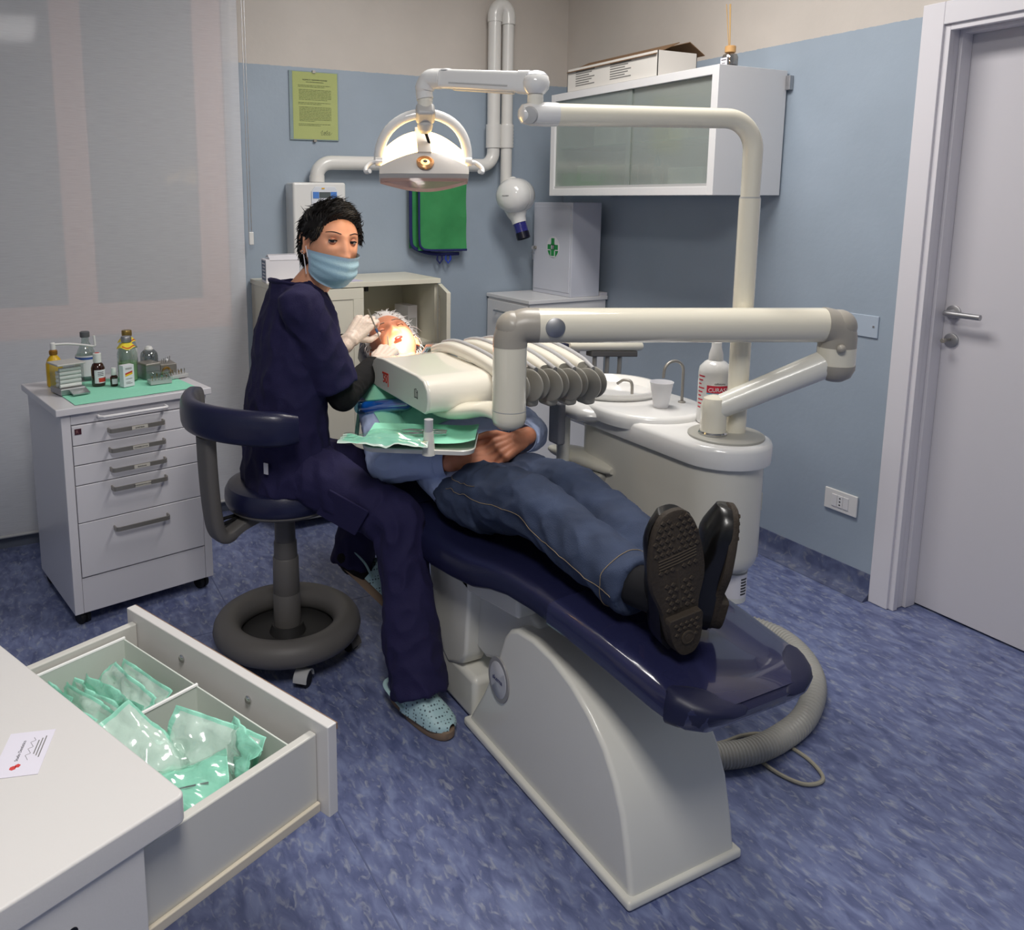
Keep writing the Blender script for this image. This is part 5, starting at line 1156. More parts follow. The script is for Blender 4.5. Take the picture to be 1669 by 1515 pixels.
# ================================================================== DELIVERY ARM AND INSTRUMENT TABLE
dv = thing('delivery_unit', 'ivory instrument delivery unit with hose arms on a thick jointed arm', 'dental unit', (1.745, 1.645, .839))
P0 = V(1.742, 1.648, .839)
EL = CAM + ray(1362, 586) * 2.25; EU = V(EL.x, EL.y, (CAM + ray(1362, 528) * 2.25).z)
PT = CAM + ray(832, 520) * 2.22
PT.z = EU.z
s_ = MB(); s_.lathe([(.040, 0), (.041, .006), (.038, .01)], P0, n=30); s_.build('post_collar', chrome, dv, world=True)
s_ = MB(); s_.lathe([(.0360, .004), (.0352, .06), (.036, .085), (.030, .105), (.012, .113), (.001, .114)], P0, n=32); s_.build('post', ivory, dv, world=True)
A0_ = P0 + V(0, 0, .072); ad_ = (EL - A0_).normalized()
s_ = MB(); s_.tube([A0_ + ad_ * .005, A0_ + ad_ * .10, EL - ad_ * .03], [.033, .035, .039], 32); s_.build('lower_arm', abs_, dv, world=True)
s_ = MB(); s_.lathe([(.001, -.050), (.022, -.046), (.040, -.034), (.050, -.012), (.0505, .0)], EL + V(0, 0, -.012), n=36); s_.build('elbow_bowl', mat('joint_grey', (168, 162, 152), .32), dv, world=True)
s_ = MB(); s_.cyl(EL + V(0, 0, -.012), EL + V(0, 0, .036), .0495, n=36); s_.build('elbow_collar', ivory, dv, world=True)
ud = (PT - EU); ud.z = 0; L_ = ud.length; ud.normalize()
jg = MATS['joint_grey']
s_ = MB(); ep = [V(EU.x, EU.y, EL.z + .036), V(EU.x, EU.y, EU.z - .035)] + [EU + ud * (.045 * (1 - math.cos(a))) + V(0, 0, -.035 + .035 * math.sin(a)) for a in (math.pi / 2 * k / 8 for k in range(1, 9))]
s_.tube(ep, .0490, 32); s_.ell(EU + V(0, 0, -.004) - ud * .0, .047, .047, .047, 28, 14); s_.build('elbow_hood', jg, dv, world=True)
s_ = MB(); s_.tube([EU + ud * .035, EU + ud * .05, PT - ud * .06], [.0465, .0475, .0475], 36); s_.build('upper_arm', ivory, dv, world=True)
s_ = MB(); s_.ell(EL + V(-.038, -.042, .040), .012, .012, .012, 16, 10); s_.build('joint_stop', jg, dv, world=True)
s_ = MB(); hp = [PT - ud * .075, PT - ud * .045] + [PT - ud * (.045 - .045 * math.sin(a)) + V(0, 0, -.045 * (1 - math.cos(a))) for a in (math.pi / 2 * k / 8 for k in range(1, 9))] + [V(PT.x, PT.y, PT.z - .058)]
s_.tube(hp, [.0478] * 2 + [.047] * (len(hp) - 2), 32); s_.ell(PT + V(0, 0, -.006) - ud * .006, .046, .046, .046, 28, 14); s_.build('post_hood', jg, dv, world=True)
sn = ud.cross(V(0, 0, 1)).normalized(); sn = sn if sn.dot(CAM - PT) > 0 else -sn
s_ = MB(); s_.lathe([(.0265, .040), (.0265, .0475), (.024, .0495), (.001, .0495)], PT - ud * .115, sn, 32); s_.build('pivot_disc', alu, dv, world=True)
BZ = (CAM + ray(832, 690) * 2.2).z
s_ = MB(); s_.cyl((PT.x, PT.y, BZ + .012), (PT.x, PT.y, PT.z - .055), .0465, n=34); s_.build('drop_post', ivory, dv, world=True)
s_ = MB(); s_.lathe([(.0472, BZ + .020), (.0472, BZ + .0225)], (PT.x, PT.y, 0), n=34); s_.build('post_ring', lgrey, dv, world=True)
# table body: side profile in (y,z)
TX0, TX1 = 1.030, 1.50
tz = .985
tp = [(2.05, tz - .100), (2.035, tz - .088), (2.030, tz - .06), (2.036, tz - .028), (2.060, tz - .004), (2.10, tz + .004), (2.35, tz + .012), (2.40, tz + .008), (2.425, tz - .006), (2.452, tz - .05), (2.455, tz - .072), (2.44, tz - .084), (2.40, tz - .09)]
# bracket foot under the table
B1 = V(1.12, 2.16, tz - .112)
s_ = MB(); R = []
pb = catmull([V(PT.x, PT.y - .012, BZ), V(PT.x - .012, PT.y + .08, BZ + .006), V(1.14, 2.10, tz - .112), V(1.14, 2.25, tz - .10)], 6)
s_.tube(pb, [.043] * 3 + [.045] * 6 + [.05] * (len(pb) - 9), 24, flat=.5); s_.lathe([(.001, -.036), (.026, -.032), (.043, -.019), (.048, .0), (.0470, .018)], (PT.x, PT.y, BZ), n=34); s_.build('bracket', ivory, dv, world=True)
tbl = sideloft(tp, TX0, TX0 + .235, 0, 'table_body', cream, dv, .012)
sideloft([(a, b) for a, b in tp if True], TX0 - .004, TX0 + .008, 0, 'side_panel', mat('panel_cream', (216, 215, 208), .3), dv, .005)
sideloft([(2.14, tz - .095), (2.13, tz - .02), (2.36, tz - .008), (2.44, tz - .05), (2.44, tz - .09)], TX0 + .235, TX1 + .07, 0, 'holder_body', cream, dv, .012)
# logos on the side panel
lo_ = V(TX0 - .0048, 2.345, tz - .055)
u_, v_ = V(0, -1, 0), V(0, 0, 1)
text('lettering', '50', .034, lo_ + v_ * -.006, u_, v_, redink, tbl, bold=.0008)
s_ = MB(); s_.box((TX0 - .0056, lo_.y - .040, lo_.z + .020), (TX0 - .0042, lo_.y + .004, lo_.z + .026)); s_.box((TX0 - .0056, lo_.y - .042, lo_.z - .016), (TX0 - .0042, lo_.y - .0385, lo_.z + .026)); s_.build('logo_bar', redink, tbl, world=True)
lk_ = V(TX0 - .0048, 2.115, tz - .063)
s_ = MB()
for (a0, b0, a1, b1) in ((0, 0, .010, .003), (.010, .003, .010, .028), (.010, .028, 0, .025), (0, .025, 0, 0), (.010, .003, .020, 0), (.020, 0, .020, .025), (.014, .018, .020, .018)):
    s_.tube([lk_ + u_ * a0 + v_ * b0, lk_ + u_ * a1 + v_ * b1], .0009, 6)
s_.build('book_symbol', ink, tbl, world=True)
# five hose arms with their round rollers
for k in range(5):
    x = TX0 + .258 + .066 * k - (.02 if k == 0 else 0); yb = 1.995 - .006 * k - (.03 if k == 0 else 0); zr = tz - .028 - .004 * k
    q = catmull([V(x, 2.44, tz + .004), V(x, 2.34, tz + .030), V(x, 2.22, tz + .030), V(x, 2.10, tz + .018), V(x, yb + .035, tz - .002)], 6)
    R = []
    for i, p in enumerate(q):
        t_ = (q[min(i + 1, len(q) - 1)] - q[max(i - 1, 0)]).normalized(); up = V(1, 0, 0).cross(t_); up = up if up.z > 0 else -up
        hw, hh = .0225, .020
        R.append([p + V(1, 0, 0) * (hw * math.copysign(abs(math.cos(a)) ** .6, math.cos(a))) + up * (hh * math.copysign(abs(math.sin(a)) ** .6, math.sin(a))) for a in (2 * math.pi * j / 16 for j in range(16))])
    s_ = MB(); s_.rings(R); am = s_.build('hose_arm', cream, dv, world=True, angle=60)
    s_ = MB(); hq = [p + V(.010, 0, .021) for p in q[2:-1]]; s_.tube(hq + [V(x + .008, yb - .005, zr + .045)], .0075, 10); s_.build('hose', mat('hose_grey', (176, 176, 178), .45), am, world=True)
    for sx in (-.015, .017):
        s_ = MB(); s_.lathe([(.001, -.0045), (.046, -.0045), (.0495, -.002), (.0495, .002), (.046, .0045), (.001, .0045)], (x + sx, yb + sx * .4, zr), (.93, .37, 0), 36); s_.build('roller_disc', mat('roller_grey', (164, 162, 155), .42), am, world=True)
    s_ = MB(); s_.cyl((x - .012, yb - .005, zr), (x + .014, yb + .005, zr), .027, n=24); s_.build('roller_hub', dgrey, am, world=True)
    s_ = MB(); s_.box((x - .0185, yb - .012, zr - .068), (x + .0205, yb + .05, zr - .036)); s_.build('roller_guard', MATS['roller_grey'], am, world=True, bevel=.012, seg=4)
    # handpiece resting at the dentist's end
    s_ = MB(); s_.tube([V(x, 2.43, tz + .02), V(x - .004, 2.50, tz + .008), V(x - .006, 2.54, tz - .03)], [.010, .009, .007], 12); s_.build('handpiece', steel, am, world=True)
# foot-side hanger block under the rollers
s_ = MB(); s_.obox(aty(908, 688, 2.10), (1, 0, 0), (0, 1, 0), (0, 0, 1), .014, .03, .07); s_.build('hanger_block', mat('hanger_grey', (112, 114, 122), .45), dv, world=True, bevel=.008)
# ---- tray with rod
RT = CAM + ray(695, 655) * 2.27; RB = CAM + ray(694, 738) * 2.27
tr0, tr1 = CAM + ray(592, 738) * 2.30, CAM + ray(770, 728) * 2.26
TZ = (tr0.z + tr1.z) / 2 - .004
RT = RT + V(-.004, -.022, 0)
s_ = MB(); s_.cyl((RT.x, RT.y, TZ + .058), (RT.x, RT.y, tz - .085), .0125, n=22); s_.build('tray_rod', mat('rod_grey', (190, 190, 194), .35), dv, world=True)
s_ = MB(); s_.lathe([(.0135, .060), (.018, .0), (.019, -.006)], (RT.x, RT.y, TZ), n=24); s_.build('tray_socket', abs_, dv, world=True)
td = V(tr1.x - tr0.x, tr1.y - tr0.y, 0); TL = td.length; td.normalize(); tn = V(-td.y, td.x, 0); tn = tn if tn.y > 0 else -tn
tc = V((tr0.x + tr1.x) / 2, (tr0.y + tr1.y) / 2, 0) + tn * .095
def rrect(hx, hy, r, n=6):
    P = []
    for (sx, sy, a0) in ((1, 1, 0), (-1, 1, 90), (-1, -1, 180), (1, -1, 270)):
        for k in range(n + 1): a = math.radians(a0 + 90 * k / n); P.append((sx * (hx - r) + r * math.cos(a), sy * (hy - r) + r * math.sin(a)))
    return P
def trring(hx, hy, r, z): return [tc + td * a + tn * b + V(0, 0, z) for a, b in rrect(hx, hy, r)]
HX, HY = TL / 2 + .004, .105
s_ = MB(); s_.rings([trring(HX - .014, HY - .014, .03, TZ - .006), trring(HX, HY, .04, TZ - .004), trring(HX + .003, HY + .003, .043, TZ + .008), trring(HX, HY, .04, TZ + .010), trring(HX - .006, HY - .006, .036, TZ + .001), trring(HX - .014, HY - .014, .03, TZ - .001)]); s_.build('tray', abs_, dv, world=True)
# paper + instruments on the tray
t = thing('tray_paper', 'mint green paper sheet covering the instrument tray', 'paper', (tc.x, tc.y, TZ))
s_ = MB(); nx, ny = 16, 12
for j in range(ny + 1):
    for i in range(nx + 1):
        u, w_ = i / nx * 2 - 1, j / ny * 2 - 1
        edge_ = max(abs(u), abs(w_)); s_.v.append(tc + td * (u * (HX + .002)) + tn * (w_ * (HY - .008) + .022) + V(0, 0, TZ + .010 + .008 * edge_ ** 6 + .016 * max(0, u) ** 4 * (1 if w_ < .2 else .4) + .002 * noise.noise(V(u * 2, w_ * 2, 3))))
for j in range(ny):
    for i in range(nx): a = j * (nx + 1) + i; s_.f.append([a, a + 1, a + nx + 2, a + nx + 1]); s_.mi.append(0)
s_.build('sheet', mint, t, world=True)
t = thing('tray_pouch', 'crumpled clear mint-backed pouch lying along the near edge of the tray', 'pouch', (tc.x - .05, tc.y - .08, TZ + .015))
o = pouch_mesh(.25, .085, 91, .004, .012).build('paper_back', [pmint, ppap], t, angle=80)
RZ = Matrix.Rotation(math.atan2(td.y, td.x) - math.pi / 2, 4, 'Z'); Mx = Matrix.Translation((-.075 * td.x - .02, -.075 * td.y + .004, .014)) @ RZ
o.data.transform(Mx)
o = pouch_mesh(.245, .082, 91, .004, .022).build('film_front', pouchclear, t, angle=80); o.data.transform(Matrix.Translation((0, 0, .004)) @ Mx)
for k, (lb, off, rz_) in enumerate((('steel pliers lying on the mint tray paper, nearer the rod', .0, .15), ('thin steel forceps lying on the mint tray paper, farther from the rod', .028, -.08))):
    t = thing('dental_forceps', lb, 'instrument', tc + td * (.005 + .0 * k) + tn * (off + .01) + V(0, 0, TZ + .019), math.atan2(td.y, td.x) + rz_)
    for sg in (-1, 1):
        s_ = MB(); s_.tube(catmull([(-.07, 0, .0), (-.045, sg * .002, .003), (-.02, sg * .004, .003), (0, 0, .004), (.03, -sg * .009, .004), (.065, -sg * .006, .004)], 5), [.0012 + .0018 * min(1, i / 8) for i in range(26)], 8); s_.build('blade', chrome, t)
    s_ = MB(); s_.cyl((0, 0, -.001), (0, 0, .008), .005, n=14); s_.build('pivot', steel, t)
# ================================================================== HOSE AND CABLE ON THE FLOOR
t = thing('corrugated_hose', 'grey corrugated hose curving over the floor around the chair foot', 'hose', (1.9, 1.45, 0))
hp = catmull([V(1.36, 1.50, .040), V(1.46, 1.455, .036), V(1.56, 1.415, .036), V(1.66, 1.385, .036), V(1.78, 1.385, .036), V(1.93, 1.42, .036), V(2.09, 1.515, .036), V(2.19, 1.64, .036), V(2.22, 1.77, .036), V(2.16, 1.90, .036), V(2.02, 1.99, .036), V(1.87, 2.02, .05)], 22)
hp2 = []; 
for k in range(len(hp) - 1): hp2 += [hp[k], (hp[k] + hp[k + 1]) / 2]
s_ = MB(); s_.tube(hp2, [.0345 if k % 4 < 2 else .0312 for k in range(len(hp2))], 18); s_.build('hose', mat('hose_light', (164, 162, 156), .4), t, world=True)
t = thing('thin_cable', 'thin beige cable looping on the floor beside the corrugated hose', 'cable', (1.7, 1.35, 0))
s_ = MB(); s_.tube(catmull([V(1.39, 1.56, .006), V(1.56, 1.50, .006), V(1.66, 1.475, .006), V(1.74, 1.47, .006), V(1.80, 1.44, .006), V(1.82, 1.33, .006), V(1.79, 1.25, .006), V(1.73, 1.255, .006), V(1.70, 1.32, .006), V(1.70, 1.42, .006)], 8), .0052, 8); s_.build('cable', mat('cable_beige', (170, 164, 146), .5), t, world=True)
# ================================================================== PEOPLE
def smoothstep(a, b, x): t = max(0, min(1, (x - a) / (b - a))); return t * t * (3 - 2 * t)
def gz(x, s): return math.exp(-(x / s) ** 2)
def face_surface(dx, dy, dz, S=1.0, male=False, mouth_open=0.0):
    """unit direction -> head surface point. +Y face, +Z crown, +X subject's right"""
    x, y, z = dx * .0735, dy * .094, dz * .1125
    low = smoothstep(.05, 1.0, -dz)
    x *= 1 - (.34 if not male else .26) * low ** 1.3
    if dy < 0: y *= 1 - .30 * smoothstep(.1, .9, -dz)
    else: y *= .94 + .06 * (1 - dy); y += .012 * low * dy
    if dz > 0: x *= 1 + .05 * math.sin(math.pi * dz)
    if dz > .3 and dy < 0: y *= 1.03
    if dy > .05:
        f = smoothstep(.05, .45, dy); q = 0
        # nose
        if -.036 < z < .034:
            u = (.034 - z) / .058
            A = (.002 + .021 * max(0, min(1, u)) ** 1.25) * (1 if z > -.024 else max(0, 1 - ((-.024 - z) / .011) ** 2)); wN = .0095 + .0045 * max(0, min(1, u))
            q += A * gz(x, wN)
        for sx in (-1, 1):
            q += .0075 * gz(x - sx * .0125, .0068) * gz(z + .026, .0075)
            q -= .0125 * gz(x - sx * .031, .0165) * gz(z - .017, .0115)
            q += .0035 * gz(x - sx * .030, .022) * gz(z - .036, .007)
            q += .0045 * gz(x - sx * .044, .018) * gz(z + .010, .016)
            q -= .003 * gz(x - sx * .03, .012) * gz(z + .055, .014)
        q += .0055 * gz(x, .021) * gz(z + .0475, .0052) + .0060 * gz(x, .019) * gz(z + .0585, .0056)
        q -= (.0035 + .012 * mouth_open) * gz(x, .020) * gz(z + .0525, .0026 + .004 * mouth_open)
        q += .0065 * gz(x, .022) * gz(z + .092, .014)
        y += q * f
    return Vector((x, y, z)) * S
def head_mesh(s_, M, S, male=False, mouth=0.0, n=110, m_=84):
    R = []
    for i in range(1, m_):
        t = math.pi * i / m_; R.append([M @ face_surface(math.sin(t) * math.cos(2 * math.pi * k / n), math.sin(t) * math.sin(2 * math.pi * k / n), -math.cos(t), S, male, mouth) for k in range(n)])
    s_.rings(R, cap=True)
    # ears
    for sx in (-1, 1):
        c = M @ (Vector((sx * .0715, -.008, -.002)) * S); A = M.to_3x3()
        for k in range(9):
            a0, a1 = math.radians(-110 + 34 * k), math.radians(-110 + 34 * (k + 1))
            P = lambda a: c + A @ (Vector((sx * (.012 + .002 * math.sin(a)), .013 * math.cos(a) - .004, .027 * math.sin(a) + .002)) * S)
            s_.capsule(P(a0), .0042 * S, P(a1), .0042 * S, 8, 3)
        s_.ell(c + A @ (Vector((sx * .006, .0, 0)) * S), .006 * S, .012 * S, .024 * S, 12, 8, A)
        s_.ell(c + A @ (Vector((sx * .009, .004, -.024)) * S), .005 * S, .008 * S, .008 * S, 10, 6, A)
def eyes(root, M, S, closed=False, iris=(52, 32, 22), skin_m=None, lidup=8, liddn=-16):
    A = M.to_3x3()
    for sx in (-1, 1):
        c0 = Vector((sx * .031, .0672, .0165)) * S
        c = M @ c0
        fw = (A @ Vector((sx * .05, 1, 0))).normalized(); up = (A @ Vector((0, 0, 1))).normalized(); rt = fw.cross(up).normalized(); r = .0122 * S
        B = Matrix((rt, fw, up)).transposed()
        def patch(nm, mt, rad, e0, e1, a0=-75, a1=75, par=root):
            q = MB(); ne, na = 8, 14
            for i in range(ne + 1):
                for k in range(na + 1):
                    e = math.radians(e0 + (e1 - e0) * i / ne); a = math.radians(a0 + (a1 - a0) * k / na)
                    q.v.append(c + B @ Vector((rad * math.cos(e) * math.sin(a), rad * math.cos(e) * math.cos(a), rad * math.sin(e))))
            for i in range(ne):
                for k in range(na): b = i * (na + 1) + k; q.f.append([b, b + 1, b + na + 2, b + na + 1]); q.mi.append(0)
            return q.build(nm, mt, par, world=True)
        if closed:
            patch('eyelid', skin_m, r * 1.08, -80, 80)
            q = MB(); q.tube([c + B @ Vector((r * 1.1 * math.sin(a), r * 1.1 * math.cos(a) * .98, -r * .32)) for a in (math.radians(-60 + 12 * k) for k in range(11))], .0011 * S, 6); q.build('eyelash_line', mat('lash_brown', (86, 52, 44), .8), root, world=True)
            continue
        q = MB(); q.ell(c, r, r, r, 20, 14); ey = q.build('eye', mat('eye_white', (176, 166, 160), .15, coat=.5), root, world=True)
        gaze = (CAM - c).normalized(); q = MB(); x_, y_, d_ = frame_from(gaze)
        for rr, off, nm, mt in ((.0062 * S, .0002, 'iris', mat('iris_brown', iris, .2, coat=.6)), (.003 * S, .0006, 'pupil', mat('pupil', (6, 5, 5), .1, coat=.8))):
            q = MB(); q.rings([[c + (gaze * math.sqrt(max(0, (r + off) ** 2 - (rr * t) ** 2)) + x_ * (rr * t * math.cos(2 * math.pi * k / 18)) + y_ * (rr * t * math.sin(2 * math.pi * k / 18))) for k in range(18)] for t in (1, .5, .05)]); q.build(nm, mt, ey, world=True)
        patch('upper_eyelid', skin_m, r * 1.07, lidup, 70, -62, 62); patch('lower_eyelid', skin_m, r * 1.06, -70, liddn, -62, 62)
        q = MB(); q.tube([c + B @ Vector((r * 1.12 * math.sin(a), r * 1.12 * math.cos(a), r * (.36 - .22 * abs(math.sin(a))))) for a in (math.radians(-68 + 13.6 * k) for k in range(11))], .0016 * S, 6); q.build('eyelash_line', mat('lash_black', (14, 10, 10), .7), root, world=True)
def eyebrows(root, M, S, mt, thick=.0026, z0=.036):
    for sx in (-1, 1):
        pts = []
        for k in range(9):
            u = k / 8; x = sx * (.013 + .036 * u); z = z0 + .006 * math.sin(u * 2.4) - .003 * u; d = Vector((x / .0735, 0, z / .1125)); d.y = math.sqrt(max(.02, 1 - d.x ** 2 - d.z ** 2)); p = face_surface(d.x, d.y, d.z, S); p.y += .0012 * S; pts.append(M @ p)
        q = MB(); q.tube(pts, [thick * (.5 + .5 * math.sin(math.pi * min(1, .15 + .85 * k / 8))) * S for k in range(9)], 8, flat=.55); q.build('eyebrow', mt, root, world=True)
def hair_mesh(M, S, mask, thick, length, n_strand, flow, seed, male=False, jitter=.5, wid=.0022):
    """mask(dx,dy,dz)->0..1 where hair grows; shell plus tapered strands"""
    random.seed(seed); s_ = MB(); n, m_ = 72, 54; idx = {}
    def P(i, k):
        t = math.pi * i / m_; a = 2 * math.pi * k / n; d = Vector((math.sin(t) * math.cos(a), math.sin(t) * math.sin(a), -math.cos(t))); return d
    for i in range(1, m_):
        for k in range(n):
            d = P(i, k); w_ = mask(d.x, d.y, d.z); p = face_surface(d.x, d.y, d.z, S, male); nn = Vector((d.x / .074, d.y / .094, d.z / .112)).normalized()
            off = (thick * w_ + .004 * noise.noise(d * 9 + Vector((seed, 0, 0))) * w_ - .006 * (1 - w_)) * S
            idx[(i, k)] = len(s_.v); s_.v.append(M @ (p + nn * off))
    for i in range(1, m_ - 1):
        for k in range(n):
            d = P(i + .5, k + .5)
            if mask(d.x, d.y, d.z) > .02:
                s_.f.append([idx[(i, k)], idx[(i, (k + 1) % n)], idx[(i + 1, (k + 1) % n)], idx[(i + 1, k)]]); s_.mi.append(0)
    c = 0; tries = 0
    while c < n_strand and tries < n_strand * 12:
        tries += 1
        d = Vector((random.gauss(0, 1), random.gauss(0, 1), random.gauss(0, 1))).normalized()
        w_ = mask(d.x, d.y, d.z)
        if w_ < .25 or random.random() > w_: continue
        c += 1
        p = face_surface(d.x, d.y, d.z, S, male); nn = Vector((d.x / .074, d.y / .094, d.z / .112)).normalized()
        fl = flow(d) ; fl = (fl - nn * fl.dot(nn)); fl = fl.normalized() if fl.length > 1e-4 else Vector((0, 0, 1))
        jt = Vector((random.gauss(0, 1), random.gauss(0, 1), random.gauss(0, 1))) * jitter * .35
        L = length * random.uniform(.6, 1.25) * S * (1 if d.z > .45 or male else .6); b0 = p + nn * (thick * .55 * S)
        pts = [b0, b0 + (fl * .42 + nn * .34 + jt * .25).normalized() * L * .45, b0 + (fl * .95 + nn * .26 + jt * .8).normalized() * L]
        s_.tube([M @ q for q in pts], [wid * S, wid * .8 * S, wid * .12 * S], 5)
    return s_
FING = {'index': (.027, (.042, .026, .021)), 'middle': (.009, (.046, .029, .022)), 'ring': (-.010, (.043, .027, .021)), 'little': (-.027, (.034, .021, .018))}
def hand_shape(s_, w_, fdir, dors, thumb_side, curls, splay=(.06, .02, -.03, -.09), thumb=((.75, .62, -.15), (.45, .85, -.25), (.25, .9, -.3)), scale=1.0, rad=.0088):
    """w_: wrist; fdir: toward the fingers; dors: back of hand; thumb_side: +1/-1; curls: per finger (mcp,pip,dip) degrees"""
    Y = Vector(fdir).normalized(); Z = Vector(dors); Z = (Z - Y * Z.dot(Y)).normalized(); X = Y.cross(Z).normalized() * thumb_side
    L = lambda x, y, z: Vector(w_) + (X * x + Y * y + Z * z) * scale
    tips = {}
    for (nm, (bx0, segs)), cu, spl in zip(FING.items(), curls, splay):
        s_.capsule(L(bx0 * .55, .0, 0), .015 * scale, L(bx0, .088 - abs(bx0) * .25, 0), .0125 * scale, 12)
        a = 0; p = L(bx0, .090 - abs(bx0) * .25, 0); r = (rad if nm != 'little' else rad * .88) * scale
        for sl, cv in zip(segs, cu):
            a += math.radians(cv); d = (Y * math.cos(a) - Z * math.sin(a) + X * spl * math.cos(a)).normalized(); q = p + d * sl * scale
            s_.capsule(p, r, q, r * .92, 10); p = q; r *= .93
        tips[nm] = p
    p = L(.022, .022, -.006); r = .0135 * scale
    for t_, sl in zip(thumb, (.045, .033, .026)):
        d = (X * t_[0] + Y * t_[1] + Z * t_[2]).normalized(); q = p + d * sl * scale; s_.capsule(p, r, q, r * .84, 10); p = q; r *= .84
    tips['thumb'] = p
    s_.capsule(L(0, -.03, 0), .026 * scale, L(0, .012, 0), .024 * scale, 14)
    return tips
def headM(c, fwd, up):
    f = Vector(fwd).normalized(); u = Vector(up); u = (u - f * u.dot(f)).normalized(); r = f.cross(u)
    M = Matrix((r, f, u)).transposed().to_4x4(); M.translation = Vector(c); return M
def loftxy(s_, st, n=30, pw=.9):
    """stations (cx, cy, z, rx, ry): stacked rounded sections"""
    s_.rings([[V(cx + rx * math.copysign(abs(math.cos(a)) ** pw, math.cos(a)), cy + ry * math.copysign(abs(math.sin(a)) ** pw, math.sin(a)), z) for a in (2 * math.pi * k / n for k in range(n))] for cx, cy, z, rx, ry in st])
def wrinkle(amp, sc, stretch=(1, 1, 1), amp2=0.0, sc2=30):
    st = Vector(stretch)
    def f(co, n_):
        p = Vector((co.x * st.x, co.y * st.y, co.z * st.z)) * sc
        a = noise.noise(p) ; b = 1 - 2 * abs(noise.noise(p * 1.7 + Vector((7, 3, 1))))
        return amp * (.55 * a + .45 * b) + amp2 * noise.noise(co * sc2)
    return f
skin_w = mat('skin_warm', (222, 160, 128), .48, sub=.12, var=(30, .05)); skin_m = mat('skin_ruddy', (212, 140, 108), .5, sub=.12, var=(30, .07), bump=(120, .08))
glovem = mat('latex_glove', (232, 214, 200), .42, sub=.05, bump=(45, .25))
scrub = mat('navy_scrub_cotton', (29, 25, 66), .85, bump=(260, .18), var=(6, .07))
blackc = mat('black_knit', (8, 8, 11), .9, bump=(300, .2))
# ------------------------------------------------------------------ DENTIST
wo = thing('person', 'person in navy scrubs and pale blue face mask seated on the stool', 'person', (SX, SY, 0))
WH = V(.876, 2.400, 1.357); WS = 1.07
WM = headM(WH, (.13, -.985, -.06), (.10, .02, 1))
RS, RE_, RW = V(.752, 2.305, 1.175), V(.880, 2.325, .895), V(1.085, 2.525, .948)
LS, LE_, LW = V(.825, 2.60, 1.165), V(.90, 2.74, .93), V(1.012, 2.588, 1.022)
b = MB(); head_mesh(b, WM, WS)
b.capsule(WM @ V(0, -.022, -.075), .051, V(.790, 2.452, 1.185), .058, 20); b.capsule(V(.785, 2.455, 1.185), .062, V(.78, 2.46, 1.13), .09, 20)
loftxy(b, [(.74, 2.47, .66, .10, .15), (.75, 2.465, .9, .085, .13), (.77, 2.46, 1.05, .09, .14), (.775, 2.46, 1.12, .072, .12), (.785, 2.455, 1.16, .04, .06)], 20)
for a_, e_, w_ in ((RS, RE_, RW), (LS, LE_, LW)): b.capsule(a_, .045, e_, .036, 14); b.capsule(e_, .036, w_, .024, 14)
o = b.build('body', skin_w, wo, world=True); bake(o, .0030, 3, .45)
eyes(wo, WM, WS, False, skin_m=mat('eyelid_brown', (176, 116, 92), .5), lidup=19, liddn=-15)
blackhair = mat('black_hair', (17, 14, 14), .5, spec=.35)
eyebrows(wo, WM, WS, blackhair, .0022, .0385)
def wmask(x, y, z):
    # hairline: forehead high, sides down to the ear, nape
    zl = -.60 + .90 * smoothstep(-.30, .35, y) + .46 * smoothstep(.35, .85, y)
    if abs(x) > .5: zl += .26 * smoothstep(.5, .8, abs(x)) * smoothstep(-.45, -.1, y) * (1 - smoothstep(.05, .3, y)); zl -= .25 * smoothstep(.6, .85, abs(x)) * smoothstep(.1, .3, y)
    return smoothstep(zl - .02, zl + .10, z)
def wflow(d): return Vector((-.55, .35 * (1 if d.z > .55 else -.8), .45 if d.z > .45 else -.8)) if d.y > -.2 else Vector((d.x * .3, -.3, -1))
hair_mesh(WM, WS, wmask, .014, .034, 2300, wflow, 4, jitter=.75, wid=.0019).build('hair', blackhair, wo, world=True, angle=70)
# mask: pleated sheet wrapped round the lower face
maskm = mat('mask_blue', (172, 208, 226), .75, bump=(200, .15)); maskw = mat('mask_edge', (176, 204, 226), .75)
q = MB(); nu, nv = 44, 22
for lay in (0, 1):
    for j in range(nv + 1):
        for i in range(nu + 1):
            u = i / nu * 2 - 1; v = j / nv; a = u * 1.42
            zt = -.025 + .010 * abs(u); zb = -.118 + .040 * abs(u) ** 1.6; z = zt + (zb - zt) * v
            rx, ry = .0735, .118 - .020 * abs(u)
            fl = 1 - .20 * smoothstep(.45, 1, v)
            pl = .0042 * (abs(((v * 3.6 + .15 * u) % 1) - .5) * 2 - .5) * (1 - abs(u) ** 3)
            x = (rx + .004 + pl) * math.sin(a) * (1 - .16 * v * abs(u)); y = (ry + pl - .052 * smoothstep(.62, 1, v) * (1 - .5 * abs(u)) + .003 * math.sin(v * 3)) * math.cos(a) * fl ** .5 + .0
            q.v.append(WM @ (V(x * 1.02, y - .002 * lay + .001, z) * WS))
W_ = nu + 1; Nn = W_ * (nv + 1)
for j in range(nv):
    for i in range(nu):
        a = j * W_ + i; e_ = 1 if j in (0, 1, nv - 1) or i < 2 or i > nu - 3 else 0
        q.f.append([a, a + 1, a + W_ + 1, a + W_]); q.mi.append(e_); q.f.append([Nn + a, Nn + a + W_, Nn + a + W_ + 1, Nn + a + 1]); q.mi.append(e_)
mk = q.build('face_mask', [maskm, maskw], wo, world=True, angle=80); mk['label'] = 'pale blue pleated face mask'
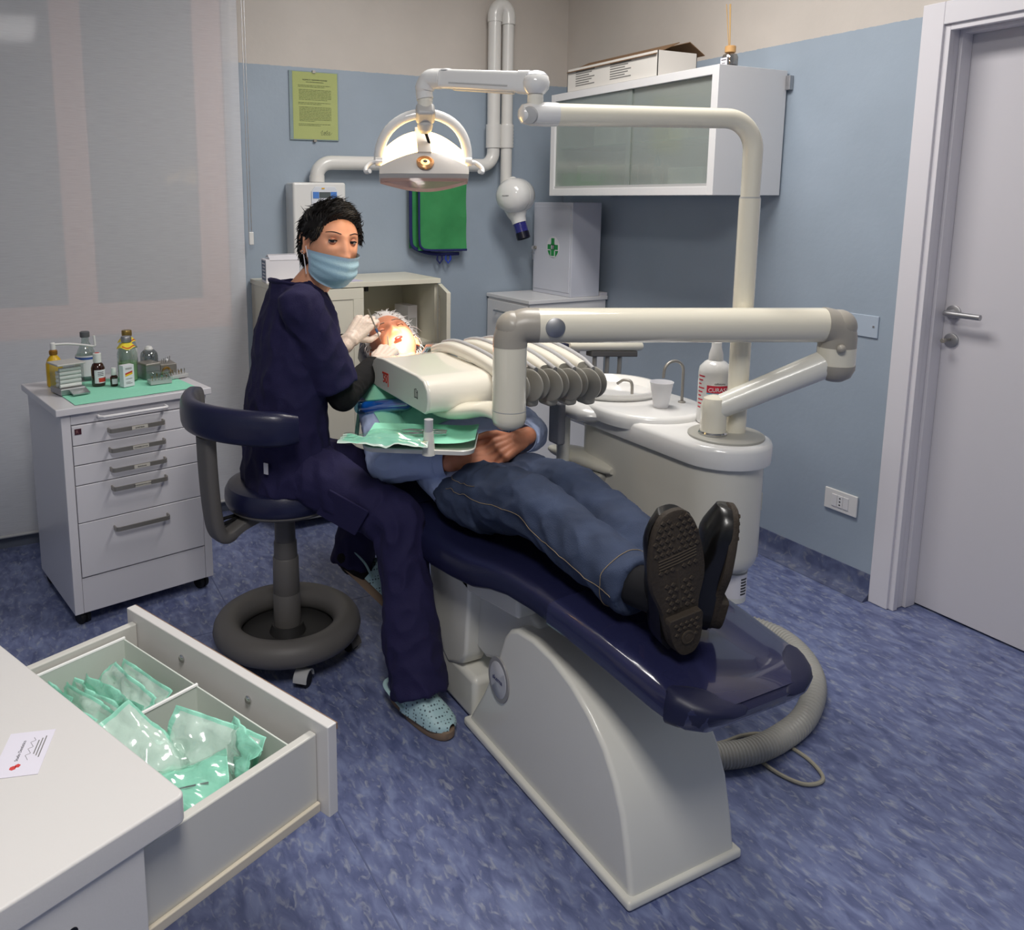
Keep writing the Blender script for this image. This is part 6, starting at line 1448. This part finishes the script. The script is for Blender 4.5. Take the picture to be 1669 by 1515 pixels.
for sx in (-1, 1):
    for zz, z2 in ((-.038, .012), (-.085, -.022)):
        a = sx * 1.40; p0 = WM @ (V(.0765 * math.sin(a), .100 * math.cos(a), zz) * WS); p1 = WM @ (V(sx * .080, -.008, z2) * WS); p2 = WM @ (V(sx * .078, -.022, z2 + .004) * WS)
        q = MB(); q.tube(catmull([p0, p1, p2], 5), .0016, 6); q.build('ear_loop', paper, mk, world=True)
for dz in (0, .007): q = MB(); q.ell(WM @ (V(.0855, .001, -.030 + dz) * WS), .0025, .0025, .0025, 8, 6); q.build('earring', chrome, wo, world=True)
# scrub top
s_ = MB()
loftxy(s_, [(.738, 2.468, .60, .135, .185), (.738, 2.468, .66, .132, .188), (.738, 2.466, .75, .124, .180), (.745, 2.463, .88, .118, .166), (.766, 2.46, 1.0, .120, .166), (.782, 2.458, 1.09, .116, .168), (.785, 2.456, 1.15, .100, .160), (.782, 2.456, 1.195, .086, .128), (.776, 2.456, 1.228, .070, .088), (.770, 2.456, 1.246, .060, .070)], 30)
for a_, e_ in ((RS, RE_), (LS, LE_)):
    d = (e_ - a_); s_.capsule(a_ - d * .03, .064, a_ + d * .35, .066, 18); s_.cyl(a_ + d * .28, a_ + d * .84, .0655, .0725, n=26); s_.capsule(V(.785, 2.456, 1.185), .062, a_, .060, 18)
o = s_.build('scrub_top', scrub, wo, world=True); bake(o, .0055, 6, .5, wrinkle(.016, 11, (1, 1, .6), .002, 34))
# V neck: open the collar, add the band
def snap(ob, pts, off):
    inv = ROOTM[ob.name].inverted(); out = []
    for p_ in pts:
        ok, loc, nn, _ = ob.closest_point_on_mesh(inv @ Vector(p_)); out.append(ROOTM[ob.name] @ (loc + nn * off))
    return out
bpy.context.view_layer.update()
NC = V(.772, 2.456, 1.235); VT = V(.905, 2.440, 1.115)
ringp = [NC + V(.068 * math.cos(a), .074 * math.sin(a), .012 - .028 * (math.cos(a) + 1) / 2) for a in (math.radians(60 + 240 * k / 16) for k in range(17))]
band = snap(o, [VT] + [VT.lerp(ringp[0], f) for f in (.35, .7)] + ringp + [ringp[-1].lerp(VT, f) for f in (.3, .65)], .001)
q = MB(); q.tube(band, .0085, 8, closed=True, flat=.6)
bm = bmesh.new(); bm.from_mesh(o.data); inv = ROOTM[o.name]
kill = []
for v_ in bm.verts:
    c_ = inv @ v_.co
    if c_.z < 1.08: continue
    in_disc = ((c_.x - NC.x) / .064) ** 2 + ((c_.y - NC.y) / .070) ** 2 < 1 and c_.z > 1.17
    u_ = (c_.x - .775) / (VT.x - .775); in_v = 0 < u_ < 1 and abs(c_.y - (2.456 - .016 * u_)) < .066 * (1 - u_)
    if in_disc or in_v: kill.append(v_)
bmesh.ops.delete(bm, geom=kill, context='VERTS'); bm.to_mesh(o.data); bm.free(); o.data.update()
q.build('neckband', scrub, wo, world=True)
s_ = MB(); s_.obox((.632, 2.325, .70), (.5, -.85, 0), (0, 0, 1), (.85, .5, 0), .008, .017, .0015); s_.build('side_tag', paper, wo, world=True)
# trousers
RHp, RK, RA = V(.745, 2.385, .675), V(.978, 2.125, .540), V(.955, 1.995, .085)
LHp, LK, LA = V(.755, 2.555, .675), V(1.055, 2.50, .545), V(.955, 2.47, .265)
s_ = MB(); s_.ell((.745, 2.468, .685), .135, .185, .075, 26, 14)
s_.capsule(RHp, .100, RK, .076, 20); s_.capsule(RK, .076, RK.lerp(RA, .3), .070, 18); s_.cyl(RK.lerp(RA, .12), RA + V(.012, -.03, 0), .070, .083, n=28); s_.cyl(RK.lerp(RA, .6), RA + V(.015, -.035, -.005), .073, .084, n=28)
s_.capsule(LHp, .100, LK, .074, 20); s_.capsule(LK, .074, LK.lerp(LA, .4), .066, 18); s_.cyl(LK.lerp(LA, .2), LA, .066, .066, n=26)
o = s_.build('scrub_trousers', scrub, wo, world=True); bake(o, .0055, 5, .5, wrinkle(.017, 12, (1, 1, .55), .002, 34))
s_ = MB(); s_.obox(RHp.lerp(RK, .55) + V(-.055, -.062, -.02), (RK - RHp), (.2, -.5, .8), (-.6, -.7, -.2), .07, .055, .004); pk = s_.build('pocket', scrub, wo, world=True, bevel=.006)
# black sleeves
s_ = MB(); s_.capsule(RS.lerp(RE_, .5), .050, RE_, .047, 18); s_.capsule(RE_, .047, RE_.lerp(RW, .85), .036, 18); s_.capsule(LS.lerp(LE_, .5), .050, LE_, .047, 16); s_.capsule(LE_, .047, LE_.lerp(LW, .8), .035, 16)
o = s_.build('undershirt_sleeves', blackc, wo, world=True); bake(o, .0045, 3, .5, wrinkle(.004, 22))
# gloves
s_ = MB(); s_.capsule(LE_.lerp(LW, .62), .031, LW, .027, 16)
tl_ = hand_shape(s_, LW, (.70, .22, .64), (-.35, -.80, .50), 1, ((30, 46, 24), (36, 52, 28), (44, 58, 30), (52, 58, 30)), thumb=((.55, .6, -.5), (.15, .9, -.55), (0, .95, -.6)), scale=1.0, rad=.0092)
o = s_.build('glove', glovem, wo, world=True); bake(o, .0024, 3, .5)
s_ = MB(); s_.capsule(RE_.lerp(RW, .72), .031, RW, .027, 16)
tr2 = hand_shape(s_, RW, (.74, .54, .40), (-.4, -.5, .75), -1, ((30, 40, 20), (40, 46, 25), (55, 50, 30), (60, 55, 30)), thumb=((.5, .75, -.3), (.2, .95, -.3), (.1, .95, -.3)), scale=1.0, rad=.0092)
o = s_.build('glove', glovem, wo, world=True); bake(o, .0024, 3, .5)
# clogs
clogm = bpy.data.materials.new('perforated_clog'); clogm.use_nodes = True; nt = clogm.node_tree; bs = nt.nodes['Principled BSDF']; bs.inputs['Roughness'].default_value = .5
tcn = nt.nodes.new('ShaderNodeTexCoord'); mpn = nt.nodes.new('ShaderNodeMapping'); mpn.inputs['Scale'].default_value = (100, 100, 100); nt.links.new(tcn.outputs['Object'], mpn.inputs[0])
vr = nt.nodes.new('ShaderNodeTexVoronoi'); vr.inputs['Scale'].default_value = 1.0; vr.inputs['Randomness'].default_value = .0; nt.links.new(mpn.outputs[0], vr.inputs['Vector'])
rm = nt.nodes.new('ShaderNodeValToRGB'); rm.color_ramp.elements[0].position = .24; rm.color_ramp.elements[0].color = lin(70, 88, 98); rm.color_ramp.elements[1].position = .33; rm.color_ramp.elements[1].color = lin(176, 208, 212)
nt.links.new(vr.outputs['Distance'], rm.inputs[0]); nt.links.new(rm.outputs[0], bs.inputs['Base Color'])
solem = mat('clog_sole', (138, 116, 96), .7)
def sole_outline(L, W, n=14):
    P = []
    for k in range(4 * n):
        a = 2 * math.pi * k / (4 * n); y = math.sin(a); x = math.cos(a); wv = W * (.82 + .20 * y + .06 * math.sin(2.5 * y)) * (1 - .12 * (y < -.2)); P.append((wv * math.copysign(abs(x) ** .8, x) + .006 * y, L * math.copysign(abs(y) ** .92, y)))
    return P
def clog(lb, M):
    t_ = MB(); out = sole_outline(.132, .046); t_.rings([[M @ V(x * f, y * f, z) for x, y in out] for f, z in ((.96, 0), (1.0, .006), (1.0, .024), (.97, .028))]); so = t_.build('clog', solem, wo, world=True, angle=40); so['label'] = lb
    t_ = MB(); R = []
    for i in range(15):
        u = i / 14; y = .128 - .165 * u; hw = .049 * (1 - (max(0, .35 - u) / .36) ** 2.2) ** .5 if u < .35 else .049 - .004 * (u - .35); h = .018 + .058 * smoothstep(0, .75, u) ** .8
        R.append([M @ V(hw * math.cos(math.pi * k / 16), y, .026 + h * math.sin(math.pi * k / 16) ** .75) for k in range(17)])
    for i in range(len(R)):
        R[i] = R[i] + [M @ (V((-1 + 2 * 0) * 0, 0, 0) + M.inverted() @ p - V(0, 0, 0)) for p in []]
    b0 = 0
    for r in R: t_.v += r
    for i in range(14):
        for k in range(16): a = i * 17 + k; t_.f.append([a, a + 1, a + 18, a + 17]); t_.mi.append(0)
    t_.build('clog_upper', clogm, so, world=True)
    t_ = MB(); t_.tube(catmull([M @ V(.049, -.02, .045), M @ V(.047, -.07, .062), M @ V(.03, -.118, .066), M @ V(0, -.134, .066), M @ V(-.03, -.118, .066), M @ V(-.047, -.07, .062), M @ V(-.049, -.02, .045)], 6), .007, 8, flat=.4); t_.build('heel_strap', mat('clog_strap', (176, 208, 212), .5), so, world=True)
    t_ = MB(); t_.lathe([(.009, 0), (.008, .0025), (.001, .003)], M @ V(.022, .0, .098), (M.to_3x3() @ V(.3, .2, 1)), 16); t_.build('badge', mat('brass', (180, 140, 70)), so, world=True)
def footM(heel, toe, up):
    heel, toe = Vector(heel), Vector(toe); y = (toe - heel).normalized(); z = Vector(up); z = (z - y * z.dot(y)).normalized(); x = y.cross(z)
    M = Matrix((x, y, z)).transposed().to_4x4(); M.translation = (heel + toe) / 2; return M
clog('pale blue perforated clog flat on the floor', footM((.925, 2.075, .002), (1.003, 1.838, .002), (0, 0, 1)))
clog('pale blue clog with its heel raised on the stool ring', footM((.905, 2.455, .285), (1.060, 2.395, .105), (.55, .05, .8)))
s_ = MB(); s_.capsule(LA, .034, V(.935, 2.455, .30), .034, 14); s_.capsule(V(.93, 2.456, .30), .033, V(1.0, 2.425, .22), .03, 14); s_.build('sock', blackc, wo, world=True)
s_ = MB(); s_.capsule(RA, .036, V(.962, 1.985, .07), .034, 14); s_.build('sock', blackc, wo, world=True)
# instruments in the gloved hands
t = thing('dental_probe', 'thin steel dental instrument with blue ring held in the raised gloved hand', 'instrument', V(1.10, 2.6, 1.06))
pA, pB = CAM + ray(600, 504) * 2.80, CAM + ray(621, 556) * 2.885
s_ = MB(); s_.tube([pA, pA.lerp(pB, .6), pB], [.0024, .0030, .0012], 10); s_.build('handle', steel, t, world=True)
s_ = MB(); dd = (pB - pA).normalized(); s_.cyl(pA.lerp(pB, .60), pA.lerp(pB, .70), .0046, n=14); s_.build('ring', mat('ring_blue', (52, 96, 150), .4), t, world=True)
t = thing('mouth_mirror', 'slim steel mouth mirror handle held in the gloved hand at the mouth', 'instrument', V(1.2, 2.6, 1.0))
s_ = MB(); mA, mB_ = CAM + ray(632, 552) * 2.90, CAM + ray(633, 566) * 2.86; s_.tube([mA + (mA - mB_) * .3, mA, mB_, mB_ + (mB_ - mA) * 2], .0022, 8); s_.build('handle', steel, t, world=True)
# ------------------------------------------------------------------ PATIENT
pt_ = thing('person', 'person in light blue shirt and jeans lying back with hands clasped', 'person', (1.25, 2.0, .56))
PH = V(1.243, 2.745, .958); PS = 1.12
PM = headM(PH, (-.30, -.58, .76), (-.06, .80, .60))
pRS, pLS = V(1.065, 2.47, .845), V(1.435, 2.47, .845); pRE, pRW = V(.985, 2.235, .690), V(1.145, 2.052, .728); pLE, pLW = V(1.500, 2.215, .725), V(1.345, 2.035, .772)
b = MB(); head_mesh(b, PM, PS, True, .8)
b.capsule(PM @ V(0, -.02, -.07), .060, V(1.25, 2.57, .865), .066, 20); b.capsule(V(1.25, 2.53, .835), .080, V(1.25, 2.05, .625), .070, 20)
b.capsule(V(1.25, 2.54, .86), .07, pRS, .055, 16); b.capsule(V(1.25, 2.54, .86), .07, pLS, .055, 16)
for a_, e_, w_ in ((pRS, pRE, pRW), (pLS, pLE, pLW)): b.capsule(a_, .050, e_, .042, 14); b.capsule(e_, .042, w_, .0285, 14)
hand_shape(b, pRW, (.985, -.30, .10), (-.05, -.72, .72), -1, ((14, 30, 16), (16, 32, 18), (18, 34, 18), (22, 34, 18)), splay=(.10, .03, -.04, -.12), thumb=((.5, .8, .2), (.3, .9, .1), (.2, .95, -.1)), scale=1.08, rad=.0094)
hand_shape(b, pLW, (-.955, -.20, -.20), (.10, -.66, .76), 1, ((26, 38, 22), (28, 40, 22), (30, 40, 22), (30, 40, 22)), splay=(.10, .03, -.04, -.12), thumb=((.5, .8, .25), (.3, .9, .1), (.2, .95, -.1)), scale=1.08, rad=.0094)
for hp_, kn, an_ in ((V(1.17, 1.99, .66), V(1.165, 1.69, .70), V(1.165, 1.24, .66)), (V(1.335, 1.99, .66), V(1.315, 1.70, .70), V(1.275, 1.27, .66))): b.capsule(hp_, .07, kn, .05, 12); b.capsule(kn, .05, an_, .035, 12)
o = b.build('body', skin_m, pt_, world=True); bake(o, .0030, 3, .45)
eyes(pt_, PM, PS, True, skin_m=skin_m)
greyhair = mat('white_hair', (206, 202, 200), .6, sheen=.2)
eyebrows(pt_, PM, PS, mat('grey_brow', (168, 146, 130), .7), .0026)
def pmask(x, y, z):
    zl = -.25 + .95 * smoothstep(-.15, .6, y) + .2 * smoothstep(.6, .9, y)
    return smoothstep(zl - .02, zl + .12, z)
def pflow(d): return Vector((d.x * 1.2, -.9, .25)) if d.z > .3 else Vector((d.x * .4, -.6, -.6))
hair_mesh(PM, PS, pmask, .013, .034, 1500, pflow, 9, True, .9, .0017).build('hair', greyhair, pt_, world=True, angle=70)
# mouth interior
q = MB(); mp_ = face_surface(0, .92, -.46, PS, True, .8); q.ell(PM @ (V(0, .098, -.0525) * PS), .016, .006, .007, 16, 8, PM.to_3x3()); q.build('mouth', mat('mouth_dark', (120, 40, 38), .3), pt_, world=True)
# shirt
shirtm = mat('light_blue_shirt', (184, 200, 238), .8, bump=(300, .15), var=(5, .05))
s_ = MB(); R = []
for (y, zc, hw, hh) in ((1.985, .625, .165, .080), (2.08, .632, .178, .088), (2.20, .665, .182, .100), (2.34, .745, .186, .108), (2.46, .828, .188, .105), (2.54, .868, .150, .085), (2.585, .890, .088, .068)):
    R.append([V(1.25 + hw * math.copysign(abs(math.cos(a)) ** .85, math.cos(a)), y - .35 * hh * math.sin(a), zc + hh * math.sin(a)) for a in (2 * math.pi * k / 30 for k in range(30))])
s_.rings(R)
for a_, e_, w_ in ((pRS, pRE, pRW), (pLS, pLE, pLW)):
    s_.capsule(a_, .070, e_, .060, 18); d = (w_ - e_); s_.capsule(e_, .060, e_ + d * .3, .054, 18); s_.cyl(e_ + d * .1, e_ + d * .72, .056, .047, n=26)
o = s_.build('shirt', shirtm, pt_, world=True); bake(o, .0055, 4, .5, wrinkle(.009, 14, (1, 1, 1), .001, 50))
for e_, w_ in ((pRE, pRW), (pLE, pLW)):
    d = (w_ - e_); c0, c1 = e_ + d * .58, e_ + d * .84; x_, y_, d_ = frame_from(d); s_ = MB(); n = 30
    mk_ = lambda p, r: [p + x_ * (r * math.cos(2 * math.pi * k / n)) + y_ * (r * math.sin(2 * math.pi * k / n)) for k in range(n)]
    s_.rings([mk_(c0, .0485), mk_(c0.lerp(c1, .5), .0475), mk_(c1, .046), mk_(c1, .0435), mk_(c0.lerp(c1, .6), .043)], cap=False); s_.build('cuff', shirtm, pt_, world=True)
# jeans
jeanm = mat('blue_denim', (54, 65, 90), .85, bump=(420, .25), var=(11, .22))
kR, kL = V(1.160, 1.685, .712), V(1.318, 1.715, .705); aR, aL = V(1.160, 1.285, .665), V(1.268, 1.30, .675)
s_ = MB(); R = []
for (y, zc, hw, hh) in ((2.09, .625, .172, .078), (2.03, .628, .182, .086), (1.95, .635, .184, .092), (1.88, .645, .178, .090)):
    R.append([V(1.25 + hw * math.copysign(abs(math.cos(a)) ** .8, math.cos(a)), y, zc + hh * math.copysign(abs(math.sin(a)) ** .9, math.sin(a))) for a in (2 * math.pi * k / 30 for k in range(30))])
s_.rings(R)
for hp_, kn, an_ in ((V(1.165, 1.97, .650), kR, aR), (V(1.340, 1.97, .650), kL, aL)):
    s_.capsule(hp_, .092, kn, .077, 20); s_.capsule(kn, .077, kn.lerp(an_, .25), .072, 20); s_.cyl(kn.lerp(an_, .15), an_, .072, .063, n=28)
o = s_.build('jeans', jeanm, pt_, world=True); bake(o, .0055, 5, .5, wrinkle(.015, 11, (1, .7, 1), .0015, 45))
stm = mat('tan_stitch', (150, 132, 104), .8)
def on_mesh(ob, pts, off=.0015):
    """snap a polyline onto a mesh (shrink toward nearest surface)"""
    inv = ROOTM[ob.name].inverted(); out = []
    for p in pts:
        ok, loc, nn, _ = ob.closest_point_on_mesh(inv @ Vector(p)); out.append(ROOTM[ob.name] @ (loc + nn * off))
    return out
bpy.context.view_layer.update()
def stitch(ob, pts, par, r=.0008): q = MB(); q.tube(on_mesh(ob, catmull(pts, 14)), r, 5); q.build('seam', stm, par, world=True)
sl_ = V(-.085, -.02, .01)
stitch(o, [V(1.05, 2.0, .68), V(1.06, 1.85, .69), kR + V(-.09, 0, 0), kR.lerp(aR, .5) + V(-.09, 0, -.01), aR + V(-.08, 0, -.01)], o)
stitch(o, [V(1.06, 2.02, .72), V(1.07, 1.93, .715), V(1.085, 1.86, .72)], o); 
q = MB(); dj = (aR - kR).normalized(); x_, y_, d_ = frame_from(dj); 
for f in (.90,): stitch(o, [kR.lerp(aR, f) + (x_ * math.cos(a) + y_ * math.sin(a)) * .09 for a in (2 * math.pi * k / 8 for k in range(9))], o)
# socks + shoes
leath = mat('black_shoe_leather', (14, 13, 13), .32, coat=.2); solb = mat('shoe_sole', (54, 46, 38), .75, bump=(150, .2)); solt = mat('tread_rubber', (66, 57, 47), .75)
def shoe(lb, heel, toe, sole_n, ankle):
    """sole_n: outward normal of the sole"""
    heel, toe, z = Vector(heel), Vector(toe), -Vector(sole_n).normalized(); y = (toe - heel).normalized(); z = (z - y * z.dot(y)).normalized(); x = y.cross(z)
    M = Matrix((x, y, z)).transposed().to_4x4(); M.translation = (heel + toe) / 2; L = (toe - heel).length / 2
    out = []
    for k in range(56):
        a = 2 * math.pi * k / 56; yy = math.sin(a); xx = math.cos(a)
        wv = .0640 if yy > .1 else .0640 - .019 * smoothstep(.1, -.35, yy) + .004 * smoothstep(-.5, -.9, yy); out.append((wv * math.copysign(abs(xx) ** .78, xx) , L * math.copysign(abs(yy) ** .9, yy)))
    t_ = MB(); t_.rings([[M @ V(px * f, py * f, z0) for px, py in out] for f, z0 in ((.975, .0), (1.0, .003), (1.0, .014), (.97, .017))]); so = t_.build('shoe_sole', solb, pt_, world=True); so['label'] = lb
    inside = lambda px, py: abs(px) < (.046 if py > .02 else .036)
    # heel block
    hp_ = [(px, py) for px, py in out if py < -L * .42]; hp_.sort(key=lambda p: math.atan2(p[1] + L * .42, p[0])); t_ = MB()
    hp2 = [(-.0375, -L * .42)] + [p for p in sorted(hp_, key=lambda p: math.atan2(p[1] + L * .30, p[0]))] + [(.0375, -L * .42)]
    t_.rings([[M @ V(px * .98, py * .985, z0) for px, py in hp2] for z0 in (.002, -.016)]); t_.build('heel_block', solb, so, world=True, bevel=.002)
    t_ = MB(); t_.lathe([(.0155, 0), (.0155, .0025), (.012, .003), (.012, .002), (.007, .002), (.007, .003), (.001, .003)], M @ V(0, -L * .72, -.0158), M.to_3x3() @ V(0, 0, -1), 28); t_.build('heel_disc', solt, so, world=True)
    # diamond tread
    def dia(px, py, sx, sy, z0): 
        t_ = MB(); t_.rings([[M @ V(px + a * sx * f, py + b_ * sy * f, z0 - dz) for a, b_ in ((1, 0), (0, 1), (-1, 0), (0, -1))] for f, dz in ((1, 0), (.85, .0028))]); t_.build('tread', solt, so, world=True, smooth=False)
    for j in range(9):
        for i in range(-4, 5):
            px = i * .0135 + (.00675 if j % 2 else 0); py = L * .90 - j * .0135
            lim = .057 * math.sqrt(max(0, 1 - max(0, (py - L * .35) / (L * .68)) ** 2.6)) - .006
            if abs(px) < lim and abs(px) > .004 and not (L * .30 < py < L * .42): dia(px, py, .0058, .0052, .0005)
    for j in range(5):
        for i in range(-2, 3):
            px = i * .0145 + (.007 if j % 2 else 0); py = L * .02 - j * .014
            if abs(px) < .034 and abs(px) > .004: dia(px, py, .006, .0052, .0005)
    for j in range(4):
        for i in range(-2, 3):
            px = i * .0125 + (.006 if j % 2 else 0); py = -L * .50 - j * .011
            if abs(px) < .030 and math.hypot(px, py + L * .72) > .019: dia(px, py, .005, .0042, -.0155)
    for py in (L * .29, L * .33, L * .37, L * .41):
        t_ = MB(); t_.tube([M @ V(-.044, py + .004, .0005), M @ V(0, py, .0002), M @ V(.044, py - .002, .0005)], .0021, 6); t_.build('tread_bar', solt, so, world=True)
    for y0, y1 in ((L * .46, L * .84), (-L * .34, L * .20)):
        t_ = MB(); t_.tube([M @ V(0, y0, .0003), M @ V(.002, y1, .0003)], .0026, 6); t_.build('tread_rib', solt, so, world=True)
    # upper
    t_ = MB(); R = []
    for i in range(19):
        u = i / 18; py = L * (.965 - 1.93 * u); hw = .0560 * (1 - max(0, (.22 - u) / .24) ** 2.4) ** .5 if u < .22 else (.0560 - .013 * smoothstep(.3, .7, u)); hw *= (1 - max(0, (u - .9) / .13) ** 2.2) ** .5 if u > .9 else 1
        h = .026 + .022 * smoothstep(0, .25, u) + .050 * smoothstep(.3, .68, u)
        R.append([M @ V(hw * math.copysign(abs(math.cos(a)) ** .75, math.cos(a)) * (1 if math.sin(a) < .3 else 1 - .35 * smoothstep(.3, 1, math.sin(a)) * smoothstep(.2, .7, u)), py, .014 + (h * max(0, math.sin(a)) ** .8 if math.sin(a) > 0 else 0)) for a in (2 * math.pi * k / 24 for k in range(24))])
    t_.rings(R); t_.build('shoe_upper', leath, so, world=True, angle=70)
    t_ = MB(); t_.capsule(M @ V(0, -L * .45, .075), .044, Vector(ankle) + V(0, .05, 0), .050, 16); t_.build('sock', mat('dark_sock', (14, 14, 20), .9), so, world=True)
shoe('black shoe with worn brown patterned sole facing the viewer', (1.166, 1.145, .588), (1.100, 1.125, .905), (-.12, -.985, -.06), aR)
shoe('black shoe turned outward behind the other shoe', (1.282, 1.190, .590), (1.312, 1.165, .868), (.84, -.52, -.05), aL)
# bib on chest, blue sleeve
t = thing('patient_bib', 'mint green paper bib spread on the patient\'s chest', 'bib', (1.2, 2.35, .88))
shirt_o = [c_ for c_ in pt_.children if c_.name.startswith('shirt')][0]
q = MB(); nx, ny = 18, 16; P_ = []
for j in range(ny + 1):
    for i in range(nx + 1): P_.append(V(.990 + .41 * i / nx, 2.22 + .29 * j / ny, 1.05))
iv = ROOTM[shirt_o.name].inverted(); pp_ = []
for p in P_:
    ok, loc, nn, _ = shirt_o.ray_cast(iv @ p, V(0, 0, -1)); z_ = (ROOTM[shirt_o.name] @ loc).z if ok else .70
    pp_.append(V(p.x, p.y, z_ + .006 + .003 * noise.noise(p * 12)))
for p in pp_: q.v.append(p)
for j in range(ny):
    for i in range(nx): a = j * (nx + 1) + i; q.f.append([a, a + 1, a + nx + 2, a + nx + 1]); q.mi.append(0)
q.build('sheet', mint, t, world=True)
t = thing('blue_handle', 'blue plastic-wrapped round handle lying across the mint bib', 'handle', CAM + ray(625, 662) * 2.62)
hA, hB = CAM + ray(588, 664) * 2.63, CAM + ray(662, 658) * 2.60
q = MB(); q.capsule(hA, .022, hB, .022, 20); q.build('wrap', glassmat('wrap_film', (180, 220, 235), .25, .1), t, world=True)
q = MB(); q.capsule(hA.lerp(hB, .12), .0185, hB.lerp(hA, .02), .0185, 20); q.build('grip', mat('blue_grip', (52, 128, 220), .25, coat=.4), t, world=True)
